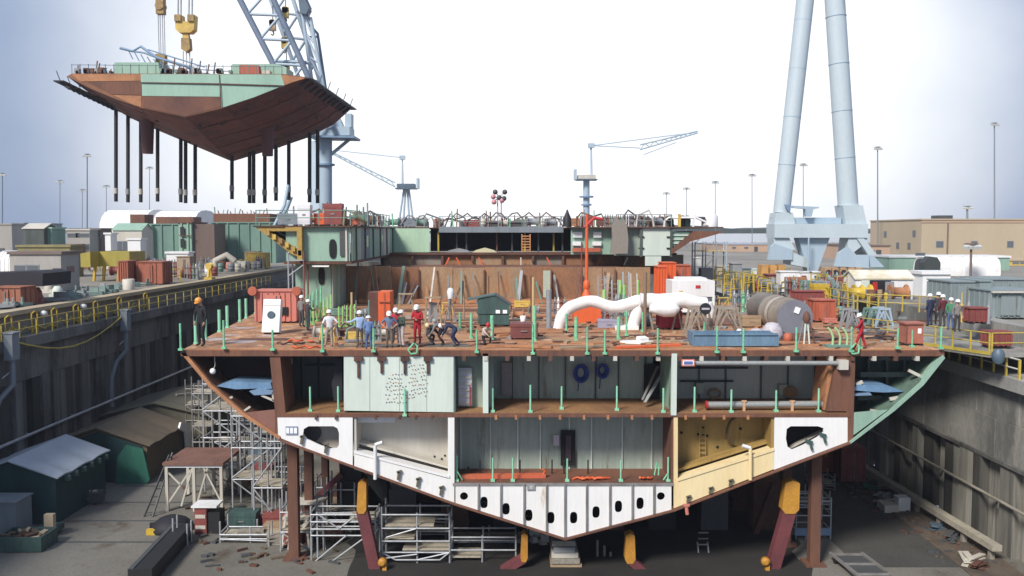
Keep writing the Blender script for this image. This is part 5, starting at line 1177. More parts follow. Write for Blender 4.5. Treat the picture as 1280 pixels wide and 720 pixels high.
HIPS = dict(el=(-.40,-.08,1.18), wl=(-.20,.06,1.0), er=(.40,-.08,1.18), wr=(.20,.06,1.0))
REACH = dict(er=(.26,.16,1.2), wr=(.2,.42,1.22))
POINT = dict(el=(-.36,.12,1.28), wl=(-.56,.3,1.25))
LOOKD = dict(hd=(0,.05,1.57), top=(0,.1,1.68), face=(0,1,-.4))
B = math.pi
def P(label, px, py, yaw, hpx, shirt, tr, hat, pose=None, z=ZD, **k):
    b = on(px, py, z); sc_ = hpx*b.y/F/1.80
    sc_ = max(.9, min(k.pop('mx', 1.25), sc_)); return person(label, b, yaw, shirt, tr, hat, pose, sc_, **k)
P('person in long dark coat and orange hard hat at the port deck edge', 252, 433, 2.6, 62, cloth('black', (.014,.014,.017)), cloth('black', (.014,.014,.017)), ho, {**LOOKD, 'el': (-.30,.02,1.14), 'er': (.30,.02,1.14), 'hl': (-.13,0,.9), 'hr': (.13,0,.9)}, mx=1.36)
P('person in white short-sleeved shirt and khaki trousers facing away with white hard hat', 412, 434, .35, 47, cloth('white', (.78,.78,.78)), cloth('khaki', (.38,.33,.26)), hw, {**HIPS, 'el': (-.32,-.05,1.17), 'kl': (-.14,.05,.5), 'al': (-.2,.02,.09), 'tl': (-.24,.16,.045)}, bare_arms=True)
P('tall person in pale blue shirt and brown trousers pointing left', 450, 435, .5, 47, cloth('pale_blue', (.42,.55,.78)), cloth('brown', (.13,.105,.085)), hw, POINT)
P('shorter person in denim blue jacket and jeans beside the tall one in pale blue', 461, 437, .2, 42, cloth('denim', (.15,.24,.45)), cloth('jeans', (.09,.14,.27)), hw, LOOKD)
P('person in slate blue shirt with pale badge facing the camera hands on hips', 487, 435, B, 47, cloth('slate', (.13,.18,.28)), cloth('olive_brown', (.17,.14,.11)), hw, {**HIPS, **LOOKD}, bare_arms=True)
P('person in dark green top and pale trousers with folded arms', 502, 434, 2.4, 47, cloth('dark_green', (.05,.075,.055)), cloth('pale_pink', (.56,.50,.47)), hw, ARMS_FOLD)
P('person in plain red coveralls standing behind the group, facing the camera', 522, 430, B-.3, 50, cloth('red', (.42,.015,.025)), cloth('red', (.42,.015,.025)), hw, {**ARMS_FOLD, **LOOKD})
P('person in a red shirt half hidden behind the one in dark green', 495, 429, B, 45, cloth('red_shirt', (.40,.03,.04)), cloth('dark_grey', (.07,.07,.075)), hw, LOOKD)
BEND = dict(pel=(0,-.15,.88), spi=(0,.02,.98), che=(0,.22,1.05), nec=(0,.37,1.06), hd=(0,.46,1.04), top=(0,.57,1.0), sl=(-.19,.26,1.02), el=(-.22,.36,.76), wl=(-.14,.5,.55), sr=(.19,.26,1.02), er=(.22,.36,.76), wr=(.14,.52,.5),
    hl=(-.1,-.14,.84), kl=(-.15,.06,.48), al=(-.16,-.2,.09), tl=(-.18,-.03,.045), hr=(.1,-.14,.84), kr=(.15,.0,.46), ar=(.18,-.3,.09), tr=(.2,-.13,.045), face=(0,.3,-1))
P('person in grey jacket bending low over the deck at the middle of the group', 549, 432, 1.9, 47, cloth('grey_jacket', (.22,.20,.19)), cloth('black', (.014,.014,.017)), hy_, BEND)
KNEEL = dict(pel=(0,-.05,.52), spi=(0,0,.7), che=(0,.1,.88), nec=(0,.18,1.0), hd=(0,.22,1.07), top=(0,.28,1.17), sl=(-.19,.1,.94), el=(-.24,.3,.76), wl=(-.12,.45,.58), sr=(.19,.1,.94), er=(.24,.3,.76), wr=(.12,.45,.58),
    hl=(-.1,-.04,.5), kl=(-.16,.32,.48), al=(-.16,.22,.09), tl=(-.17,.38,.045), hr=(.1,-.05,.48), kr=(.13,.2,.09), ar=(.13,-.22,.08), tr=(.13,-.28,.05), face=(0,1,-.6))
P('person kneeling in dark clothes and grey vest beside the bending worker', 536, 432, -1.2, 47, cloth('charcoal', (.05,.05,.055)), cloth('charcoal', (.05,.05,.055)), mat('hat_grey', (.3,.3,.28), .5, fine=.05), KNEEL)
CRAWL = dict(pel=(0,-.4,.62), spi=(0,-.22,.7), che=(0,.02,.72), nec=(0,.16,.7), hd=(0,.24,.66), top=(0,.34,.6), sl=(-.18,.04,.68), el=(-.22,.1,.4), wl=(-.18,.22,.12), sr=(.18,.04,.68), er=(.22,.1,.4), wr=(.18,.24,.12),
    hl=(-.1,-.4,.58), kl=(-.13,-.26,.12), al=(-.13,-.66,.1), tl=(-.13,-.74,.05), hr=(.1,-.4,.58), kr=(.13,-.34,.12), ar=(.13,-.74,.1), tr=(.13,-.82,.05), face=(0,.5,-1))
P('person crawling in navy coveralls at the right of the group on the deck', 566, 433, 1.5, 47, cloth('navy', (.03,.04,.09)), cloth('navy', (.03,.04,.09)), hw, BEND)
p = D(583, 431)
P('small crouching figure with red hat and pale shirt right of the navy worker', 606, 432, -2.4, 40, cloth('cream', (.6,.5,.42)), cloth('black', (.014,.014,.017)), mat('hat_red', (.45,.02,.03), .4, fine=.05), KNEEL)
WALK = dict(kl=(-.16,.16,.52), al=(-.22,.28,.09), tl=(-.26,.44,.045), kr=(.12,-.1,.48), ar=(.14,-.24,.1), tr=(.16,-.08,.045), el=(-.3,.12,1.18), wl=(-.2,.32,1.05), er=(.3,.0,1.16), wr=(.28,.2,1.0))
rp = P('person in red coveralls with harness striding at the starboard edge of the deck', 1076, 437, 1.2, 46, cloth('red', (.42,.015,.025)), cloth('red', (.42,.015,.025)), hw, {**WALK, **LOOKD})
m = MB(); m.path([(-.14, .13, 1.1), (0, .15, 1.25), (.12, .12, 1.42)], .02, 5); m.path([(.14, .13, 1.1), (0, .15, 1.25), (-.12, .12, 1.42)], .02, 5)
_w = tuple(rp['_w']); rp['_w'] = (0, 0, 0); m.build('harness', grey_blue, rp); rp['_w'] = _w
P('person in orange vest and white hat behind the lattice stands', 884, 392, B, 36, cloth('hi_vis', (.75,.22,.04)), cloth('jeans', (.09,.14,.27)), hw)
P('person in dark jacket and white hat crouching beside the port stair tower', 385, 414, -1.0, 40, cloth('charcoal', (.05,.05,.055)), cloth('charcoal', (.05,.05,.055)), hw, REACH)
P('person in grey overalls with pale hat next to the bright green post row', 377, 409, -.6, 40, cloth('grey_jacket', (.22,.20,.19)), cloth('dark_grey', (.07,.07,.075)), hw, REACH)
# group on the starboard yard
for px, b, yaw, c1, c2, lab in ((1162, 408, .4, cloth('navy', (.03,.04,.09)), cloth('navy', (.03,.04,.09)), 'person in navy jacket at the left of the group behind the yellow railing'), (1172, 406, B, cloth('charcoal', (.05,.05,.055)), cloth('dark_grey', (.07,.07,.075)), 'person in charcoal jacket between the navy and maroon jackets behind the yellow railing'), (1178, 409, .2, cloth('maroon', (.12,.02,.03)), cloth('dark_grey', (.07,.07,.075)), 'person in maroon jacket in the group behind the yellow railing'),
      (1188, 413, -.3, cloth('green', (.08,.26,.14)), cloth('jeans', (.09,.14,.27)), 'person in green shirt in the group behind the yellow railing'), (1196, 415, B, cloth('grey_jacket', (.22,.20,.19)), cloth('charcoal', (.05,.05,.055)), 'person in grey jacket at the right of the group behind the yellow railing')):
    P(lab, px, b, yaw, 41, c1, c2, hw, None, z=ZY)
# ================================================================ the yards on both sides
def bld(name, label, cat, x0, x1, y0, y1, h, wm, rm=None, z=ZY, roof='flat', rise=1.0, wins=(), doors=(), over=.15, sidewins=()):
    """box building with walls, roof, window and door parts (front face at y0)"""
    t = thing(name, label, cat, ((x0+x1)/2, (y0+y1)/2, z))
    m = MB(); m.box(x0, x1, y0, y1, z, z+h)
    rm = rm or wm
    if roof == 'gable_x': # ridge along x
        ym = (y0+y1)/2
        m.prism([(y0, z+h+.001), (y1, z+h+.001), (ym, z+h+rise)], [], fyz, (x0+.01, x1-.01))
    if roof == 'gable_y':
        m.prism([(x0, z+h+.001), (x1, z+h+.001), ((x0+x1)/2, z+h+rise)], [], fxz, (y0+.01, y1-.01))
    m.build('wall', wm, t)
    m = MB()
    if roof == 'flat': m.box(x0-over, x1+over, y0-over, y1+over, z+h+.003, z+h+.25)
    elif roof == 'gable_x':
        for a, b in (((y0-over, z+h-.02), (ym, z+h+rise+.06)), ((y1+over, z+h-.02), (ym, z+h+rise+.06))): m.prism([a, b, (b[0], b[1]+.1), (a[0], a[1]+.1)], [], fyz, (x0-over, x1+over))
    elif roof == 'gable_y':
        xm = (x0+x1)/2
        for a, b in (((x0-over, z+h-.02), (xm, z+h+rise+.06)), ((x1+over, z+h-.02), (xm, z+h+rise+.06))): m.prism([a, b, (b[0], b[1]+.1), (a[0], a[1]+.1)], [], fxz, (y0-over, y1+over))
    m.build('roof', rm, t)
    for (wx, wz, ww, wh) in wins:
        m = MB(); m.box(wx-ww/2-.08, wx+ww/2+.08, y0-.06, y0-.003, z+wz-.08, z+wz+wh+.08); f = m.build('window', grey, t)
        m = MB(); m.box(wx-ww/2, wx+ww/2, y0-.08, y0-.064, z+wz, z+wz+wh); m.build('pane', glass, f)
    for (wy, wz, ww, wh, xx) in sidewins:
        s_ = 1 if xx >= x1 - .01 else -1
        m = MB(); a_, b_ = sorted((xx+s_*.003, xx+s_*.06)); m.box(a_, b_, wy-ww/2, wy+ww/2, z+wz, z+wz+wh); m.build('window', glass, t)
    for (dx, dw, dh) in doors:
        m = MB(); m.box(dx-dw/2, dx+dw/2, y0-.07, y0-.003, z+.02, z+dh); m.build('door', grey_dark, t)
    return t
def bpx(name, label, cat, xa, xb, top, base_y, depth, wm, **k):
    """building from its picture extent: xa..xb, top at row `top`, front at distance base_y"""
    h = pt(640, top, base_y).z - ZY
    if 'doors' not in k and X(xb, base_y) - X(xa, base_y) > 2.2: k['doors'] = [(X(xa*.35+xb*.65, base_y), .9, min(2.0, h*.75))]
    if 'wins' not in k and X(xb, base_y) - X(xa, base_y) > 4: k['wins'] = [(X(xa*.8+xb*.2, base_y), h*.45, .9, h*.25), (X(xa*.55+xb*.45, base_y), h*.45, .9, h*.25)]
    return bld(name, label, cat, X(xa, base_y), X(xb, base_y), base_y, base_y+depth, h, wm, **k)
# ---------------- right yard
Yb = 165
wz = lambda py: pt(640, py, Yb).z - ZY
t = bld('factory_building', 'large beige windowed factory hall with flat roof behind the white trailers', 'building', X(1151, Yb), X(1400, Yb), Yb, Yb+23.6, wz(275), beige, beige,
    wins=[(X(1174, Yb), wz(309), 1.3, 1.1), (X(1217, Yb), wz(309), 1.1, 1.1), (X(1262, Yb), wz(309), 1.1, 1.1)])
for y_, a_, b_ in ((170, 303, 312), (175, 303, 312), (168, 289, 296), (181, 289, 297)):
    zz = wz(b_) + ZY; m = MB(); m.box(X(1151, Yb)-.08, X(1151, Yb)-.004, y_-.6, y_+.6, zz, zz+1.2); m.build('window', glass, t)
m = MB(); m.box(X(1151, Yb)-.15, X(1400, Yb), Yb-.12, Yb-.003, ZY+wz(275)-.5, ZY+wz(275)-.2); m.build('parapet_band', tan_wall, t)
m = MB(); m.box(X(1183.5, Yb)-.12, X(1183.5, Yb)+.12, Yb-.15, Yb-.005, ZY, ZY+wz(275)-.6); m.build('downpipe', brick_bldg, t)
m = MB(); m.box(X(1178, Yb), X(1196, Yb), Yb+2, Yb+5, ZY+wz(275)+.26, ZY+wz(275)+.9); m.build('roof_unit', grey_dark, t)
bpx('low_annex', 'low tan annex with darker roof band left of the beige factory hall', 'building', 1072, 1112, 308, 160, 20, tan_wall, rm=brick_bldg)
bpx('warehouse', 'long low pink-tan warehouse by the river left of the blue crane leg', 'warehouse', 905, 966, 306, 230, 30, tan_wall, rm=mat('slate_roof', (.34,.36,.42), .7, fine=.1))
bpx('dock_shed', 'yellow fronted dark shed at the right edge behind the trailers', 'shed', 1262, 1300, 326, 135, 10, yellow_hook, rm=beige)
m = MB(); a = X(1262, 158); m.box(a, a+2.2, 134.5, 134.98, ZY, ZY+4.2); T(m, 'loading_door', black, 'dark loading doorway at the right edge beside the yellow shed front', 'doorway')
bpx('site_trailer', 'long pale green site trailer with white roof behind the white arched tent', 'trailer', 1112, 1262, 322, 118, 6, green_mint, rm=white_paint, wins=[(X(1150, 118), 1.5, 1.2, .8)])
# arched white fabric shed with dark mouth
def arch_tent(name, label, cat, x0, x1, y0, y1, h, z=ZY, mouth=None, mt=white_fabric, along='x', flat=.55):
    t = thing(name, label, cat, ((x0+x1)/2, (y0+y1)/2, z)); pr = []
    a0, a1 = (y0, y1) if along == 'x' else (x0, x1); mid, hw_ = (a0+a1)/2, (a1-a0)/2
    for k in range(13):
        q = math.pi*k/12; pr.append((mid - hw_*math.copysign(abs(math.cos(q))**.7, math.cos(q)), z + h*abs(math.sin(q))**flat))
    m = MB()
    if along == 'x': m.prism(pr, [], fyz, (x0, x1))
    else: m.prism(pr, [], fxz, (y0, y1))
    m.build('fabric_cover', mt, t)
    m = MB(); n_ = 6
    for k in range(n_+1):
        if along == 'x':
            x = x0 + (x1-x0)*k/n_; m.path([(x, a, b+.03) for a, b in pr], .06, 5)
        else:
            y = y0 + (y1-y0)*k/n_; m.path([(a, y, b+.03) for a, b in pr], .06, 5)
    m.build('hoops', mt, t)
    if mouth:
        m = MB()
        if along == 'x': m.prism([((a-mid)*.9+mid, (b-z)*.92+z+.02) for a, b in pr], [], fyz, (x0-.05, x0-.004))
        else: m.prism([((a-mid)*.9+mid, (b-z)*.92+z+.02) for a, b in pr], [], fxz, (y0-.05, y0-.004))
        m.build('doorway', mouth, t)
    return t
arch_tent('fabric_shelter', 'long white fabric shelter with dark open end in front of the beige hall', 'shelter', X(1162, 103), X(1251, 103), 103, 107, 2.15, mouth=grey_dark)
m = MB(); p = V((X(1164, 102), 102, ZY)); m.prism([(p.x-1.0, ZY), (p.x+.9, ZY), (p.x+.9, ZY+1.6), (p.x+.5, ZY+2.2), (p.x-.4, ZY+2.3), (p.x-1.0, ZY+1.6)], [], fxz, (101.6, 102.8)); T(m, 'fabric_shelter', mat('dark_shelter', (.05,.06,.06), .8, fine=.2), 'small dark green-grey shelter at the left end of the long white shelter', 'shelter')
for i, (px, lab) in enumerate(((1196, 'left small louvre on the long white shelter wall'), (1227, 'right small louvre'))): pass
bpx('storage_box', 'white storage box with blue bands behind the group of people', 'container', 1154, 1189, 343, 70, 2, white_paint)
# white hut with rusty roof
Yh = 66.5
t = bld('site_hut', 'white hut with rust-stained roof and open dark doorway on the starboard yard', 'hut', X(1070, Yh), X(1142, Yh), Yh, Yh+2.4, pt(640, 349, Yh).z-ZY, white_paint, roof_rusty, roof='gable_x', rise=.5, over=.12)
m = MB(); m.box(X(1088, Yh), X(1114, Yh), Yh-.05, Yh-.004, ZY, ZY+1.45); m.build('doorway', black, t)
m = MB(); m.box(X(1104, Yh), X(1115, Yh), Yh-.5, Yh-.45, ZY, ZY+1.4); m.build('door', grey, t)
m = MB(); m.box(X(1077, Yh), X(1087, Yh), Yh-.09, Yh-.004, ZY, ZY+1.5); m.build('side_panel', green_pale, t)
m = MB(); m.box(X(1091, Yh), X(1097, Yh), Yh-.12, Yh-.06, ZY+.7, ZY+1.35); m.build('poster', red, t)
for i, (px, h) in enumerate(((1093, .9), (1101, 1.1), (1109, .8))):
    p = V((X(px, Yh-.8), Yh-.8, ZY)); drum(p, (yellow, wood, yellow_rail)[i], ('yellow drum at the left of the hut doorway', 'tan drum in the middle of the hut doorway', 'short yellow drum at the right of the hut doorway')[i], None, .18, h*.75)
# grey block containers at right
gb = mat('grey_green_box', (.24,.29,.295), .6, 0, (.2,.245,.25), .5, .5, VS, fine=.12)
for i, (xa, xb, tp, Yc, dp, lab) in enumerate(((1190, 1226, 353, 54, 3, 'grey steel container behind the group of people, leftmost of the grey blocks'), (1226, 1240, 352, 53.5, 3, 'narrow tall grey locker between the two wider grey containers'), (1240, 1300, 364, 51.5, 3, 'large grey container with pale top edge at the right edge of the yard'), (1232, 1290, 350, 58, 3, 'grey container standing behind the pale-edged one at the right edge'))):
    b = V((X((xa+xb)/2, Yc), Yc, ZY)); cratebox('grey_container', lab, 'container', b, (xb-xa)/F*Yc, dp, pt(640, tp, Yc).z-ZY, gb, 0 if i == 1 else 8)
m = MB(); a = X(1240, 51.4); m.box(a, X(1300, 51.4), 51.2, 51.38, pt(640, 366, 51.3).z, pt(640, 364, 51.3).z); T(m, 'edge_trim', white_grey, 'pale plank along the top of the large grey container', 'plank')
cratebox('red_bin', 'dull red bin right of the group of people behind the yellow railing', 'bin', V((X(1226, 49), 49, ZY)), .85, .8, .85, red_dull, 3)
cratebox('red_bin', 'wider dull red bin inside the yellow gangway railing at far right', 'bin', V((X(1254, 46), 46, ZP)), 1.1, .8, .8, red_dull, 4)
bpx('timber_store', 'brown timber pile box behind the large grey container', 'timber', 1262, 1300, 398, 52, 2, wood_grey)
for i, (px, Yc) in enumerate(((1204, 50), (1213, 51), (1238, 49))):
    m = MB(); m.lathe([(.12, 0), (.1, 1.0), (.03, 1.1), (.03, 1.7)], (X(px, Yc), Yc, ZY), 8); T(m, 'vent_post', (yellow_hook, grey, grey)[i], ('tan vent post right of the group of people', 'grey vent post in front of the grey containers', 'grey vent post before the large grey container')[i], 'post')
# gangway platform with yellow railings between ship and yard

t = thing('gangway', 'concrete grey gangway platform with yellow railings joining deck and starboard yard', 'gangway', (24, 50, ZY-.3))
m = MB(); m.prism([(20.5, 52.5), (24.0, 44.2), (28.5, 44.6), (28.5, 60), (20.5, 60)], [], fxy, (ZP-.25, ZP-.05)); m.build('platform', conc_up_r, t)
m = MB(); m.prism([(20.5, 52.45), (23.98, 44.15), (24.0, 44.2), (20.6, 52.5)], [], fxy, (ZP-.12, ZP+.05)); m.build('toe_board', yellow_rail, t)
railing('guard_railing', 'yellow railing along the ship side of the gangway platform', [(20.6, 52.4, ZP-.05), (24.0, 44.3, ZP-.05)], 1.05, yellow_rail, yellow_rail, 2, .032, gap=1.1)
railing('guard_railing', 'yellow railing on the end of the gangway platform nearest the camera', [(24.1, 44.25, ZP-.05), (27.6, 44.6, ZP-.05)], 1.05, yellow_rail, yellow_rail, 2, .032, gap=1.7)
railing('guard_railing', 'yellow railing behind the group of people on the starboard yard', [(22.6, 58.5, ZY), (28.4, 54.5, ZY)], 1.05, yellow_rail, yellow_rail, 2, .032, gap=1.0)
railing('guard_railing', 'yellow railing running back along the starboard dock edge behind the red worker', [(22.8, 55, ZY), (22.8, 95, ZY)], 1.1, yellow_rail, yellow_rail, 2, .036, gap=1.7)
m = MB(); m.lathe([(.2, 0), (.3, .2), (.3, .5), (.18, .7)], (24.3, 44.0, ZP-.5), 10); T(m, 'capstan', steel_blue, 'blue-grey capstan hung at the near corner of the gangway platform', 'capstan')
# white/blank panels and machines around the crane leg foot
cratebox('white_panel_box', 'white panel box with yellow frame in front of the crane leg foot', 'box', V((X(991, 74), 74, ZY)), 2.0, 1.2, 1.75, white_paint, 0)
for i, px in enumerate((1008, 1019)): cratebox('white_panel_box', ('white switch cabinet with small red notice beside the white panel box', 'white switch cabinet with small dark notice next to the first cabinet')[i], 'cabinet', V((X(px, 73.5), 73.5, ZY)), .74, 1.2, 1.75, white_paint, 0)
for i, (px, c_) in enumerate(((1005, red_dull), (1021, steel_blue))):
    m = MB(); q = pt(px, 346, 73.3); m.box(q.x-.2, q.x+.2, 73.28, 73.33, q.z-.1, q.z+.1); T(m, 'notice', c_, ('small red notice on the first white cabinet', 'small dark notice on the second white cabinet')[i], 'notice')
random.seed(11)
def yframe(px, Yc, h, lab, grp, z=ZY, w=.9):
    p = V((X(px, Yc), Yc, z)); t = thing('yellow_barrier', lab, 'frame', p, grp)
    for dx in (-w/2, w/2):
        m = MB(); m.tube(p + V((dx, 0, 0)), p + V((dx*.85, 0, h)), .05, 6); m.build('post', yellow, t)
    m = MB(); m.path([p + V((-w*.43, 0, h)), p + V((w*.43, 0, h)), p + V((w*.46, 0, h*.5)), p + V((-w*.46, 0, h*.5))], .045, 6); m.build('crossbar', yellow_rail, t)
for i in range(34):
    px = (random.uniform(895, 985) if i < 20 else random.uniform(1015, 1075)); Yc = random.uniform(66, 86); yframe(px, Yc, random.uniform(.9, 1.7), 'yellow tube barrier on the crowded yard below the blue crane leg', 'yellow barriers below the crane leg')
g = 'gear on the yard below the crane leg'
for i in range(60):
    px = random.uniform(880, 985) if i % 2 else random.uniform(985, 1060); Yc = random.uniform(64, 82); p = (X(px, Yc), Yc, ZY); k = i % 4
    if p[0] < 21: p = (random.uniform(23.5, 29), Yc, ZY)
    if k == 0: tool_box(p, (random.uniform(.9, 1.8), .9, random.uniform(.7, 1.5)), random.choice(gear + [yellow, salmon]), 'lidded box among the gear on the yard below the crane leg', g)
    elif k == 1: drum(p, random.choice(gear + [yellow_hook]), 'drum among the gear on the yard below the crane leg', g)
    elif k == 2: gas_rack(p, 1.0, 'gas bottle rack on the yard below the crane leg', g)
    else: small_winch(p, 1.3, random.choice(gear + [yellow]), 'winch on the yard below the crane leg', g)
# scaffold stair and pale blocks between the ship and the crane leg (starboard side, beyond the orange containers)
t = thing('scaffold_tower', 'pale scaffold tower under the starboard overhang of the ship', 'scaffold', (X(888, 92), 92, ZY))
for dx in (-1.6, -.5, .6, 1.7):
    for dy in (0, 1.4):
        m = MB(); m.tube((X(888, 92)+dx, 92+dy, 7), (X(888, 92)+dx, 92+dy, 15.6), .07, 6); m.build('upright', galv if dx < 1 else blue_crane, t)
for k in range(4):
    m = MB(); z = 11.8 + k*1.2; m.beam((X(888, 92)-1.6, 92, z), (X(888, 92)+1.7, 92, z), .07); m.build('ledger', galv, t)
    m = MB(); m.beam((X(888, 92)-1.6 + 1.1*(k % 3), 92, z), (X(888, 92)-.5 + 1.1*(k % 3), 92, z+1.2), .06); m.build('brace', galv, t)
m = MB(); m.box(X(888, 92)-1.6, X(888, 92)+1.7, 92, 93.4, 14.6, 14.68); m.build('deck_board', yellow_hook, t)
for i, (px, b, hp, wp, mt_, lab) in enumerate(((884, 352, 16, 14, conc_bldg, 'pale concrete block behind the white cabin roof'), (896, 352, 22, 12, grey, 'grey machine cover right of the white cabin roof'), (908, 362, 18, 12, red_dull, 'dark red machine box left of the crane bogies'), (905, 345, 12, 16, beige, 'beige crate behind the dark red machine'), (930, 348, 12, 18, grey_blue, 'grey-blue control cubicle in front of the crane bogies'), (872, 340, 22, 8, white_paint, 'white upright panel under the starboard overhang'), (941, 336, 8, 14, green_pale, 'pale green box left of the blue crane foot'))):
    p = on(px, max(b, 345), ZY); p.y = min(p.y, 112); p.x = max(X(px, p.y), 23.2 if px > 895 else X(px, p.y)); cratebox('machine_box', lab, 'machine box', p, wp/sxy(p), 1.5, hp/sxy(p), mt_, 0)
# ---------------- left yard
Yl = 62
bpx('site_office', 'grey-beige flat roofed block building with side door on the left yard', 'building', 12, 76, 318, 76, 3.2, conc_bldg, rm=brick_bldg, doors=[(X(71, 76), .7, 2)], sidewins=[(77.6, 1.6, 1.2, .5, X(76, 76))])
m = MB(); m.prism([(X(0, 62)-6, ZY+1.2), (X(52, 62), ZY+1.3), (X(53, 62), ZY+2.2), (X(40, 62), ZY+2.35), (X(0, 62)-6, ZY+2.0)], [], fxz, (62, 66)); T(m, 'covered_stack', tarp_black, 'long stack under a black tarp behind the orange skips on the left yard', 'tarp')
for i, (xa, xb, tp, b, lab) in enumerate(((-12, 26, 360, 384, 'orange-brown skip at the left picture edge by the dock cap, nearest of the pair'), (-16, 16, 347, 366, 'orange-brown skip behind the nearest skip at the left picture edge'))):
    p = on((xa+xb)/2, b, ZY); cratebox('steel_skip', lab, 'skip', p, (xb-xa)/sxy(p), 2, (b-tp)/sxy(p), mat('skip_orange', (.36,.14,.08), .7, 0, (.27,.1,.06), .5, 1, VS, fine=.25), 5)
# yellow gantry block on legs
t = thing('yellow_girder', 'yellow box girder standing on short yellow legs in the left yard', 'girder', (X(136, 92), 92, ZY))
a, b = pt(112, 314, 92), pt(162, 333, 92)
m = MB(); m.prism([(a.x, b.z), (a.x+1.0, b.z), (a.x+1.0, a.z), (a.x, a.z-.2)], [], fxz, (90, 98)); m.box(a.x+1.005, b.x, 92, 96, b.z, a.z-.05); m.build('girder_body', mat('yellow_olive', (.42,.34,.05), .6, 0, (.33,.28,.06), .5, .4, VS, fine=.2), t)
for x in (a.x+.4, a.x+1.4, b.x-1.2, b.x-.4):
    m = MB(); m.beam((x-.2, 92.3, ZY), (x, 92.3, b.z), .22); m.build('leg', yellow, t)
for i, (xa, xb, tp, b_, lab) in enumerate(((149, 160, 327, 357, 'narrow rust-orange container with dark door left of the wide one'), (172, 203, 328, 356, 'wide rust-orange container near the dock cap on the left yard'), (160, 173, 334, 352, 'low salmon box between the two rust-orange containers'))):
    p = on((xa+xb)/2, b_, ZY); cratebox('rust_container', lab, 'container', p, (xb-xa)/sxy(p), 2.4, (b_-tp)/sxy(p), mat('cont_rust', (.38,.12,.07), .65, 0, (.28,.09,.055), .5, .8, VS, fine=.25) if i < 2 else salmon, 4)
p = on(161, 362, ZY); m = MB(); m.lathe([(.5, 0), (.52, .9), (.42, .95), (.4, .8), (.01, .8)], p, 14); T(m, 'white_tub', white_grey, 'white round tub in front of the narrow rust-orange container', 'tub')
# scrap plates beside the cap beam
random.seed(31)
scm = mat('scrap_teal', (.22,.3,.27), .7, 0, (.16,.22,.2), .5, 2, fine=.25)
for i in range(22):
    px = random.uniform(25, 190); b_ = 388 - (px-25)*.13 - random.uniform(0, 12); p = on(px, b_, ZY); p.x = min(p.x, -33.6)
    m = MB(); s_ = random.uniform(.5, 1.4); m.ob(p + V((0, 0, .2)), (s_*1.4, s_*.8, .1 + .3*random.random()), random.uniform(0, 3), random.uniform(-.2, .2)); m.ob(p + V((.2*s_, 0, .45)), (.08, s_*.7, .5), random.uniform(0, 3))
    T(m, 'scrap_piece', scm if i % 3 else grey, 'pale green cut steel piece in the scrap row beside the tan dock cap', 'scrap', 'scrap pieces along the left dock cap')
for i, (px, b_, h, mt_, lab) in enumerate(((54, 362, 1.6, white_paint, 'white vent hood in front of the grey-beige block building'), (62, 366, 1.2, white_grey, 'pale machine cover right of the white vent hood'), (46, 378, 1.1, salmon, 'red-pink hose reel beside the orange skips'), (72, 372, .9, green_pale, 'pale green upright tank end near the scrap row'), (88, 376, .8, scm, 'teal cut frame standing near the scrap row'))):
    p = on(px, b_, ZY); m = MB(); m.lathe([(.35, 0), (.4, h*.2), (.38, h*.7), (.2, h), (.01, h)], p, 9); m.ob(p + V((0, 0, .15)), (1.0, .7, .3)); T(m, 'vent_hood', mt_, lab, 'yard fitting')
# ship blocks
def ship_block(label, xa, xb, top, Yc, dep, mt_, topm, deckz=0, wins=False):
    t = thing('hull_block', label, 'hull block', ((X(xa, Yc)+X(xb, Yc))/2, Yc, ZY)); z1 = pt(640, top, Yc).z
    m = MB(); m.box(X(xa, Yc), X(xb, Yc), Yc, Yc+dep, ZY, z1); m.build('shell', mt_, t)
    m = MB(); m.box(X(xa, Yc)-.2, X(xb, Yc)+.2, Yc-.2, Yc+dep, z1+.003, z1+.2); m.build('deck_edge', topm, t)
    n_ = max(2, int((xb-xa)/12))
    for k in range(n_):
        x = X(xa + (xb-xa)*(k+.5)/n_, Yc); m = MB(); m.box(x-.1, x+.1, Yc-.2, Yc-.004, ZY, z1); m.build('stiffener', mt_, t)
    return t
b1 = ship_block('tall hull block with pale green end face and dark doorways, brown inner side', 224, 240, 279, 138, 7, green_mint, rust_mid)
m = MB(); m.box(X(240, 138)+.02, X(267, 138), 138.6, 144, ZY, pt(640, 280, 138).z); m.build('side_wall', mat('brown_side', (.17,.12,.10), .7, 0, (.14,.095,.08), .5, .4, VS, fine=.15), b1)
for y_ in (288, 303):
    q = pt(222 + 1.5, y_, 137.9); q = pt(224, y_, 137.7); m = MB(); m.box(X(226, 137.7), X(231, 137.7), 137.7, 137.79, q.z-.75, q.z+.55); m.build('doorway', black, b1)
m = MB(); q = pt(230, 294.5, 137.7); m.box(X(224, 137.7), X(240, 137.7), 137.65, 137.78, q.z-.06, q.z+.06); m.build('deck_edge', rust_mid, b1)
b2 = ship_block('wide dull green hull block with rusty crowded top beside the ship', 266, 345, 279, 146, 8, green_block, green_block)
m = MB(); m.box(X(268, 148), X(338, 148), 148, 153, pt(640, 279, 146).z+.21, pt(640, 267, 148).z); m.build('upper_tier', rust_mid, b2)
for i in range(14):
    px = 270 + 5*i; m = MB(); z0 = pt(640, 267, 148).z; h = random.uniform(.3, 1.3); m.tube((X(px, 148.5), 148.5, z0), (X(px, 148.5)+random.uniform(-.3, .3), 148.5, z0+h), .09, 5); m.build('pipe_stub', (green_block, rust_mid, white_grey)[i % 3], b2)
b3 = ship_block('green hull block with flared dark overhang left of the tall block', 182, 224, 281, 152, 8, green_block, green_block)
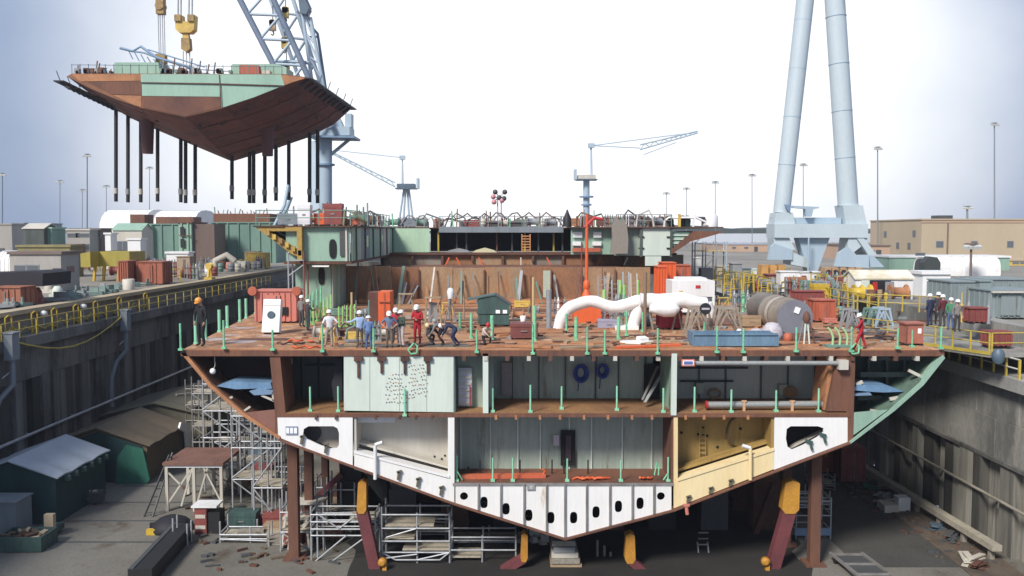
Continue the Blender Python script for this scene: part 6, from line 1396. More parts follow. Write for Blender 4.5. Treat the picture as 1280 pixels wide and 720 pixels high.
m = MB(); m.prism([(X(175, 151), pt(640, 281, 151).z), (X(190, 151), pt(640, 281, 151).z), (X(190, 151), ZY), (X(186, 151), ZY), (X(184, 151), pt(640, 294, 151).z)], [], fxz, (151, 156)); m.build('flare', green_mint, b3)
for i, (xa, xb, tp, b_, lab) in enumerate(((164, 182, 268, 284, 'brown rusty box block perched left of the green flared block'), (196, 243, 271, 280, 'low rusty block lying along the top of the green hull block'))):
    m = MB(); z0, z1 = pt(640, b_, 158).z, pt(640, tp, 158).z; m.box(X(xa, 158), X(xb, 158), 158, 162, ZY if i == 0 else z0 - 1, z1); T(m, 'rusty_block', rust_mid, lab, 'hull block')
arch_tent('fabric_hangar', 'large white fabric hangar behind the rusty box block, left of the pair', 'hangar', X(124, 220), X(180, 220), 220, 240, pt(640, 261, 220).z-ZY)
arch_tent('fabric_hangar', 'white fabric hangar behind the green hull blocks, right of the pair', 'hangar', X(190, 220), X(242, 220), 220, 240, pt(640, 262, 220).z-ZY)
bpx('green_roofed_shed', 'green roofed shed with white doors between the yellow girder and the hull blocks', 'shed', 142, 178, 288, 128, 4, white_grey, rm=green_mint, roof='gable_x', rise=.9)
bpx('storage_box', 'white storage box at the foot of the tall hull block', 'container', 208, 235, 317, 112, 2, white_paint)
bpx('storage_box', 'small white van body beside the green roofed shed', 'container', 160, 176, 300, 121, 2, white_paint)
bpx('storage_box', 'small white upright kiosk left of the green roofed shed', 'container', 132, 139, 293, 122, 2, white_paint)
wz2 = lambda py, Y_: pt(640, py, Y_).z - ZY
bpx('office_block', 'two-storey pale concrete office with strip windows in the left distance', 'building', 84, 113, 288, 140, 5, conc_bldg, rm=white_grey, wins=[(X(92, 140), wz2(296, 140), 1.6, .5), (X(98, 140), wz2(296, 140), .5, .5), (X(106, 140), wz2(296, 140), 1.6, .5), (X(105, 140), wz2(311, 140), 1.8, .7)])
bpx('brick_block', 'brown brick wing right of the pale concrete office in the left distance', 'building', 113.5, 127, 287, 143, 4, brick_bldg, wins=[(X(119, 143), wz2(296, 143), .7, .6), (X(124, 143), wz2(296, 143), .7, .6), (X(118, 143), wz2(309, 143), .7, .7)])
bpx('green_roofed_shed', 'dark green walled shed with pale curved roof in the left distance', 'shed', 30, 56, 286, 132, 4, green_dark, rm=white_grey, roof='gable_x', rise=.7)
bpx('green_roofed_shed', 'green annex with green roof joined to the dark green shed', 'shed', 56.5, 66, 286, 133, 4, green_block, rm=green_mint)
bpx('pale_building', 'pale flat roofed building at the far left edge on the skyline', 'building', -20, 16, 281, 170, 15, conc_bldg)
bpx('grey_building', 'grey flat building right of the pale one at the far left skyline', 'building', 16.5, 31, 280, 176, 15, grey_blue)
m = MB(); p = V((X(68, 122), 122, ZY)); m.prism([(p.x-2.8, ZY), (p.x+2.4, ZY), (p.x+2.4, ZY+3.4), (p.x+.3, ZY+3.4), (p.x-2.6, ZY+1.5)], [], fxz, (122, 126)); T(m, 'rusty_slope_block', rust_mid, 'wedge-shaped red-brown block in front of the pale concrete office', 'hull block')
bpx('olive_barge', 'long olive girder lying behind the grey-beige block building', 'girder', 22, 88, 309, 100, 3, mat('olive_yellow', (.27,.23,.1), .7, 0, (.21,.19,.09), .5, .6, VS, fine=.2))
arch_tent('fabric_hangar', 'low white fabric cover at the left edge among the distant sheds', 'cover', X(-5, 115), X(24, 115), 115, 120, 2.6)
g = 'gear on the left yard by the dock cap'
for i in range(150):
    Yq = random.uniform(84, 128); px = random.uniform(95, 640 - 34*F/Yq); p = V((X(px, Yq), Yq, ZY)); k = i % 5
    if 105 < px < 205 and Yq < 100 or px < 130 and Yq < 110: continue
    if k == 0: tool_box(p, (random.uniform(1, 2), 1, random.uniform(.7, 1.6)), random.choice(gear + [salmon, beige, green_pale]), 'lidded box among the gear on the left yard', g)
    elif k == 1: drum(p, random.choice(gear + [white_paint, salmon]), 'drum among the gear on the left yard', g, .4, 1.1)
    elif k == 2: gas_rack(p, 1.2, 'gas bottle rack among the gear on the left yard', g)
    elif k == 3: small_winch(p, 1.5, random.choice(gear), 'winch among the gear on the left yard', g)
    else: yframe(px, p.y, 1.3, 'yellow tube barrier among the gear on the left yard', 'yellow barriers on the left yard')
m = MB(); p = on(298, 342, ZY); p.x = -35; m.path([p + V((-1.5, 0, 0)), p + V((-1.4, 0, 1.6)), p + V((0, 0, 2.3)), p + V((1.0, 0, 1.5))], .4, 10); T(m, 'bent_duct', white_grey, 'pale bent duct standing on the left yard near the wide green hull block', 'duct')
cratebox('beige_crate', 'beige upright crate before the wide green hull block', 'crate', V((X(314, 125), 125, ZY)), 1.9, 2, 2.3, beige, 0)
cratebox('beige_crate', 'beige upright crate beside the wide rust-orange container', 'crate', V((X(229, 96), 96, ZY)), 1.4, 1.4, 2.4, mat('crate_tan', (.38,.29,.21), .8, fine=.2), 0)
# yellow winch on the dock cap
t = thing('mooring_winch', 'yellow mooring winch stand on the left dock cap behind the dark coated person', 'winch', (-32.1, 94, ZY+.1))
m = MB(); m.box(-32.5, -31.7, 93.4, 94.6, ZY+.11, ZY+.3); m.build('base', yellow, t)
for dy in (-.4, .4):
    m = MB(); m.beam((-32.1, 94+dy*1.4, ZY+.3), (-32.1, 94+dy*.5, ZY+1.6), .18); m.build('leg', yellow, t)
m = MB(); m.lathe([(.35, -.4), (.2, -.35), (.2, .35), (.35, .4)], (-32.1, 94, ZY+1.5), 12, 'y'); m.build('drum', yellow_hook, t)
cratebox('yellow_block', 'pair of yellow machine blocks at the far end of the left dock cap', 'machine', V((-35.2, 122, ZY)), 2.6, 2, 2.2, yellow_hook, 3)
# ================================================================ cranes, lifted module, lamp poles
def TB(t, name, mt, p, q, r, n=10, r2=None): m = MB(); m.tube(p, q, r, n, r2); return m.build(name, mt, t)
def poly_px(t, name, mt, poly, Y, y0, y1, holes=()):
    m = MB(); m.prism([f2(x, y, Y) for x, y in poly], [[f2(x, y, Y) for x, y in h] for h in holes], fxz, (y0, y1)); return m.build(name, mt, t)
Yc = 94
t = thing('gantry_crane_leg', 'huge pale blue A-shaped gantry crane leg on a stepped sill with orange bogies', 'gantry crane', (X(1020, Yc), Yc, ZY))
TB(t, 'leg', blue_leg, pt(977, 266, Yc), pt(1033, -240, Yc), 0.87, 24, .93)
TB(t, 'leg', blue_leg, pt(1060, 256, Yc), pt(1028, -240, Yc), 1.04, 24, 1.0)
for (xa_, ya_), (xb_, yb_), rr_ in (((977, 266), (1033, -240), .9), ((1060, 256), (1028, -240), 1.06)):
    A_, B_ = pt(xa_, ya_, Yc), pt(xb_, yb_, Yc); d_ = (B_-A_).normalized()
    for q_ in (.12, .24, .36, .48, .6): c_ = A_.lerp(B_, q_); m = MB(); m.tube(c_, c_ + d_*.09, rr_*1.005, 24); m.build('joint_ring', blue_crane, t)
m = MB(); a = pt(1060, 257, Yc); m.lathe([(1.1, 0), (1.1, .1)], a, 24); m.build('flange', blue_leg, t)
poly_px(t, 'leg_foot', blue_leg, [(1048, 257), (1073, 257), (1078, 280), (1052, 280)], Yc, Yc-1.2, Yc+1.2)
poly_px(t, 'leg_foot', blue_leg, [(966, 266), (987, 266), (990, 280), (964, 280)], Yc, Yc-1.1, Yc+1.1)
poly_px(t, 'sill_beam', blue_leg, [(963, 280), (1078, 280), (1078, 297), (963, 297)], Yc, Yc-1.5, Yc+1.5)
poly_px(t, 'sill_cap', blue_crane, [(965, 272), (1050, 272), (1050, 279.8), (965, 279.8)], Yc, Yc-.4, Yc+.8)
poly_px(t, 'sill_column', blue_leg, [(1055, 297.2), (1078, 297.2), (1078, 302), (1060, 316), (1053, 316)], Yc, Yc-1.3, Yc+1.3)
poly_px(t, 'sill_column', blue_leg, [(963, 297.2), (982, 297.2), (990, 312), (984, 312), (970, 316), (964, 316)], Yc, Yc-1.2, Yc+1.2)
poly_px(t, 'centre_column', blue_crane, [(995, 297.2), (1034, 297.2), (1026, 318), (1018, 341), (1008, 341), (1001, 318)], Yc, Yc-.8, Yc+.8)
poly_px(t, 'bogie_beam', blue_crane, [(1040, 316), (1052, 308), (1062, 318), (1078, 318), (1078, 334), (1036, 332)], Yc, Yc-1.8, Yc-1.32)
poly_px(t, 'bogie_beam', blue_leg, [(1064, 298), (1072, 298), (1088, 318), (1088, 319), (1078, 319)], Yc, Yc-1.7, Yc+1.7)
poly_px(t, 'bogie_beam', blue_crane, [(1078.5, 319.5), (1084, 319.5), (1097, 333), (1080, 333)], Yc, Yc-1.7, Yc+1.2)
poly_px(t, 'bogie_beam', blue_crane, [(958, 308), (962, 304), (984, 312), (984, 324), (954, 324)], Yc, Yc-1.8, Yc-1.25)
poly_px(t, 'bogie_beam', blue_leg, [(983, 314), (1002, 322), (1004, 334), (983, 330)], Yc, Yc-1.6, Yc+1.2)
poly_px(t, 'walkway', blue_crane, [(987, 257.5), (1019, 259), (1019, 260.5), (1012, 262), (1010, 271), (1003, 271), (1002, 261.5), (987, 260)], Yc, Yc-1.2, Yc-.5)
TB(t, 'service_ladder', blue_crane, pt(1011, 297, Yc-2), pt(1010, 340, Yc-2), .1, 6)
for px, py in ((972, 258),): poly_px(t, 'doorway', blue_mid, [(976, 256), (984, 257), (983, 266), (979, 262)], Yc, Yc-1.3, Yc-1.12)
for px in (953, 963.5, 974):
    m = MB(); a = pt(px, 338, Yc-1); m.prism([(a.x-.42, a.z-.75), (a.x+.42, a.z-.75), (a.x+.3, a.z+.6), (a.x-.3, a.z+.6)], [], fxz, (Yc-2, Yc-.3)); b = m.build('bogie', mat('bogie_orange', (.62,.33,.1), .6, 0, (.45,.24,.08), .5, 1, fine=.2), t)
    m = MB(); m.lathe([(.3, -.06), (.3, .06)], (a.x, Yc-2.1, a.z-.55), 12, 'y'); m.build('wheel', black, b)
for px in (1031, 1040, 1050, 1060, 1069):
    m = MB(); a = pt(px, 341, Yc-1); m.prism([(a.x-.36, a.z-.6), (a.x+.36, a.z-.6), (a.x+.3, a.z+.6), (a.x-.3, a.z+.6)], [], fxz, (Yc-2, Yc-.3)); b = m.build('bogie', mat('bogie_tan', (.5,.33,.2), .6, 0, (.38,.24,.13), .5, 1, fine=.2), t)
    m = MB(); m.lathe([(.27, -.06), (.27, .06)], (a.x, Yc-2.1, a.z+.1), 12, 'y'); m.build('wheel', black, b)
# ---- blue lattice boom crane behind the lifted module
Yk = 130
t = thing('lattice_boom_crane', 'pale blue crane with thick column and steep tubular lattice boom behind the lifted hull block', 'crane', (X(405, Yk), Yk, ZY))
TB(t, 'column', blue_crane, pt(407, 262, Yk), pt(407, 172, Yk), .95, 20)
m = MB(); a = pt(407, 207, Yk); m.lathe([(1.35, 0), (1.35, .25)], a, 20); m.build('ring_platform', blue_mid, t)
m = MB(); a, b = pt(386, 262, Yk), pt(396, 175, Yk); m.box(a.x, b.x, Yk+1, Yk+2.4, ZY+3, b.z); m.build('column', mat('pale_column', (.55,.66,.76), .5, fine=.05), t)
poly_px(t, 'slewing_platform', blue_crane, [(392, 160), (440, 160), (440, 171), (392, 171)], Yk, Yk-2, Yk+2)
poly_px(t, 'walkway', blue_mid, [(390, 171.2), (447, 172), (447, 174.5), (390, 173.5)], Yk, Yk-2.4, Yk+2.4)
poly_px(t, 'cab', blue_crane, [(433, 143), (440.5, 143), (440.5, 159.8), (433, 159.8)], Yk, Yk-1, Yk+1)
TB(t, 'strut', blue_crane, pt(437, 174, Yk), pt(414, 193, Yk), .25, 8)
poly_px(t, 'machinery_house', blue_crane, [(415, 159.9), (430, 159.9), (427, 152), (424, 147), (421, 152)], Yk, Yk-1, Yk+1)
def lattice(t, a0, a1, b0, b1, r, n, mt, mt2, rr=.12):
    A0, A1, B0, B1 = map(V, (a0, a1, b0, b1))
    TB(t, 'boom_chord', mt, A0, A1, r, 10); TB(t, 'boom_chord', mt, B0, B1, r, 10)
    for k in range(n):
        p, q = A0.lerp(A1, k/n), B0.lerp(B1, (k+.5)/n); TB(t, 'boom_lacing', mt2, p, q, rr, 6)
        TB(t, 'boom_lacing', mt2, q, A0.lerp(A1, (k+1)/n), rr, 6)
dk = mat('boom_slate', (.17,.22,.3), .5, 0, (.13,.17,.24), .5, .5, fine=.1)
lattice(t, pt(389, 172, Yk-3), pt(277, -45, Yk-3), pt(414, 160, Yk-3), pt(315, -60, Yk-3), .42, 7, dk, blue_crane, .2)
lattice(t, pt(398, 165, Yk+4), pt(322, -45, Yk+4), pt(418, 158, Yk+4), pt(347, -60, Yk+4), .3, 7, blue_crane, blue_crane, .2)
lattice(t, pt(398, 160, Yk), pt(373, -20, Yk), pt(414, 158, Yk), pt(388, 22, Yk), .26, 6, blue_crane, mat('pale_lacing', (.5,.58,.66), .5, fine=.05), .15)
for a, b, r in (((372, 14), (397, 42), .18), ((397, 42), (413, 150), .2), ((383, 46), (398, 46), .15), ((376, 20), (386, 12), .3), ((378, -10), (388, 12), .25)):
    TB(t, 'mast_brace', dk, pt(*a, Yk+1), pt(*b, Yk+1), r, 8)
poly_px(t, 'sheave_head', steel_blue, [(375, 2), (381, -2), (388, 12), (384, 20), (377, 18)], Yk, Yk-1, Yk+1)
TB(t, 'mast_brace', blue_crane, pt(340, 76, Yk-2), pt(386, 78, Yk-2), .22, 8)
m = MB(); a = pt(383, 240, Yk); m.path([pt(345, 280, Yk+3), pt(358, 262, Yk+3), pt(364, 246, Yk+3)], .3, 8); m.build('stay_pipe', blue_crane, t)
# hooks hanging inside the lattice
for i, (px, top, b, lab) in enumerate(((357, -20, 24, 'yellow hook block high between the lattice boom chords'), (341, -20, 40, 'tan hook block hanging lower left in the lattice boom'), (356, 30, 62, 'yellow hook with rusty chain hanging in the middle of the lattice boom'), (358, 60, 92, 'small yellow hook low in the lattice boom just above the lifted block'))):
    p = pt(px, b, Yk-1); q = pt(px, top, Yk-1); tt = thing('hook_block', lab, 'hook', tuple(p))
    m = MB(); m.tube(p, q, .07, 5); m.build('wire', grey_dark, tt)
    m = MB(); m.ob(p + V((0, 0, .9)), (.9, .5, 1.5)); m.lathe([(.5, -.25), (.5, .25)], p + V((0, 0, 1.3)), 12, 'y'); m.build('block', yellow_hook if i != 1 else mat('hook_tan', (.5,.36,.2), .6, fine=.2), tt)
    m = MB(); m.path([p + V((0, 0, .2)), p + V((.15, 0, -.2)), p + V((0, 0, -.5)), p + V((-.22, 0, -.3))], .1, 7); m.build('hook', rust_mid, tt)
# ---- lifted hull block
Yn, Yr = 90, 115
t = thing('lifted_hull_block', 'brown and green V-shaped hull block hanging in the air with dark support legs below', 'hull block', tuple(pt(232, 147, Yn)))
near = [(84, 95.5), (112, 110), (145, 124), (177, 135), (232, 146.5), (279, 135), (318, 122), (350, 109), (381, 98.5)]
rear = [(139, 137), (150, 140), (164, 148), (190, 160), (290, 202), (350, 184), (385, 172), (418, 155), (438, 137)]
m = MB(); vs = [pt(x, y, Yn) for x, y in near] + [pt(x, y, Yr) for x, y in rear]; n = len(near)
m.add(vs, [(i, i+1, n+i+1, n+i) for i in range(n-1)]); hb = m.build('bottom_plating', mat('rust_bottom', (.26,.07,.045), .75, 0, (.12,.038,.028), .6, .25, fine=.3, col3=(.27,.11,.06), amt3=.22, scale3=.7, bump=.2), t)
for k in range(1, n-1):
    m = MB(); m.beam(vs[k] + V((0, 0, -.02)), vs[n+k] + V((0, 0, -.02)), .12, .06); m.build('weld_seam', rust_mid, t)
for q in (.22, .45, .63, .82):
    m = MB(); m.path([vs[k].lerp(vs[n+k], q) + V((0, 0, -.03)) for k in range(n)], .05, 5); m.build('weld_seam', rust_dark if q != .45 else rust_mid, t)
for k in range(26):
    p = pt(90 + k*10.5, 92.3 + .1*k, Yn+.3); m = MB(); m.tube(p, p + V((0, 0, 1.0)), .035, 5); m.build('rail_post', steel_blue if k % 3 else green_block, t)
m = MB(); m.tube(pt(90, 81, Yn+.3), pt(352, 83.5, Yn+.3), .03, 5); m.build('guard_rail', steel_blue, t)
random.seed(17)
for i in range(18):
    k = random.randrange(n-1); q = random.uniform(.08, .85); a = vs[k].lerp(vs[n+k], q); b = vs[k+1].lerp(vs[n+k+1], q); c = a.lerp(b, random.uniform(.1, .9)); m = MB(); m.ob(c + V((0, 0, -.12)), (.18, .5, .3)); m.build('lifting_lug', rust_dark, t)
top_n = [(84, 95.5), (381, 98.5), (378, 93), (90, 92)]
m = MB(); m.prism([f2(x, y, Yn) for x, y in near + [(380, 96), (352, 92.5), (90, 92)]], [], fxz, (Yn-.05, Yn+.05)); m.build('front_plating', mat('rust_front', (.27,.12,.06), .8, 0, (.16,.065,.04), .55, .25, VS, fine=.25), t)
def fp(name, mt, poly, d=0): poly_px(t, name, mt, poly, Yn, Yn-.09-.03*d, Yn-.055-.03*d)
fp('plate', rust_orange, [(90, 93), (177, 93), (177, 101), (100, 102)])
fp('plate', rust_mid, [(110, 102.5), (177, 101.5), (177, 119), (140, 118)])
fp('plate', rust_orange, [(142, 119), (177, 120), (177, 134), (165, 130)], 0)
gm = mat('module_green', (.31,.48,.38), .6, 0, (.25,.40,.31), .5, .3, VS, fine=.12, col3=(.3,.25,.16), amt3=.08, scale3=.8)
fp('plate', gm, [(177.5, 104), (275, 106), (275, 121), (178, 120)]); fp('plate', gm, [(276, 106), (356, 108.5), (349, 109.3), (318, 121.6), (279, 134.5), (276, 134)])
fp('plate', rust_hull, [(178, 120.5), (275, 121.5), (277, 134), (232, 145.5), (179, 134.6)])
fp('bulwark_band', gm, [(177, 93), (352, 93.5), (356, 107), (275, 104.5), (177, 103)], 3); fp('seam', rust_dark, [(274.4, 94), (275.6, 94), (278, 134), (277, 134)], 5)
fp('seam', rust_dark, [(177, 103), (275, 104.5), (356, 107), (356, 108.2), (275, 105.8), (177, 104)], 4)
fp('plate', rust_orange, [(352, 94), (380, 97), (381, 98.5), (366, 103), (356, 107)], 2)
m = MB(); m.add([pt(90, 92, Yn), pt(352, 92.5, Yn), pt(380, 96, Yn), pt(438, 135, Yr), pt(139, 135, Yr)], [(0, 1, 2, 3, 4)]); m.build('deck_plating', rust_orange, t)
# side walkways with brackets
for s_, (ax, ay), (bx, by) in ((-1, (73, 101), (142, 134)), (1, (383, 97), (441, 137))):
    A, B2 = pt(ax, ay, Yn), pt(bx, by, Yr if s_ > 0 else 104)
    m = MB(); m.beam(A, B2, 1.0, .12); m.build('side_walkway', black if s_ < 0 else grey_dark, t)
    for k in range(11):
        p = A.lerp(B2, (k+.4)/11.4); m = MB(); m.beam(p + V((0, 0, -.06)), p + V((-s_*.9, 0, -.7)), .25); m.build('walkway_bracket', black, t)
        if k % 2 == 0: m = MB(); m.tube(p, p + V((s_*.4, 0, 1.1)), .05, 5); m.build('rail_post', steel_blue, t)
for i, (x, a, b) in enumerate(((145, 138, 252), (160, 146, 253), (176, 152, 253), (197, 165, 252), (226, 176, 253), (232, 178, 254), (244, 184, 254), (290, 201, 249), (312, 196, 254), (317, 195, 254), (331, 191, 254), (345, 187, 251), (361, 182, 250), (387, 172, 253), (397, 168, 254))):
    p, q = pt(x, a-6, 112), pt(x, b, 112); m = MB(); m.tube(q, p, .24, 8); lg = m.build('support_leg', black, t)
    m = MB(); m.lathe([(.3, 0), (.3, .7)], q + V((0, 0, 1.0)), 8); m.build('foot_band', white_grey if i % 3 != 1 else grey, lg)
for x, a, b in ((184, 150, 192), (334, 150, 195)):
    m = MB(); m.tube(pt(x, a, 104), pt(x+.5, b, 104), .78, 14, .62); m.build('shaft_stub', mat('stub_pink', (.17,.075,.065), .7, 0, (.12,.055,.05), .5, .8, VS, fine=.15), t)
poly_px(t, 'deck_house', gm, [(143, 78), (198, 78), (200, 92), (143, 92)], 92, 92, 95)
poly_px(t, 'deck_house', gm, [(290, 80), (346, 80), (358, 84), (358, 94), (290, 93)], 93, 93, 96)
poly_px(t, 'deck_locker', red_orange, [(299, 81), (323, 81.5), (324, 93), (299, 92)], 91, 91, 91.9); poly_px(t, 'deck_locker', white_grey, [(328, 88), (337, 88), (337, 93.5), (328, 93)], 91, 91, 91.9)
for k in range(46):
    px = random.choice((random.uniform(95, 142), random.uniform(200, 290))); p = pt(px, 92, 91.5); m = MB(); h = random.uniform(.3, 1.2)
    if k % 3: m.box(p.x-.2*h, p.x+.25*h, 91, 91.6, p.z, p.z+h*.45)
    else: m.tube(p, p + V((.2, 0, h*1.3)), .07, 6)
    m.build('deck_fitting', random.choice((rust_mid, steel_blue, green_block, grey, rust_dark)), t)
m = MB(); m.path([pt(150, 60, 94), pt(166, 64, 94), pt(176, 58, 94), pt(196, 72, 94), pt(250, 88, 94)], .14, 6); m.path([pt(166, 64, 94), pt(180, 66, 94), pt(196, 72, 94)], .1, 6); m.path([pt(185, 62, 94), pt(256, 84, 94)], .07, 5)
dr = m.build('derrick', blue_mid, t)
for a_, b_ in (((206, 88), (120, 92)), ((206, 88), (262, 92)), ((234, 86), (180, 92)), ((234, 86), (330, 92))):
    m = MB(); m.tube(pt(*a_, 94), pt(*b_, 94), .05, 5); m.build('sling', steel_blue, t)
for k in range(7): m = MB(); m.tube(pt(160+8*k, 62+3*k, 94), pt(166+8*k, 74+2.4*k, 94), .06, 5); m.build('derrick_lacing', blue_mid, t)
# ---- lifting tackle above the block
tt = thing('lifting_tackle', 'bundle of thin lifting wires with rusty yellow sheave blocks, left of the yellow hook', 'tackle', tuple(pt(203, 90, 95)))
for dx in (-4, -1.5, 1.5, 4): m = MB(); m.tube(pt(203+dx*.9, 85, 95), pt(200+dx, -40, 95), .05, 5); m.build('wire', galv, tt)
for y0, y1 in ((-2, 18), (68, 92)): m = MB(); a, b = pt(196, y0, 95), pt(206 if y0 < 0 else 208, y1, 95); m.box(a.x, b.x, 94.6, 95.4, b.z, a.z); m.lathe([(.45, -.5), (.45, .5)], V(((a.x+b.x)/2, 95, (a.z+b.z)/2)), 14, 'y'); m.build('sheave_block', mat('hook_rusty', (.4,.27,.1), .7, 0, (.25,.16,.08), .5, 2, fine=.3), tt)
tt = thing('main_hook', 'big U-shaped yellow lifting yoke with a second block hanging beneath on twin wire falls', 'hook', tuple(pt(233, 40, 95)))
for x in (222.5, 226, 236, 240): m = MB(); m.tube(pt(x, 22, 95), pt(x+.5, -40, 95), .09, 6); m.build('wire', galv, tt)
poly_px(tt, 'yoke', yellow_hook, [(220.5, 20), (229, 20), (229.5, 28), (236.5, 28), (237, 20), (245.5, 20), (244.5, 38), (240, 42), (226, 42), (221.5, 38)], 95, 94.5, 95.5)
for x in (224.8, 241): poly_px(tt, 'sheave', mat('hook_rusty'), [(x-4, 20), (x+4, 20), (x+4, 28), (x-4, 28)], 95, 94.3, 94.45)
poly_px(tt, 'swivel', yellow_hook, [(230, 42.2), (236, 42.2), (237, 48), (229, 48)], 95, 94.7, 95.3)
poly_px(tt, 'lower_block', mat('hook_rusty'), [(228, 48.2), (238, 48.2), (239, 62), (234, 66), (228, 62)], 95, 94.6, 95.4)
for x in (229, 233, 237): m = MB(); m.tube(pt(x, 64, 95), pt(x+.3, 92, 95), .06, 5); m.build('wire', white_grey, tt)
# ---- distant cranes
def tower_crane(lab, Y, px, base, cab_y, mast_px, mast_y, jib, stay, portal, side):
    t = thing('tower_crane', lab, 'crane', tuple(on(px, 322, ZY).lerp(pt(px, 300, Y), 1)) if False else (X(px, Y), Y, ZY)); s = Y/F
    if portal:
        for dx0, dx1 in ((-14, -3), (13, 3), (-6, -1), (6, 1)): TB(t, 'portal_leg', blue_crane, (X(px+dx0, Y), Y+dx0*.05, ZY), pt(px+dx1, cab_y+6, Y), .28, 8)
    else:
        TB(t, 'tower', blue_crane, (X(px, Y), Y, ZY), pt(px, cab_y+4, Y), 1.0*s*4, 10)
        m = MB(); m.lathe([(2.2*s*4, 0), (2.2*s*4, .4)], pt(px, cab_y+28, Y), 12); m.build('ring_platform', blue_mid, t)
        m = MB(); m.lathe([(1.6*s*4, 0), (1.6*s*4, .4)], pt(px, cab_y+38, Y), 12); m.build('ring_platform', blue_mid, t)
    m = MB(); a, b = pt(px-11, cab_y, Y), pt(px+11, cab_y+5, Y); m.box(a.x, b.x, Y-2, Y+2, b.z, a.z); m.build('machinery_house', steel_blue if portal else white_grey, t)
    m = MB(); m.box(pt(px+side*13, 0, Y).x-.3, pt(px+side*13, 0, Y).x+.3, Y-1.5, Y+1.5, pt(px, cab_y+6, Y).z, pt(px, cab_y-7, Y).z); m.build('counterweight', blue_crane, t)
    m = MB(); a, b = pt(px-13, cab_y+5.2, Y), pt(px+13, cab_y+6.5, Y); m.box(a.x, b.x, Y-2.4, Y+2.4, b.z, a.z); m.build('walkway', steel_blue, t)
    TB(t, 'mast', mat('pale_lacing'), pt(px+mast_px, cab_y, Y), pt(px+mast_px, mast_y, Y), .35, 8, .2)
    m = MB(); a = pt(px+mast_px, mast_y, Y); m.ob(a, (1.6, 1.2, 1.1)); m.build('mast_head', blue_crane, t)
    A, B2 = pt(*jib[0], Y), pt(*jib[1], Y); up = V((0, 0, 1))
    for dz in (-.6, .6): TB(t, 'jib_chord', blue_crane, A + up*dz, B2 + up*dz*.4, .18, 6)
    for k in range(12):
        p, q = A.lerp(B2, k/12), A.lerp(B2, (k+1)/12); sg_ = 1 if k % 2 else -1
        TB(t, 'jib_lacing', blue_crane, p + up*.6*sg_*(1-.6*k/12), q - up*.6*sg_*(1-.6*(k+1)/12), .13, 5)
    for a, b in stay: TB(t, 'stay', mat('pale_lacing'), pt(*a, Y), pt(*b, Y), .16, 5)
    return t
tower_crane('distant blue portal crane on splayed legs with its jib reaching up to the left', 255, 508, 275, 230, -5, 197, ((494, 231), (415, 191)), [((503, 197), (420, 188)), ((503, 197), (440, 190))], True, 1)
tower_crane('distant tall blue tower crane with its jib reaching up to the right', 225, 733, 275, 219, 6, 182, ((800, 184), (872, 165)), [((740, 182), (872, 165)), ((740, 182), (800, 185)), ((805, 193), (845, 178)), ((738, 183), (738, 222))], False, -1)
# the jib of the right-hand tower crane starts at its cab
# ---- lamp clusters and light poles
def light_pole(px, top, Y, lab, kind='tee', r=.16, mt=grey_blue, grp=None, w=10):
    t = thing('light_pole', lab, 'light pole', (X(px, Y), Y, ZY), grp); a = pt(px, top, Y); s = Y/F
    TB(t, 'pole', mt, (X(px, Y), Y, ZY), a, r*1.3, 8, r)
    if kind == 'none': return t
    m = MB(); m.beam(a + V((-w*s/2, 0, 0)), a + V((w*s/2, 0, 0)), .14); m.lathe([(w*s*.32, -.05), (w*s*.32, .12)], a, 10); m.build('crossarm', mt, t)
    for q in (-.46, -.16, .16, .46):
        m = MB(); m.ob(a + V((q*w*s, -.3, -.35)), (.45, .4, .35), 0, .4); m.build('floodlight', lampglass, t)
    return t
for px, top, Y, lab in ((3, 217, 200, 'thin light pole at the far left edge of the picture'), (75, 226, 230, 'thin light pole behind the pale concrete office, left of the tallest left pole'), (109, 193, 190, 'tallest light pole on the left, behind the pale concrete office'), (103, 237, 270, 'short light pole just left of the tallest left pole'), (133, 232, 270, 'faint light pole in front of the large white hangar'), (187, 209, 240, 'faint light pole between the two white hangars'),
      (833, 241, 280, 'short faint light pole right of the tower crane jib'), (858, 235, 280, 'faint light pole above the starboard awning'), (894, 227, 250, 'faint light pole at the starboard end of the ship deck'), (940, 218, 240, 'light pole left of the blue crane leg'), (1004, 205, 230, 'light pole between the two crane leg tubes'), (1097, 184, 180, 'tall light pole at the left end of the beige factory hall'), (1243, 154, 175, 'tallest light pole on the right, behind the beige factory hall')):
    light_pole(px, top, Y, lab, r=.09 if Y > 200 else .12, w=8)
light_pole(1209, 258, 178, 'short T-shaped lamp on the beige factory roof', r=.2, w=10)
t = light_pole(1214, 305, 100, 'lamp mast with wide round flood ring in front of the long white shelter', r=.12, mt=brick_bldg, w=18)
# red and white disc lamp mast on the ship
t = thing('disc_lamp_mast', 'twin-post mast with a cluster of six pink and grey disc lamps above the canopy', 'lamp mast', (X(624, 92), 92, 17.05))
for px in (622, 626.5): TB(t, 'post', mat('pink_post', (.62,.42,.44), .5, fine=.1), (X(px, 92), 92, 17.05), pt(px, 246, 92), .07, 6)
for i, (px, py) in enumerate(((616.5, 246), (619, 240), (631, 240), (617.5, 252.5), (624, 247), (630, 248), (627.5, 250.5))):
    m = MB(); m.lathe([(.05, -.15), (.25, -.1), (.27, .08), (.05, .12)], pt(px, py, 91.8), 12, 'y'); m.build('disc_lamp', (mat('pink_lamp', (.6,.25,.28), .5, fine=.1), grey_dark, grey_dark)[i % 3], t)
for a, b in (((616.5, 246), (630, 248)), ((619, 240), (628, 251)), ((631, 240), (617.5, 252))): TB(t, 'arm', mat('pink_post'), pt(*a, 92), pt(*b, 92), .05, 5)
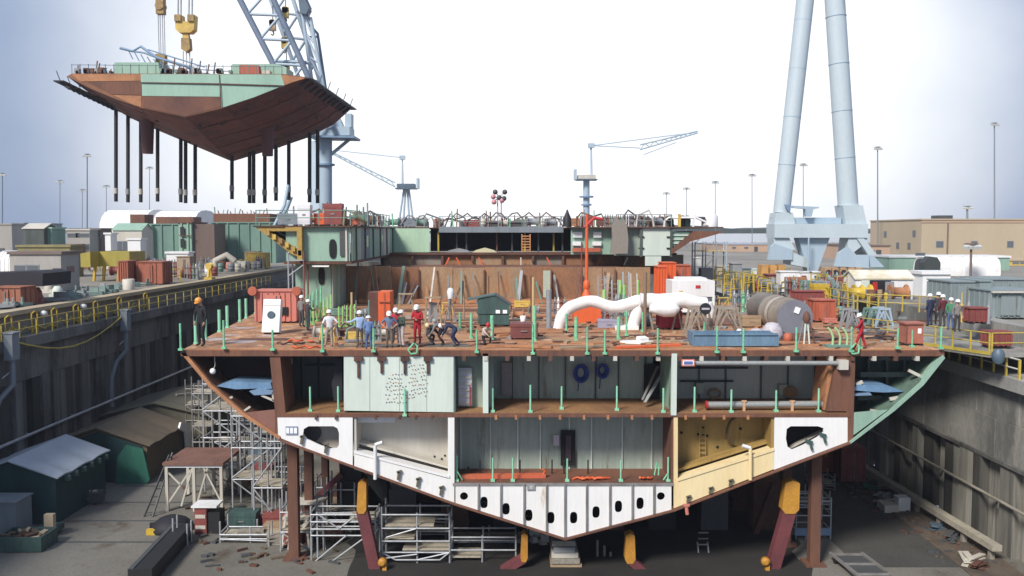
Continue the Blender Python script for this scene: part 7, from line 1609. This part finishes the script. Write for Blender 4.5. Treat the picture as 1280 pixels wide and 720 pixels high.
# ================================================================ on the dock floor
def shed(name, lab, x0, x1, y0, y1, h, rise, wm, rm, over=.4, front=None, cat='tent'):
    t = thing(name, lab, cat, ((x0+x1)/2, y0, 0)); xm = (x0+x1)/2
    m = MB(); m.prism([(x0, 0), (x1, 0), (x1, h), (xm, h+rise), (x0, h)], [], fxz, (y0, y1)); m.build('wall', wm, t)
    m = MB()
    for xa in (x0-over, x1+over):
        sl = rise/((x1-x0)/2); zz = h - over*sl
        n_ = 8
        for k in range(n_):
            ya, yb_ = y0-over + (y1-y0+2*over)*k/n_, y0-over + (y1-y0+2*over)*(k+1)/n_; d1, d2 = (.05*math.sin(k*2.2) for _ in (0, 1)); d2 = .05*math.sin((k+1)*2.2)
            m.add([(xa, ya, zz+.06+d1), (xm, ya, h+rise+.06), (xm, yb_, h+rise+.06), (xa, yb_, zz+.06+d2), (xa, ya, zz+.14+d1), (xm, ya, h+rise+.14), (xm, yb_, h+rise+.14), (xa, yb_, zz+.14+d2)], [(0,1,2,3), (4,7,6,5), (0,4,5,1), (3,2,6,7), (0,3,7,4)])
    m.build('roof', rm, t)
    if front: m = MB(); m.prism([(x0+.3, .02), (x1-.3, .02), (x1-.3, h-.1), (xm, h+rise-.2), (x0+.3, h-.1)], [], fxz, (y0-.06, y0-.004)); m.build('front_curtain', front, t)
    return t
t = shed('canvas_shed', 'teal canvas shed with pale grey roof on the dock floor, nearest the camera', -31, -25.9, 49.5, 55.6, 2.7, .9, tarp_teal, roof_light, .25)
for k in range(6): m = MB(); y = 50.2 + k*.95; m.box(-25.75, -25.45, y, y+.22, 2.3, 2.62); m.build('eave_bracket', teal_dump, t)
t = shed('canvas_shed', 'brown roofed tent with green side curtain, middle of the three on the dock floor', -30.6, -24.2, 58, 64.4, 2.5, 1.1, tarp_brown, tarp_brown, .3, tarp_teal)
m = MB(); m.prism([(-26.2, .02), (-24.1, .02), (-23.9, .3), (-24.3, 2.3), (-25.4, 2.6), (-26.0, 1.8)], [], fxz, (57.55, 57.75)); m.build('side_curtain', tarp_green, t)
m = MB(); m.prism([(64.3, .05), (64.9, .3), (64.9, 2.5), (63.2, 2.9), (62.8, 2.5), (64.0, 2.0)], [], fyz, (-24.0, -23.85)); m.build('door_flap', white_fabric, t)
t = shed('canvas_shed', 'olive roofed tent farthest back of the three on the dock floor', -30.6, -23.0, 66, 74.5, 2.8, .9, tarp_olive, tarp_olive, .3)
m = MB(); m.beam((-26.4, 69, 3.83), (-24.9, 71.5, 3.62), .12); m.build('ridge_strip', white_grey, t)
cratebox('grey_bin', 'pale grey-blue box at the lower left corner in front of the teal shed', 'box', V((-28.6, 47.0, 0)), 3.6, 1.6, 2.0, grey_blue, 0)
t = thing('scrap_skip', 'low dark skip full of offcuts at the lower left corner of the dock floor', 'skip', (-25.4, 45.3, 0))
m = MB(); m.box(-26.8, -24.4, 45, 45.1, .05, .8); m.box(-26.8, -24.4, 46.6, 46.7, .05, .8); m.box(-26.8, -26.7, 45.1, 46.6, .05, .8); m.box(-24.5, -24.4, 45.1, 46.6, .05, .8); m.box(-26.7, -24.5, 45.1, 46.6, .05, .35); m.build('bin_body', teal_dump, t)
m = MB()
for k in range(26): m.cur = k % 3; m.ob((random.uniform(-26.5, -24.7), random.uniform(45.3, 46.4), random.uniform(.4, .85)), (random.uniform(.2, .7), random.uniform(.1, .3), .12), random.uniform(0, 3), random.uniform(-.4, .4))
t2 = m.build('offcuts', [rust_dark, beige, tarp_brown]); tag(t2, 'rusty and beige offcuts heaped in the dark skip', 'scrap', None, 'stuff')
t = thing('trolley', 'small dark trolley with pale upright box beside the teal shed', 'trolley', (-25.1, 47.8, 0))
m = MB(); m.box(-25.9, -24.9, 47.4, 48.4, .2, .5); m.build('bed', teal_dump, t)
m = MB(); m.box(-25.4, -24.9, 47.2, 47.5, .51, 1.3); m.build('box', beige, t)
for dx in (-.8, -.1): m = MB(); m.lathe([(.2, -.05), (.2, .05)], (-25+dx, 47.38, .2), 10, 'y'); m.build('wheel', black, t)
for i, (px, py, lab) in enumerate(((112, 628, 'dark machine with pale tray outside the green curtain'), (108, 610, 'dark bench with pale cups at the mouth of the green-curtained tent'))):
    p = on(px, py, 0); tool_box(p, (1.5, .9, .7), (grey_dark, black)[i], lab, None, 'machine', 'floor_machine')
    m = MB()
    for k in range(3): m.box(p.x-.5+.4*k, p.x-.3+.4*k, p.y-.2, p.y, p.z+.705, p.z+.8)
    T(m, 'tray_items', white_grey, ('pale bits on top of the dark machine', 'pale cups on top of the dark bench')[i], 'cups', None, 'stuff')
# work platform
t = thing('work_platform', 'work platform with white braced legs and rust-brown top beside the tents', 'platform', (-19, 52, 0))
x0, x1, y0, y1, h = -20.6, -17.2, 51.8, 55.4, 2.8
m = MB(); m.box(x0-.1, x1+.1, y0-.1, y1+.1, h, h+.16); m.build('top', mat('platform_brown', (.22,.11,.08), .8, 0, (.16,.08,.06), .5, 1, fine=.25), t)
m = MB(); m.box(x0, x1, y0, y0+.12, h-.15, h-.004); m.build('edge_beam', white_paint, t)
for x in (x0+.08, (x0+x1)/2, x1-.08):
    for y in (y0+.08, y1-.08): m = MB(); m.beam((x, y, 0), (x, y, h-.16), .17); m.build('leg', white_grey, t)
for a, b in (((x0, .3), (x0+1.5, h-.3)), ((x0+1.6, h-.2), (x0+.9, .3)), ((x0+1.8, .3), (x0+2.5, h-.2)), ((x1, .3), (x1-1.1, h-.2)), ((x0, h-.3), (x0+.9, 1.6))):
    m = MB(); m.beam((a[0], y0+.1, a[1]), (b[0], y0+.1, b[1]), .1); m.build('brace', white_grey, t)
for x in (x0+.3, x1-.3): m = MB(); m.tube((x, y1, h+.16), (x, y1, h+1), .04, 6); m.build('rail_post', grey_dark, t)
t = thing('access_ladder', 'dark access ladder leaning on the white-legged work platform', 'ladder', tuple(on(180, 645, 0)))
p = on(180, 646, 0)
for dx in (0, .5): m = MB(); m.beam(p + V((dx, 0, 0)), V((x0+.1, y0+.5+dx, h+.5)), .09); m.build('rail', grey_dark, t)
for k in range(8): m = MB(); q = (k+.5)/8; a = p.lerp(V((x0+.1, y0+.5, h+.5)), q); b = (p + V((.5, 0, 0))).lerp(V((x0+.1, y0+1, h+.5)), q); m.beam(a, b, .05); m.build('rung', grey_dark, t)
# block beam, tarp heap, bollards
t = thing('keel_beam', 'long black timber block beam lying along the dock floor', 'beam', (-19, 48, 0))
a, b = on(186, 722, 0), on(228, 672, 0); m = MB(); m.beam(a + V((0, -1, .4)), b + V((0, 0, .4)), 1.1, .8); m.build('block', black, t)
m = MB(); m.beam(a + V((-.4, -1, .82)), b + V((-.4, 0, .82)), .2, .04); m.build('edge_strip', grey_dark, t)
p = on(215, 662, 0); m = MB(); m.lathe([(1.1, 0), (1.2, .2), (.8, .6), (.3, .8), (.02, .82)], p, 9); m.ob(p + V((-.6, 0, .2)), (1.2, .8, .3), .4); T(m, 'tarp_heap', tarp_black, 'heap of dark tarpaulin beside the black block beam', 'tarp')
m = MB(); p = on(192, 668, 0); m.ob(p + V((0, 0, .15)), (.7, .3, .3)); m.lathe([(.2, 0), (.2, .35)], p + V((.3, .1, 0)), 8); T(m, 'yellow_tool', yellow, 'small yellow tool lying left of the dark tarpaulin heap', 'tool')
t = thing('parts_crate', 'red parts crate with white top sheet beside the work platform', 'crate', tuple(on(258, 668, 0)))
p = on(256, 668, 0); m = MB(); m.box(p.x-.55, p.x+.1, p.y, p.y+1, 0, 1.5); m.build('body', red_dull, t); m = MB(); m.box(p.x+.105, p.x+.8, p.y+.1, p.y+1, 0, 1.2); m.build('side_bin', black, t); m = MB(); m.box(p.x-.7, p.x+.7, p.y-.1, p.y+1.1, 1.505, 1.6); m.build('top_sheet', white_paint, t)
for k in range(2): m = MB(); m.box(p.x-.5, p.x+.05, p.y-.03, p.y-.004, .3+.6*k, .5+.6*k); m.build('shelf_slot', white_grey, t)
# ---- scaffolds
def scaffold(lab, xs_, ys_, zs_, z_top, boards=(), braces=(), mt=galv, grp=None, r=.05, railtop=True):
    """tube scaffold: uprights at xs_ x ys_, ledgers at heights zs_"""
    t = thing('scaffold_tower', lab, 'scaffold', (xs_[0], ys_[0], 0), grp)
    for x in xs_:
        for y in ys_: m = MB(); m.tube((x, y, 0), (x, y, z_top + (.3 if (x == xs_[0]) else 0)), r, 7); m.build('upright', mt, t)
    for z in zs_:
        for y in ys_: m = MB(); m.tube((xs_[0], y-.06, z), (xs_[-1], y-.06, z), r*.9, 7); m.build('ledger', mt, t)
        for x in (xs_[0], xs_[-1]): m = MB(); m.tube((x, ys_[0], z+.06), (x, ys_[-1], z+.06), r*.9, 7); m.build('transom', mt, t)
    for (x0, x1, z) in boards: m = MB(); m.box(x0, x1, ys_[0]+.05, ys_[-1]-.05, z+.06, z+.11); m.build('deck_board', mat('scaffold_board', (.46,.41,.32), .9, 0, (.34,.30,.23), .5, 2, fine=.3), t)
    for (x0, z0, x1, z1) in braces: m = MB(); m.tube((x0, ys_[0]-.1, z0), (x1, ys_[0]-.1, z1), r*.85, 6); m.build('brace', mt, t)
    return t
def lx(px, Y): return (px-640)/F*Y
Ys_ = 43.6
zz = lambda py, Y_=Ys_: pt(640, py, Y_).z
scaffold('front scaffold under the port bottom plating with stepped pale tube bays, left bays', [lx(474, Ys_), lx(519, Ys_), lx(560.5, Ys_)], [Ys_, Ys_+1.5], [zz(643), zz(660), zz(676), zz(690)], zz(641), [(lx(477, Ys_), lx(515, Ys_), zz(676)), (lx(500, Ys_), lx(560, Ys_), zz(690)), (lx(478, Ys_), lx(540, Ys_), zz(660))], [(lx(478, Ys_), zz(697), lx(519, Ys_), zz(692)), (lx(519, Ys_), zz(699), lx(560, Ys_), zz(690)), (lx(480, Ys_), zz(671), lx(518, Ys_), zz(660))])
scaffold('front scaffold under the port bottom plating, lower right bays stepping down towards the keel', [lx(561.5, Ys_), lx(602, Ys_), lx(645, Ys_)], [Ys_+.1, Ys_+1.5], [zz(672), zz(688), zz(705)], zz(670), [(lx(563, Ys_), lx(600, Ys_), zz(700)), (lx(604, Ys_), lx(640, Ys_), zz(713))], [])
m = MB(); a = zz(690); m.tube((lx(474, Ys_), Ys_-.1, zz(690)), (lx(492, Ys_), Ys_-.1, zz(699)), .045, 6); m.tube((lx(492, Ys_), Ys_-.1, zz(699)), (lx(548, Ys_), Ys_-.1, zz(699)), .045, 6); m.tube((lx(548, Ys_), Ys_-.1, zz(699)), (lx(560, Ys_), Ys_-.1, zz(690)), .045, 6); T(m, 'scaffold_girder', galv, 'shallow trussed tube girder slung below the left bays of the front scaffold', 'girder')
scaffold('scaffold tower with diagonal braces left of the leftmost ochre-headed shore', [lx(384, 44), lx(392, 44), lx(466, 44)], [44, 45.4], [zz(643, 44), zz(652, 44), zz(661, 44), zz(669, 44), zz(702, 44)], zz(600, 44) if False else zz(640, 44), [(lx(432, 44), lx(465, 44), zz(652, 44))], [(lx(392, 44), zz(714, 44), lx(460, 44), zz(666, 44)), (lx(384, 44), zz(705, 44), lx(430, 44), zz(668, 44)), (lx(395, 44), zz(643, 44), lx(420, 44), zz(660, 44)), (lx(420, 44), zz(660, 44), lx(440, 44), zz(645, 44))])
for i, (pa, pb, Y_, tops, lab) in enumerate(((250, 292, 56, 480, 'tall scaffold stair tower under the port flare, farthest left'), (285, 335, 52, 520, 'tall scaffold tower with several platforms beside the red parts crate'), (312, 348, 49, 560, 'scaffold tower in front of the rusty shores with boards at two heights'), (378, 402, 47, 620, 'narrow scaffold leaning close to the rusty shore pair'))):
    xa, xb = lx(pa, Y_), lx(pb, Y_); zt_ = pt(640, tops, Y_).z; n_ = max(2, int(zt_/1.7)); zs2 = [zt_*(k+1)/n_ for k in range(n_)]
    br = [(xa if k % 2 else xb, zs2[k]-zt_/n_+.1, xb if k % 2 else xa, zs2[k]) for k in range(n_)]
    scaffold(lab, [xa, (xa+xb)/2, xb], [Y_, Y_+1.6], zs2, zt_+.5, [(xa, xb, zs2[k]) for k in range(0, n_, 2)], br, r=.055)
for i, (pa, pb, Y_, tops, lab) in enumerate(((262, 312, 64, 508, 'far scaffold tower in the shade beyond the stair tower under the port flare'), (300, 352, 60, 560, 'scaffold tower with blue machine in front under the port flare'), (330, 372, 55, 590, 'dense scaffold tower directly behind the leftmost rusty shore post'), (236, 262, 60, 492, 'slim scaffold tower leaning by the olive tent under the port flare'), (268, 345, 46.5, 668, 'low wide scaffold bay at the bottom edge right of the red parts crate'), (392, 450, 52, 640, 'dark scaffold deep behind the braced tower near the far left shore'), (345, 385, 45.2, 640, 'narrow scaffold bay wrapping the leftmost rusty shore post'), (470, 560, 50, 650, 'scaffold deep in the shade behind the front scaffold bays'), (560, 660, 46.5, 676, 'scaffold in the shade behind the lower right front bays'), (476, 556, 46, 652, 'pale scaffold one row behind the left front bays'), (1000, 1044, 52, 622, 'rear scaffold tower behind the starboard shore posts'), (352, 392, 50, 600, 'scaffold tower rising between the two leftmost rusty shore posts'), (405, 440, 48, 612, 'tall slim scaffold tower just left of the far left ochre-headed shore'), (228, 250, 66, 486, 'scaffold tower beside the olive tent, highest of the port towers'), (296, 330, 70, 530, 'distant scaffold tower deep under the port flare'), (1020, 1050, 56, 600, 'short scaffold tower near the red machine on the starboard floor'))):
    xa, xb = lx(pa, Y_), lx(pb, Y_); zt_ = pt(640, tops, Y_).z; n_ = max(2, int(zt_/1.1)); zs2 = [zt_*(k+1)/n_ for k in range(n_)]
    br = [(xa if k % 2 else xb, zs2[k]-zt_/n_+.1, xb if k % 2 else xa, zs2[k]) for k in range(0, n_, 2)]
    scaffold(lab, [xa, (xa+xb)/2, xb], [Y_, Y_+1.3], zs2, zt_+.4, [(xa, xb, zs2[k]) for k in range(0, n_, 2)], br, (galv, steel)[i % 2], r=.05)
for i, (x0_, y0_, x1_, y1_, Y_, lab) in enumerate(((370, 645, 428, 592, 48, 'maroon raking timber slanting up behind the rusty shore posts'), (395, 715, 440, 610, 50, 'dark timber prop slanting behind the braced scaffold tower'), (925, 716, 968, 605, 48, 'dark timber prop slanting in the shade behind the large starboard shore'))):
    m = MB(); m.beam(pt(x0_, y0_, Y_), pt(x1_, y1_, Y_), .4, .3); T(m, 'raking_prop', (maroon, rust_dark, rust_dark)[i], lab, 'prop')
for i, (px, b, w_, h_, lab) in enumerate(((375, 700, 1.9, 2.4, 'white braced trestle tower at the foot of the rusty shore pair'), (352, 712, 1.5, 1.6, 'low pale trestle at the bottom edge left of the rusty shore'))):
    p = on(px, min(b, 714), 0); trestle(V((p.x, 45.5, 0)), w_, h_, 1.2, white_grey, lab, None, r=.12)
scaffold('low scaffold railing at the bottom edge beside the black block beam', [lx(208, 46), lx(226, 46), lx(330, 46)], [46, 46.6], [zz(703, 46)], zz(655, 46), [], [(lx(208, 46), zz(716, 46), lx(226, 46), zz(703, 46))], r=.05)
# starboard scaffold tower
scaffold('grey scaffold tower with blue board between the two starboard rusty shores', [lx(1002, 47), lx(1046, 47)], [47, 48.4], [zz(626, 47), zz(644, 47), zz(663, 47), zz(700, 47)], zz(622, 47), [], [(lx(1002, 47), zz(714, 47), lx(1020, 47), zz(650, 47)), (lx(1030, 47), zz(716, 47), lx(1046, 47), zz(690, 47)), (lx(1002, 47), zz(690, 47), lx(1040, 47), zz(712, 47))], r=.045)
m = MB(); m.box(lx(1000, 46.9), lx(1046, 46.9), 46.85, 46.94, zz(669, 46.9), zz(660, 46.9)); T(m, 'toe_board', blue_mid, 'blue-grey board fixed across the starboard scaffold tower', 'board')
# rusty vertical shores
for i, (px, top, w_, Y_, lab) in enumerate(((361, 556, .5, 44, 'leftmost rusty vertical shore post under the port web plate'), (381, 563, .42, 46, 'second rusty shore post right of the leftmost one'), (402, 570, .35, 49, 'thin dark shore post behind the port scaffold'), (1027, 566, .5, 43.2, 'rusty vertical shore post under the starboard web plate, right of the scaffold tower'), (990, 582, .5, 46, 'dark shore post under the starboard web plate, behind the ochre-headed shore'))):
    x = lx(px, Y_); z1 = pt(px, top, Y_).z + (.9 if Y_ > 44.5 else .2); m = MB(); m.box(x-w_/2, x+w_/2, Y_, Y_+.5, 0, z1); m.ob((x, Y_+.25, .06), (w_*2, 1, .12)); T(m, 'shore_post', rust_mid if i in (0, 3) else rust_dark, lab, 'shore')
# ochre headed raking shores
def raker(lab, head, foot, Y_, wd=.55):
    t = thing('raking_shore', lab, 'shore', tuple(pt(*foot, Y_))); hm = ochre_head
    (xa, ya), (xb, yb_), wpx = head
    m = MB(); m.prism([f2(xa-wpx*.35, ya+3, Y_), f2(xa+wpx*.1, ya, Y_), f2(xa+wpx*.5, ya+3, Y_), f2(xb+wpx*.5, yb_-5, Y_), f2(xb+wpx*.25, yb_, Y_), f2(xb-wpx*.3, yb_, Y_), f2(xb-wpx*.5, yb_-5, Y_)], [], fxz, (Y_-.3, Y_+.3)); m.build('head', hm, t)
    m = MB(); a = pt(xb, yb_-3, Y_); b = pt(*foot, Y_); m.beam(a, b, wd, .5, (0, 1, 0)); m.build('strut', maroon, t)
    return t
raker('ochre-headed maroon raking shore at far left of the bottom plating', ((453, 599), (453, 640), 12), (472, 722), 43.0)
raker('ochre-headed maroon shore leaning left just left of the keel', ((655, 664), (655, 700), 9), (610, 724), 43.0, .4)
raker('ochre-headed maroon shore leaning right just right of the keel', ((786, 664), (787, 702), 13), (815, 722), 43.0, .4)
raker('large ochre-headed maroon raking shore under the starboard web plate', ((987, 599), (986, 640), 21), (962, 722), 43.0, .62)
for px, py in ((957, 702), (478, 703)):
    m = MB(); p = pt(px, py, 42.6); m.lathe([(.1, -.15), (.22, -.1), (.22, .15), (.1, .2)], p, 10, 'y'); m.ob(p + V((.1, .1, -.2)), (.2, .3, .6)); T(m, 'hand_winch', ochre_head, 'ochre hand winch on the large starboard raking shore' if px > 700 else 'small ochre winch at the foot of the far left raking shore', 'winch')
# keel blocks
t = None
for k, (py, w_, mt_) in enumerate(((676.5, 30, wood_grey), (684, 27, grey), (691, 34, white_grey), (698, 36, wood_grey), (705, 40, wood), (712, 42, grey), (718, 44, wood_grey))):
    z = pt(708, py, 43).z; x = lx(706 + k*.8, 43); hw_ = w_/F*43/2; m = MB(); m.box(x-hw_, x+hw_, 43 - .06*(k % 2), 44.5, max(0.0, z-.26), z)
    T(m, 'keel_block', mt_, ('topmost timber of the keel block stack', 'grey slab second from the top of the keel block stack', 'pale slab third from the top of the keel block stack', 'timber fourth from the top of the keel block stack', 'tan timber fifth from the top of the keel block stack', 'grey slab near the bottom of the keel block stack', 'lowest timber of the keel block stack')[k], 'keel block')
m = MB()
for k in range(26): m.cur = k % 2; m.ob((lx(random.uniform(668, 700), 44.5), random.uniform(44, 46), random.uniform(.2, 2.2)), (random.uniform(.2, .6), .4, random.uniform(.1, .4)), random.uniform(-.3, .3))
T(m, 'rubble_heap', [grey, wood_grey], 'heap of broken blocks left of the keel block stack', 'rubble', None, 'stuff')
# pale ladder in the dark under the hull, hoses
t = thing('access_ladder', 'pale ladder standing in the dark under the starboard bottom plating', 'ladder', (lx(884, 45), 45, 0))
for px in (878, 891): m = MB(); m.beam((lx(px, 45), 45, 0), (lx(px, 45), 45.3, zz(680, 45)), .07); m.build('rail', steel, t)
for z in (.9, 1.6, 2.3): m = MB(); m.beam((lx(878, 45), 45.1, z*.45), (lx(891, 45), 45.1, z*.45), .06); m.build('rung', steel, t)
for i, (px, top) in enumerate(((749, 675), (758, 682), (766, 690))):
    m = MB(); m.tube((lx(px, 44.5), 44.5, 0), (lx(px, 44.5), 44.5, zz(top, 44.5)), .07, 6); T(m, 'prop_post', wood_grey, ('tallest of three thin props right of the keel blocks', 'middle of three thin props right of the keel blocks', 'shortest of three thin props right of the keel blocks')[i], 'prop')
p = pt(858, 634, 41.7); m = MB(); m.tube(p, p + V((.05, 0, -.35)), .09, 7); m.ob(p + V((0, 0, .1)), (.3, .1, .12)); T(m, 'hoist_hook', salmon, 'small pink hoist hanging from the bottom plating under the cream room', 'hoist')
for r_ in range(4):  # rows of black blocks added to deepen the darkness under the hull
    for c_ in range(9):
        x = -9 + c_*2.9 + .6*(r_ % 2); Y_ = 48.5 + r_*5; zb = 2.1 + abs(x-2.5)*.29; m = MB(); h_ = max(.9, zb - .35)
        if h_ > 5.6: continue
        m.box(x-.75, x+.75, Y_, Y_+1.3, 0, h_*.55); m.box(x-.6, x+.6, Y_+.1, Y_+1.2, h_*.55+.003, h_); T(m, 'hull_block_stand', (black, grey_dark, rust_dark)[(r_+c_) % 3], 'dark support block added to deepen the dark under the hull', 'support block', 'support blocks in the shade under the hull')
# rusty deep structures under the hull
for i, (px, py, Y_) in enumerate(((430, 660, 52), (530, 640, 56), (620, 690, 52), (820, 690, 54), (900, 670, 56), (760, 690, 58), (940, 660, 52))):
    x = lx(px, Y_); m = MB(); hh = max(.8, pt(px, py, Y_).z); m.box(x-.9, x+.9, Y_, Y_+1.4, 0, hh); m.box(x-1.1, x+1.1, Y_-.1, Y_+1.5, hh, hh+.3); T(m, 'hull_block_stand', (rust_dark, grey_dark)[i % 2], 'dark support block added to deepen the dark under the hull', 'support block', 'support blocks in the shade under the hull')
# red floor objects under port flare
random.seed(91)
for i in range(26):
    p = on(random.uniform(285, 440), random.uniform(585, 690), 0); k = i % 3 if i % 3 != 1 else 0
    if p.x < -17 and p.y < 56: continue
    if k == 0: tool_box(p, (random.uniform(.5, 1.3), .7, random.uniform(.4, 1.0)), random.choice([red_dull, grey_dark, teal_dump, rust_dark, wood]), 'lidded box among the clutter below the port flare', 'clutter on the dock floor below the port flare')
    elif k == 1: drum(p, random.choice([red_dull, grey_dark, rust_dark, steel_blue]), 'drum among the clutter below the port flare', 'clutter on the dock floor below the port flare')
    else:
        m = MB()
        for q in range(5): m.ob(p + V((0, 0, .06+.1*q)), (random.uniform(.9, 1.6), .5, .08), random.uniform(-.3, .3))
        T(m, 'plank_stack', wood_grey, 'plank stack among the clutter below the port flare', 'planks', 'clutter on the dock floor below the port flare')
for i, (px, py, w_, h_, mt_, lab) in enumerate(((330, 600, 1.2, 2.0, red_dull, 'dull red cabinet beside the rusty shore under the port flare'), (305, 640, 1.6, 1.0, teal_dump, 'dark blue-green machine among the port scaffolds'), (330, 560, 2.0, 1.6, steel_blue, 'blue machine housing behind the port scaffolds'), (345, 640, 1.2, .9, red_dull, 'red pump box at the foot of the rusty shore'), (300, 590, 1.4, .6, wood, 'timber pallet stack among the port scaffolds'))):
    p = on(px, py + 20, 0); tool_box(p, (w_, 1, h_), mt_, lab, None, 'machine' if i else 'cabinet', 'floor_machine')
# ---- starboard floor
a, b = on(1077, 596, 0), on(1246, 704, 0)
t = thing('timber_wale', 'long pale timber beam raised on short stubs along the starboard dock wall', 'beam', tuple(b))
m = MB(); m.beam(a + V((0, 0, .75)), b + V((0, 0, .75)), .5, .3); m.build('beam', mat('pale_timber', (.42,.38,.3), .85, 0, (.33,.3,.24), .5, 1.5, fine=.25), t)
for k in range(7): q = a.lerp(b, k/6.2); m = MB(); m.box(q.x-.12, q.x+.12, q.y-.12, q.y+.12, 0, .6); m.build('stub', wood_grey, t)
p = on(1123, 640, 0)
t = thing('parts_box', 'white box with pale crate and planks on the starboard dock floor beside the timber beam', 'box', p)
m = MB(); m.box(p.x, p.x+.7, p.y, p.y+.7, 0, .85); m.build('body', white_paint, t)
m = MB(); m.box(p.x-.9, p.x-.05, p.y-.2, p.y+.9, 0, .45); m.build('crate', white_grey, t)
m = MB(); m.beam(p + V((-1, 1.2, .3)), p + V((.3, .3, .75)), .3, .06); m.build('lid', wood_grey, t)
for i, (px, py, w_, mt_, lab) in enumerate(((1105, 625, 1.6, grey, 'grey plate pile beside the white box'), (1190, 675, 1.8, grey_dark, 'dark scrap plank pile under the timber beam'), (1170, 662, 1.0, steel_blue, 'blue-grey plate leaning under the timber beam'), (1212, 702, 1.8, white_grey, 'pale crumpled sheet near the end of the timber beam'), (1086, 612, .9, tarp_green, 'green bag at the far end of the timber beam'), (1228, 712, 1.0, rust_dark, 'rusty scrap at the near end of the timber beam'))):
    p = on(px, py, 0); m = MB()
    for k in range(5): m.ob(p + V((random.uniform(-.3, .3), random.uniform(-.3, .3), .06+.07*k)), (w_*random.uniform(.5, 1), .3, .06), random.uniform(.3, 1.5), random.uniform(-.1, .1))
    T(m, 'scrap_pile', mt_, lab, 'scrap')
m = MB(); random.seed(12)
for k in range(140):
    q = random.random(); p = a.lerp(b, q) + V((random.uniform(-2.6, .6), 0, .04)); m.cur = k % 3; m.ob(p, (random.uniform(.05, .4), random.uniform(.05, .3), random.uniform(.03, .14)), random.uniform(0, 3))
for k in range(120):
    p = on(random.uniform(230, 420), random.uniform(600, 716), 0); m.cur = k % 3; m.ob(p + V((0, 0, .05)), (random.uniform(.1, .7), random.uniform(.05, .3), random.uniform(.04, .2)), random.uniform(0, 3))
T(m, 'floor_litter', [rust_dark, tarp_brown, grey_dark], 'scattered offcuts and dirt along the dock floor edges', 'litter', None, 'stuff')
m = MB(); a2, b2 = on(1078, 612, 0), on(1215, 722, 0); m.prism([(a2.x, a2.y), (a2.x+2.6, a2.y), (b2.x+2.6, b2.y-2), (b2.x, b2.y-2)], [], fxy, (.016, .05)); st_ = struct(m, 'dirt_verge', mat('dirt_brown', (.13,.10,.075), .95, 0, (.085,.065,.05), .5, 1, fine=.35, bump=.4))
p = on(1045, 592, 0); t = cratebox('red_machine', 'red machine with yellow panel on the dock floor below the starboard flare', 'machine', V((p.x, p.y, 0)), 2.0, 1.6, 2.4, red_orange, 0)
m = MB(); m.box(p.x-.8, p.x-.3, p.y-.03, p.y-.004, 1.2, 2.0); m.build('panel', yellow, t); m = MB(); m.lathe([(.3, 0), (.3, .9), (.15, 1.2), (.02, 1.25)], (p.x+.4, p.y+.5, 2.49), 10); m.build('stack', red_orange, t)
p = on(1066, 604, 0); cratebox('red_bin', 'dark red bin between the red machine and the timber beam', 'bin', V((p.x, p.y, 0)), 1.5, 1.4, 2.3, red_dull, 3)
t = thing('rail_cart', 'low steel frame cart on the starboard floor at the bottom edge', 'cart', tuple(on(1078, 712, 0)))
p = on(1080, 716, 0)
for dx in (-.8, .8): m = MB(); m.beam(p + V((dx, -1.5, .4)), p + V((dx-.3, 1.6, .4)), .12); m.build('side_rail', steel, t)
for k in range(3): m = MB(); m.beam(p + V((-.8-.1*k, -1.2+1.3*k, .4)), p + V((.8-.1*k, -1.2+1.3*k, .4)), .1); m.build('cross_bar', steel, t)
m = MB(); m.box(p.x-.95, p.x+.6, p.y-1.3, p.y+1.4, .28, .33); m.build('tray', grey_dark, t)
for dx, dy in ((-.8, -1), (.8, -1), (-1, 1.2), (.6, 1.2)): m = MB(); m.lathe([(.16, -.04), (.16, .04)], p + V((dx, dy, .17)), 10, 'x'); m.build('wheel', black, t)
# ---- air
if HAZE > 0:
    m = MB(); m.box(-880, 880, -30, 428, -2, 75)
    o = T(m, 'haze', bpy.data.materials.new('haze_air'), 'pale haze in the air over the yard', 'haze', None, 'stuff')
    hm = o.data.materials[0]; hm.use_nodes = True; hn = hm.node_tree; hn.nodes.remove(hn.nodes['Principled BSDF'])
    pv = hn.nodes.new('ShaderNodeVolumePrincipled'); pv.inputs['Density'].default_value = HAZE; pv.inputs['Color'].default_value = (.86, .9, 1, 1); pv.inputs['Anisotropy'].default_value = .2
    hn.links.new(pv.outputs[0], hn.nodes['Material Output'].inputs['Volume'])
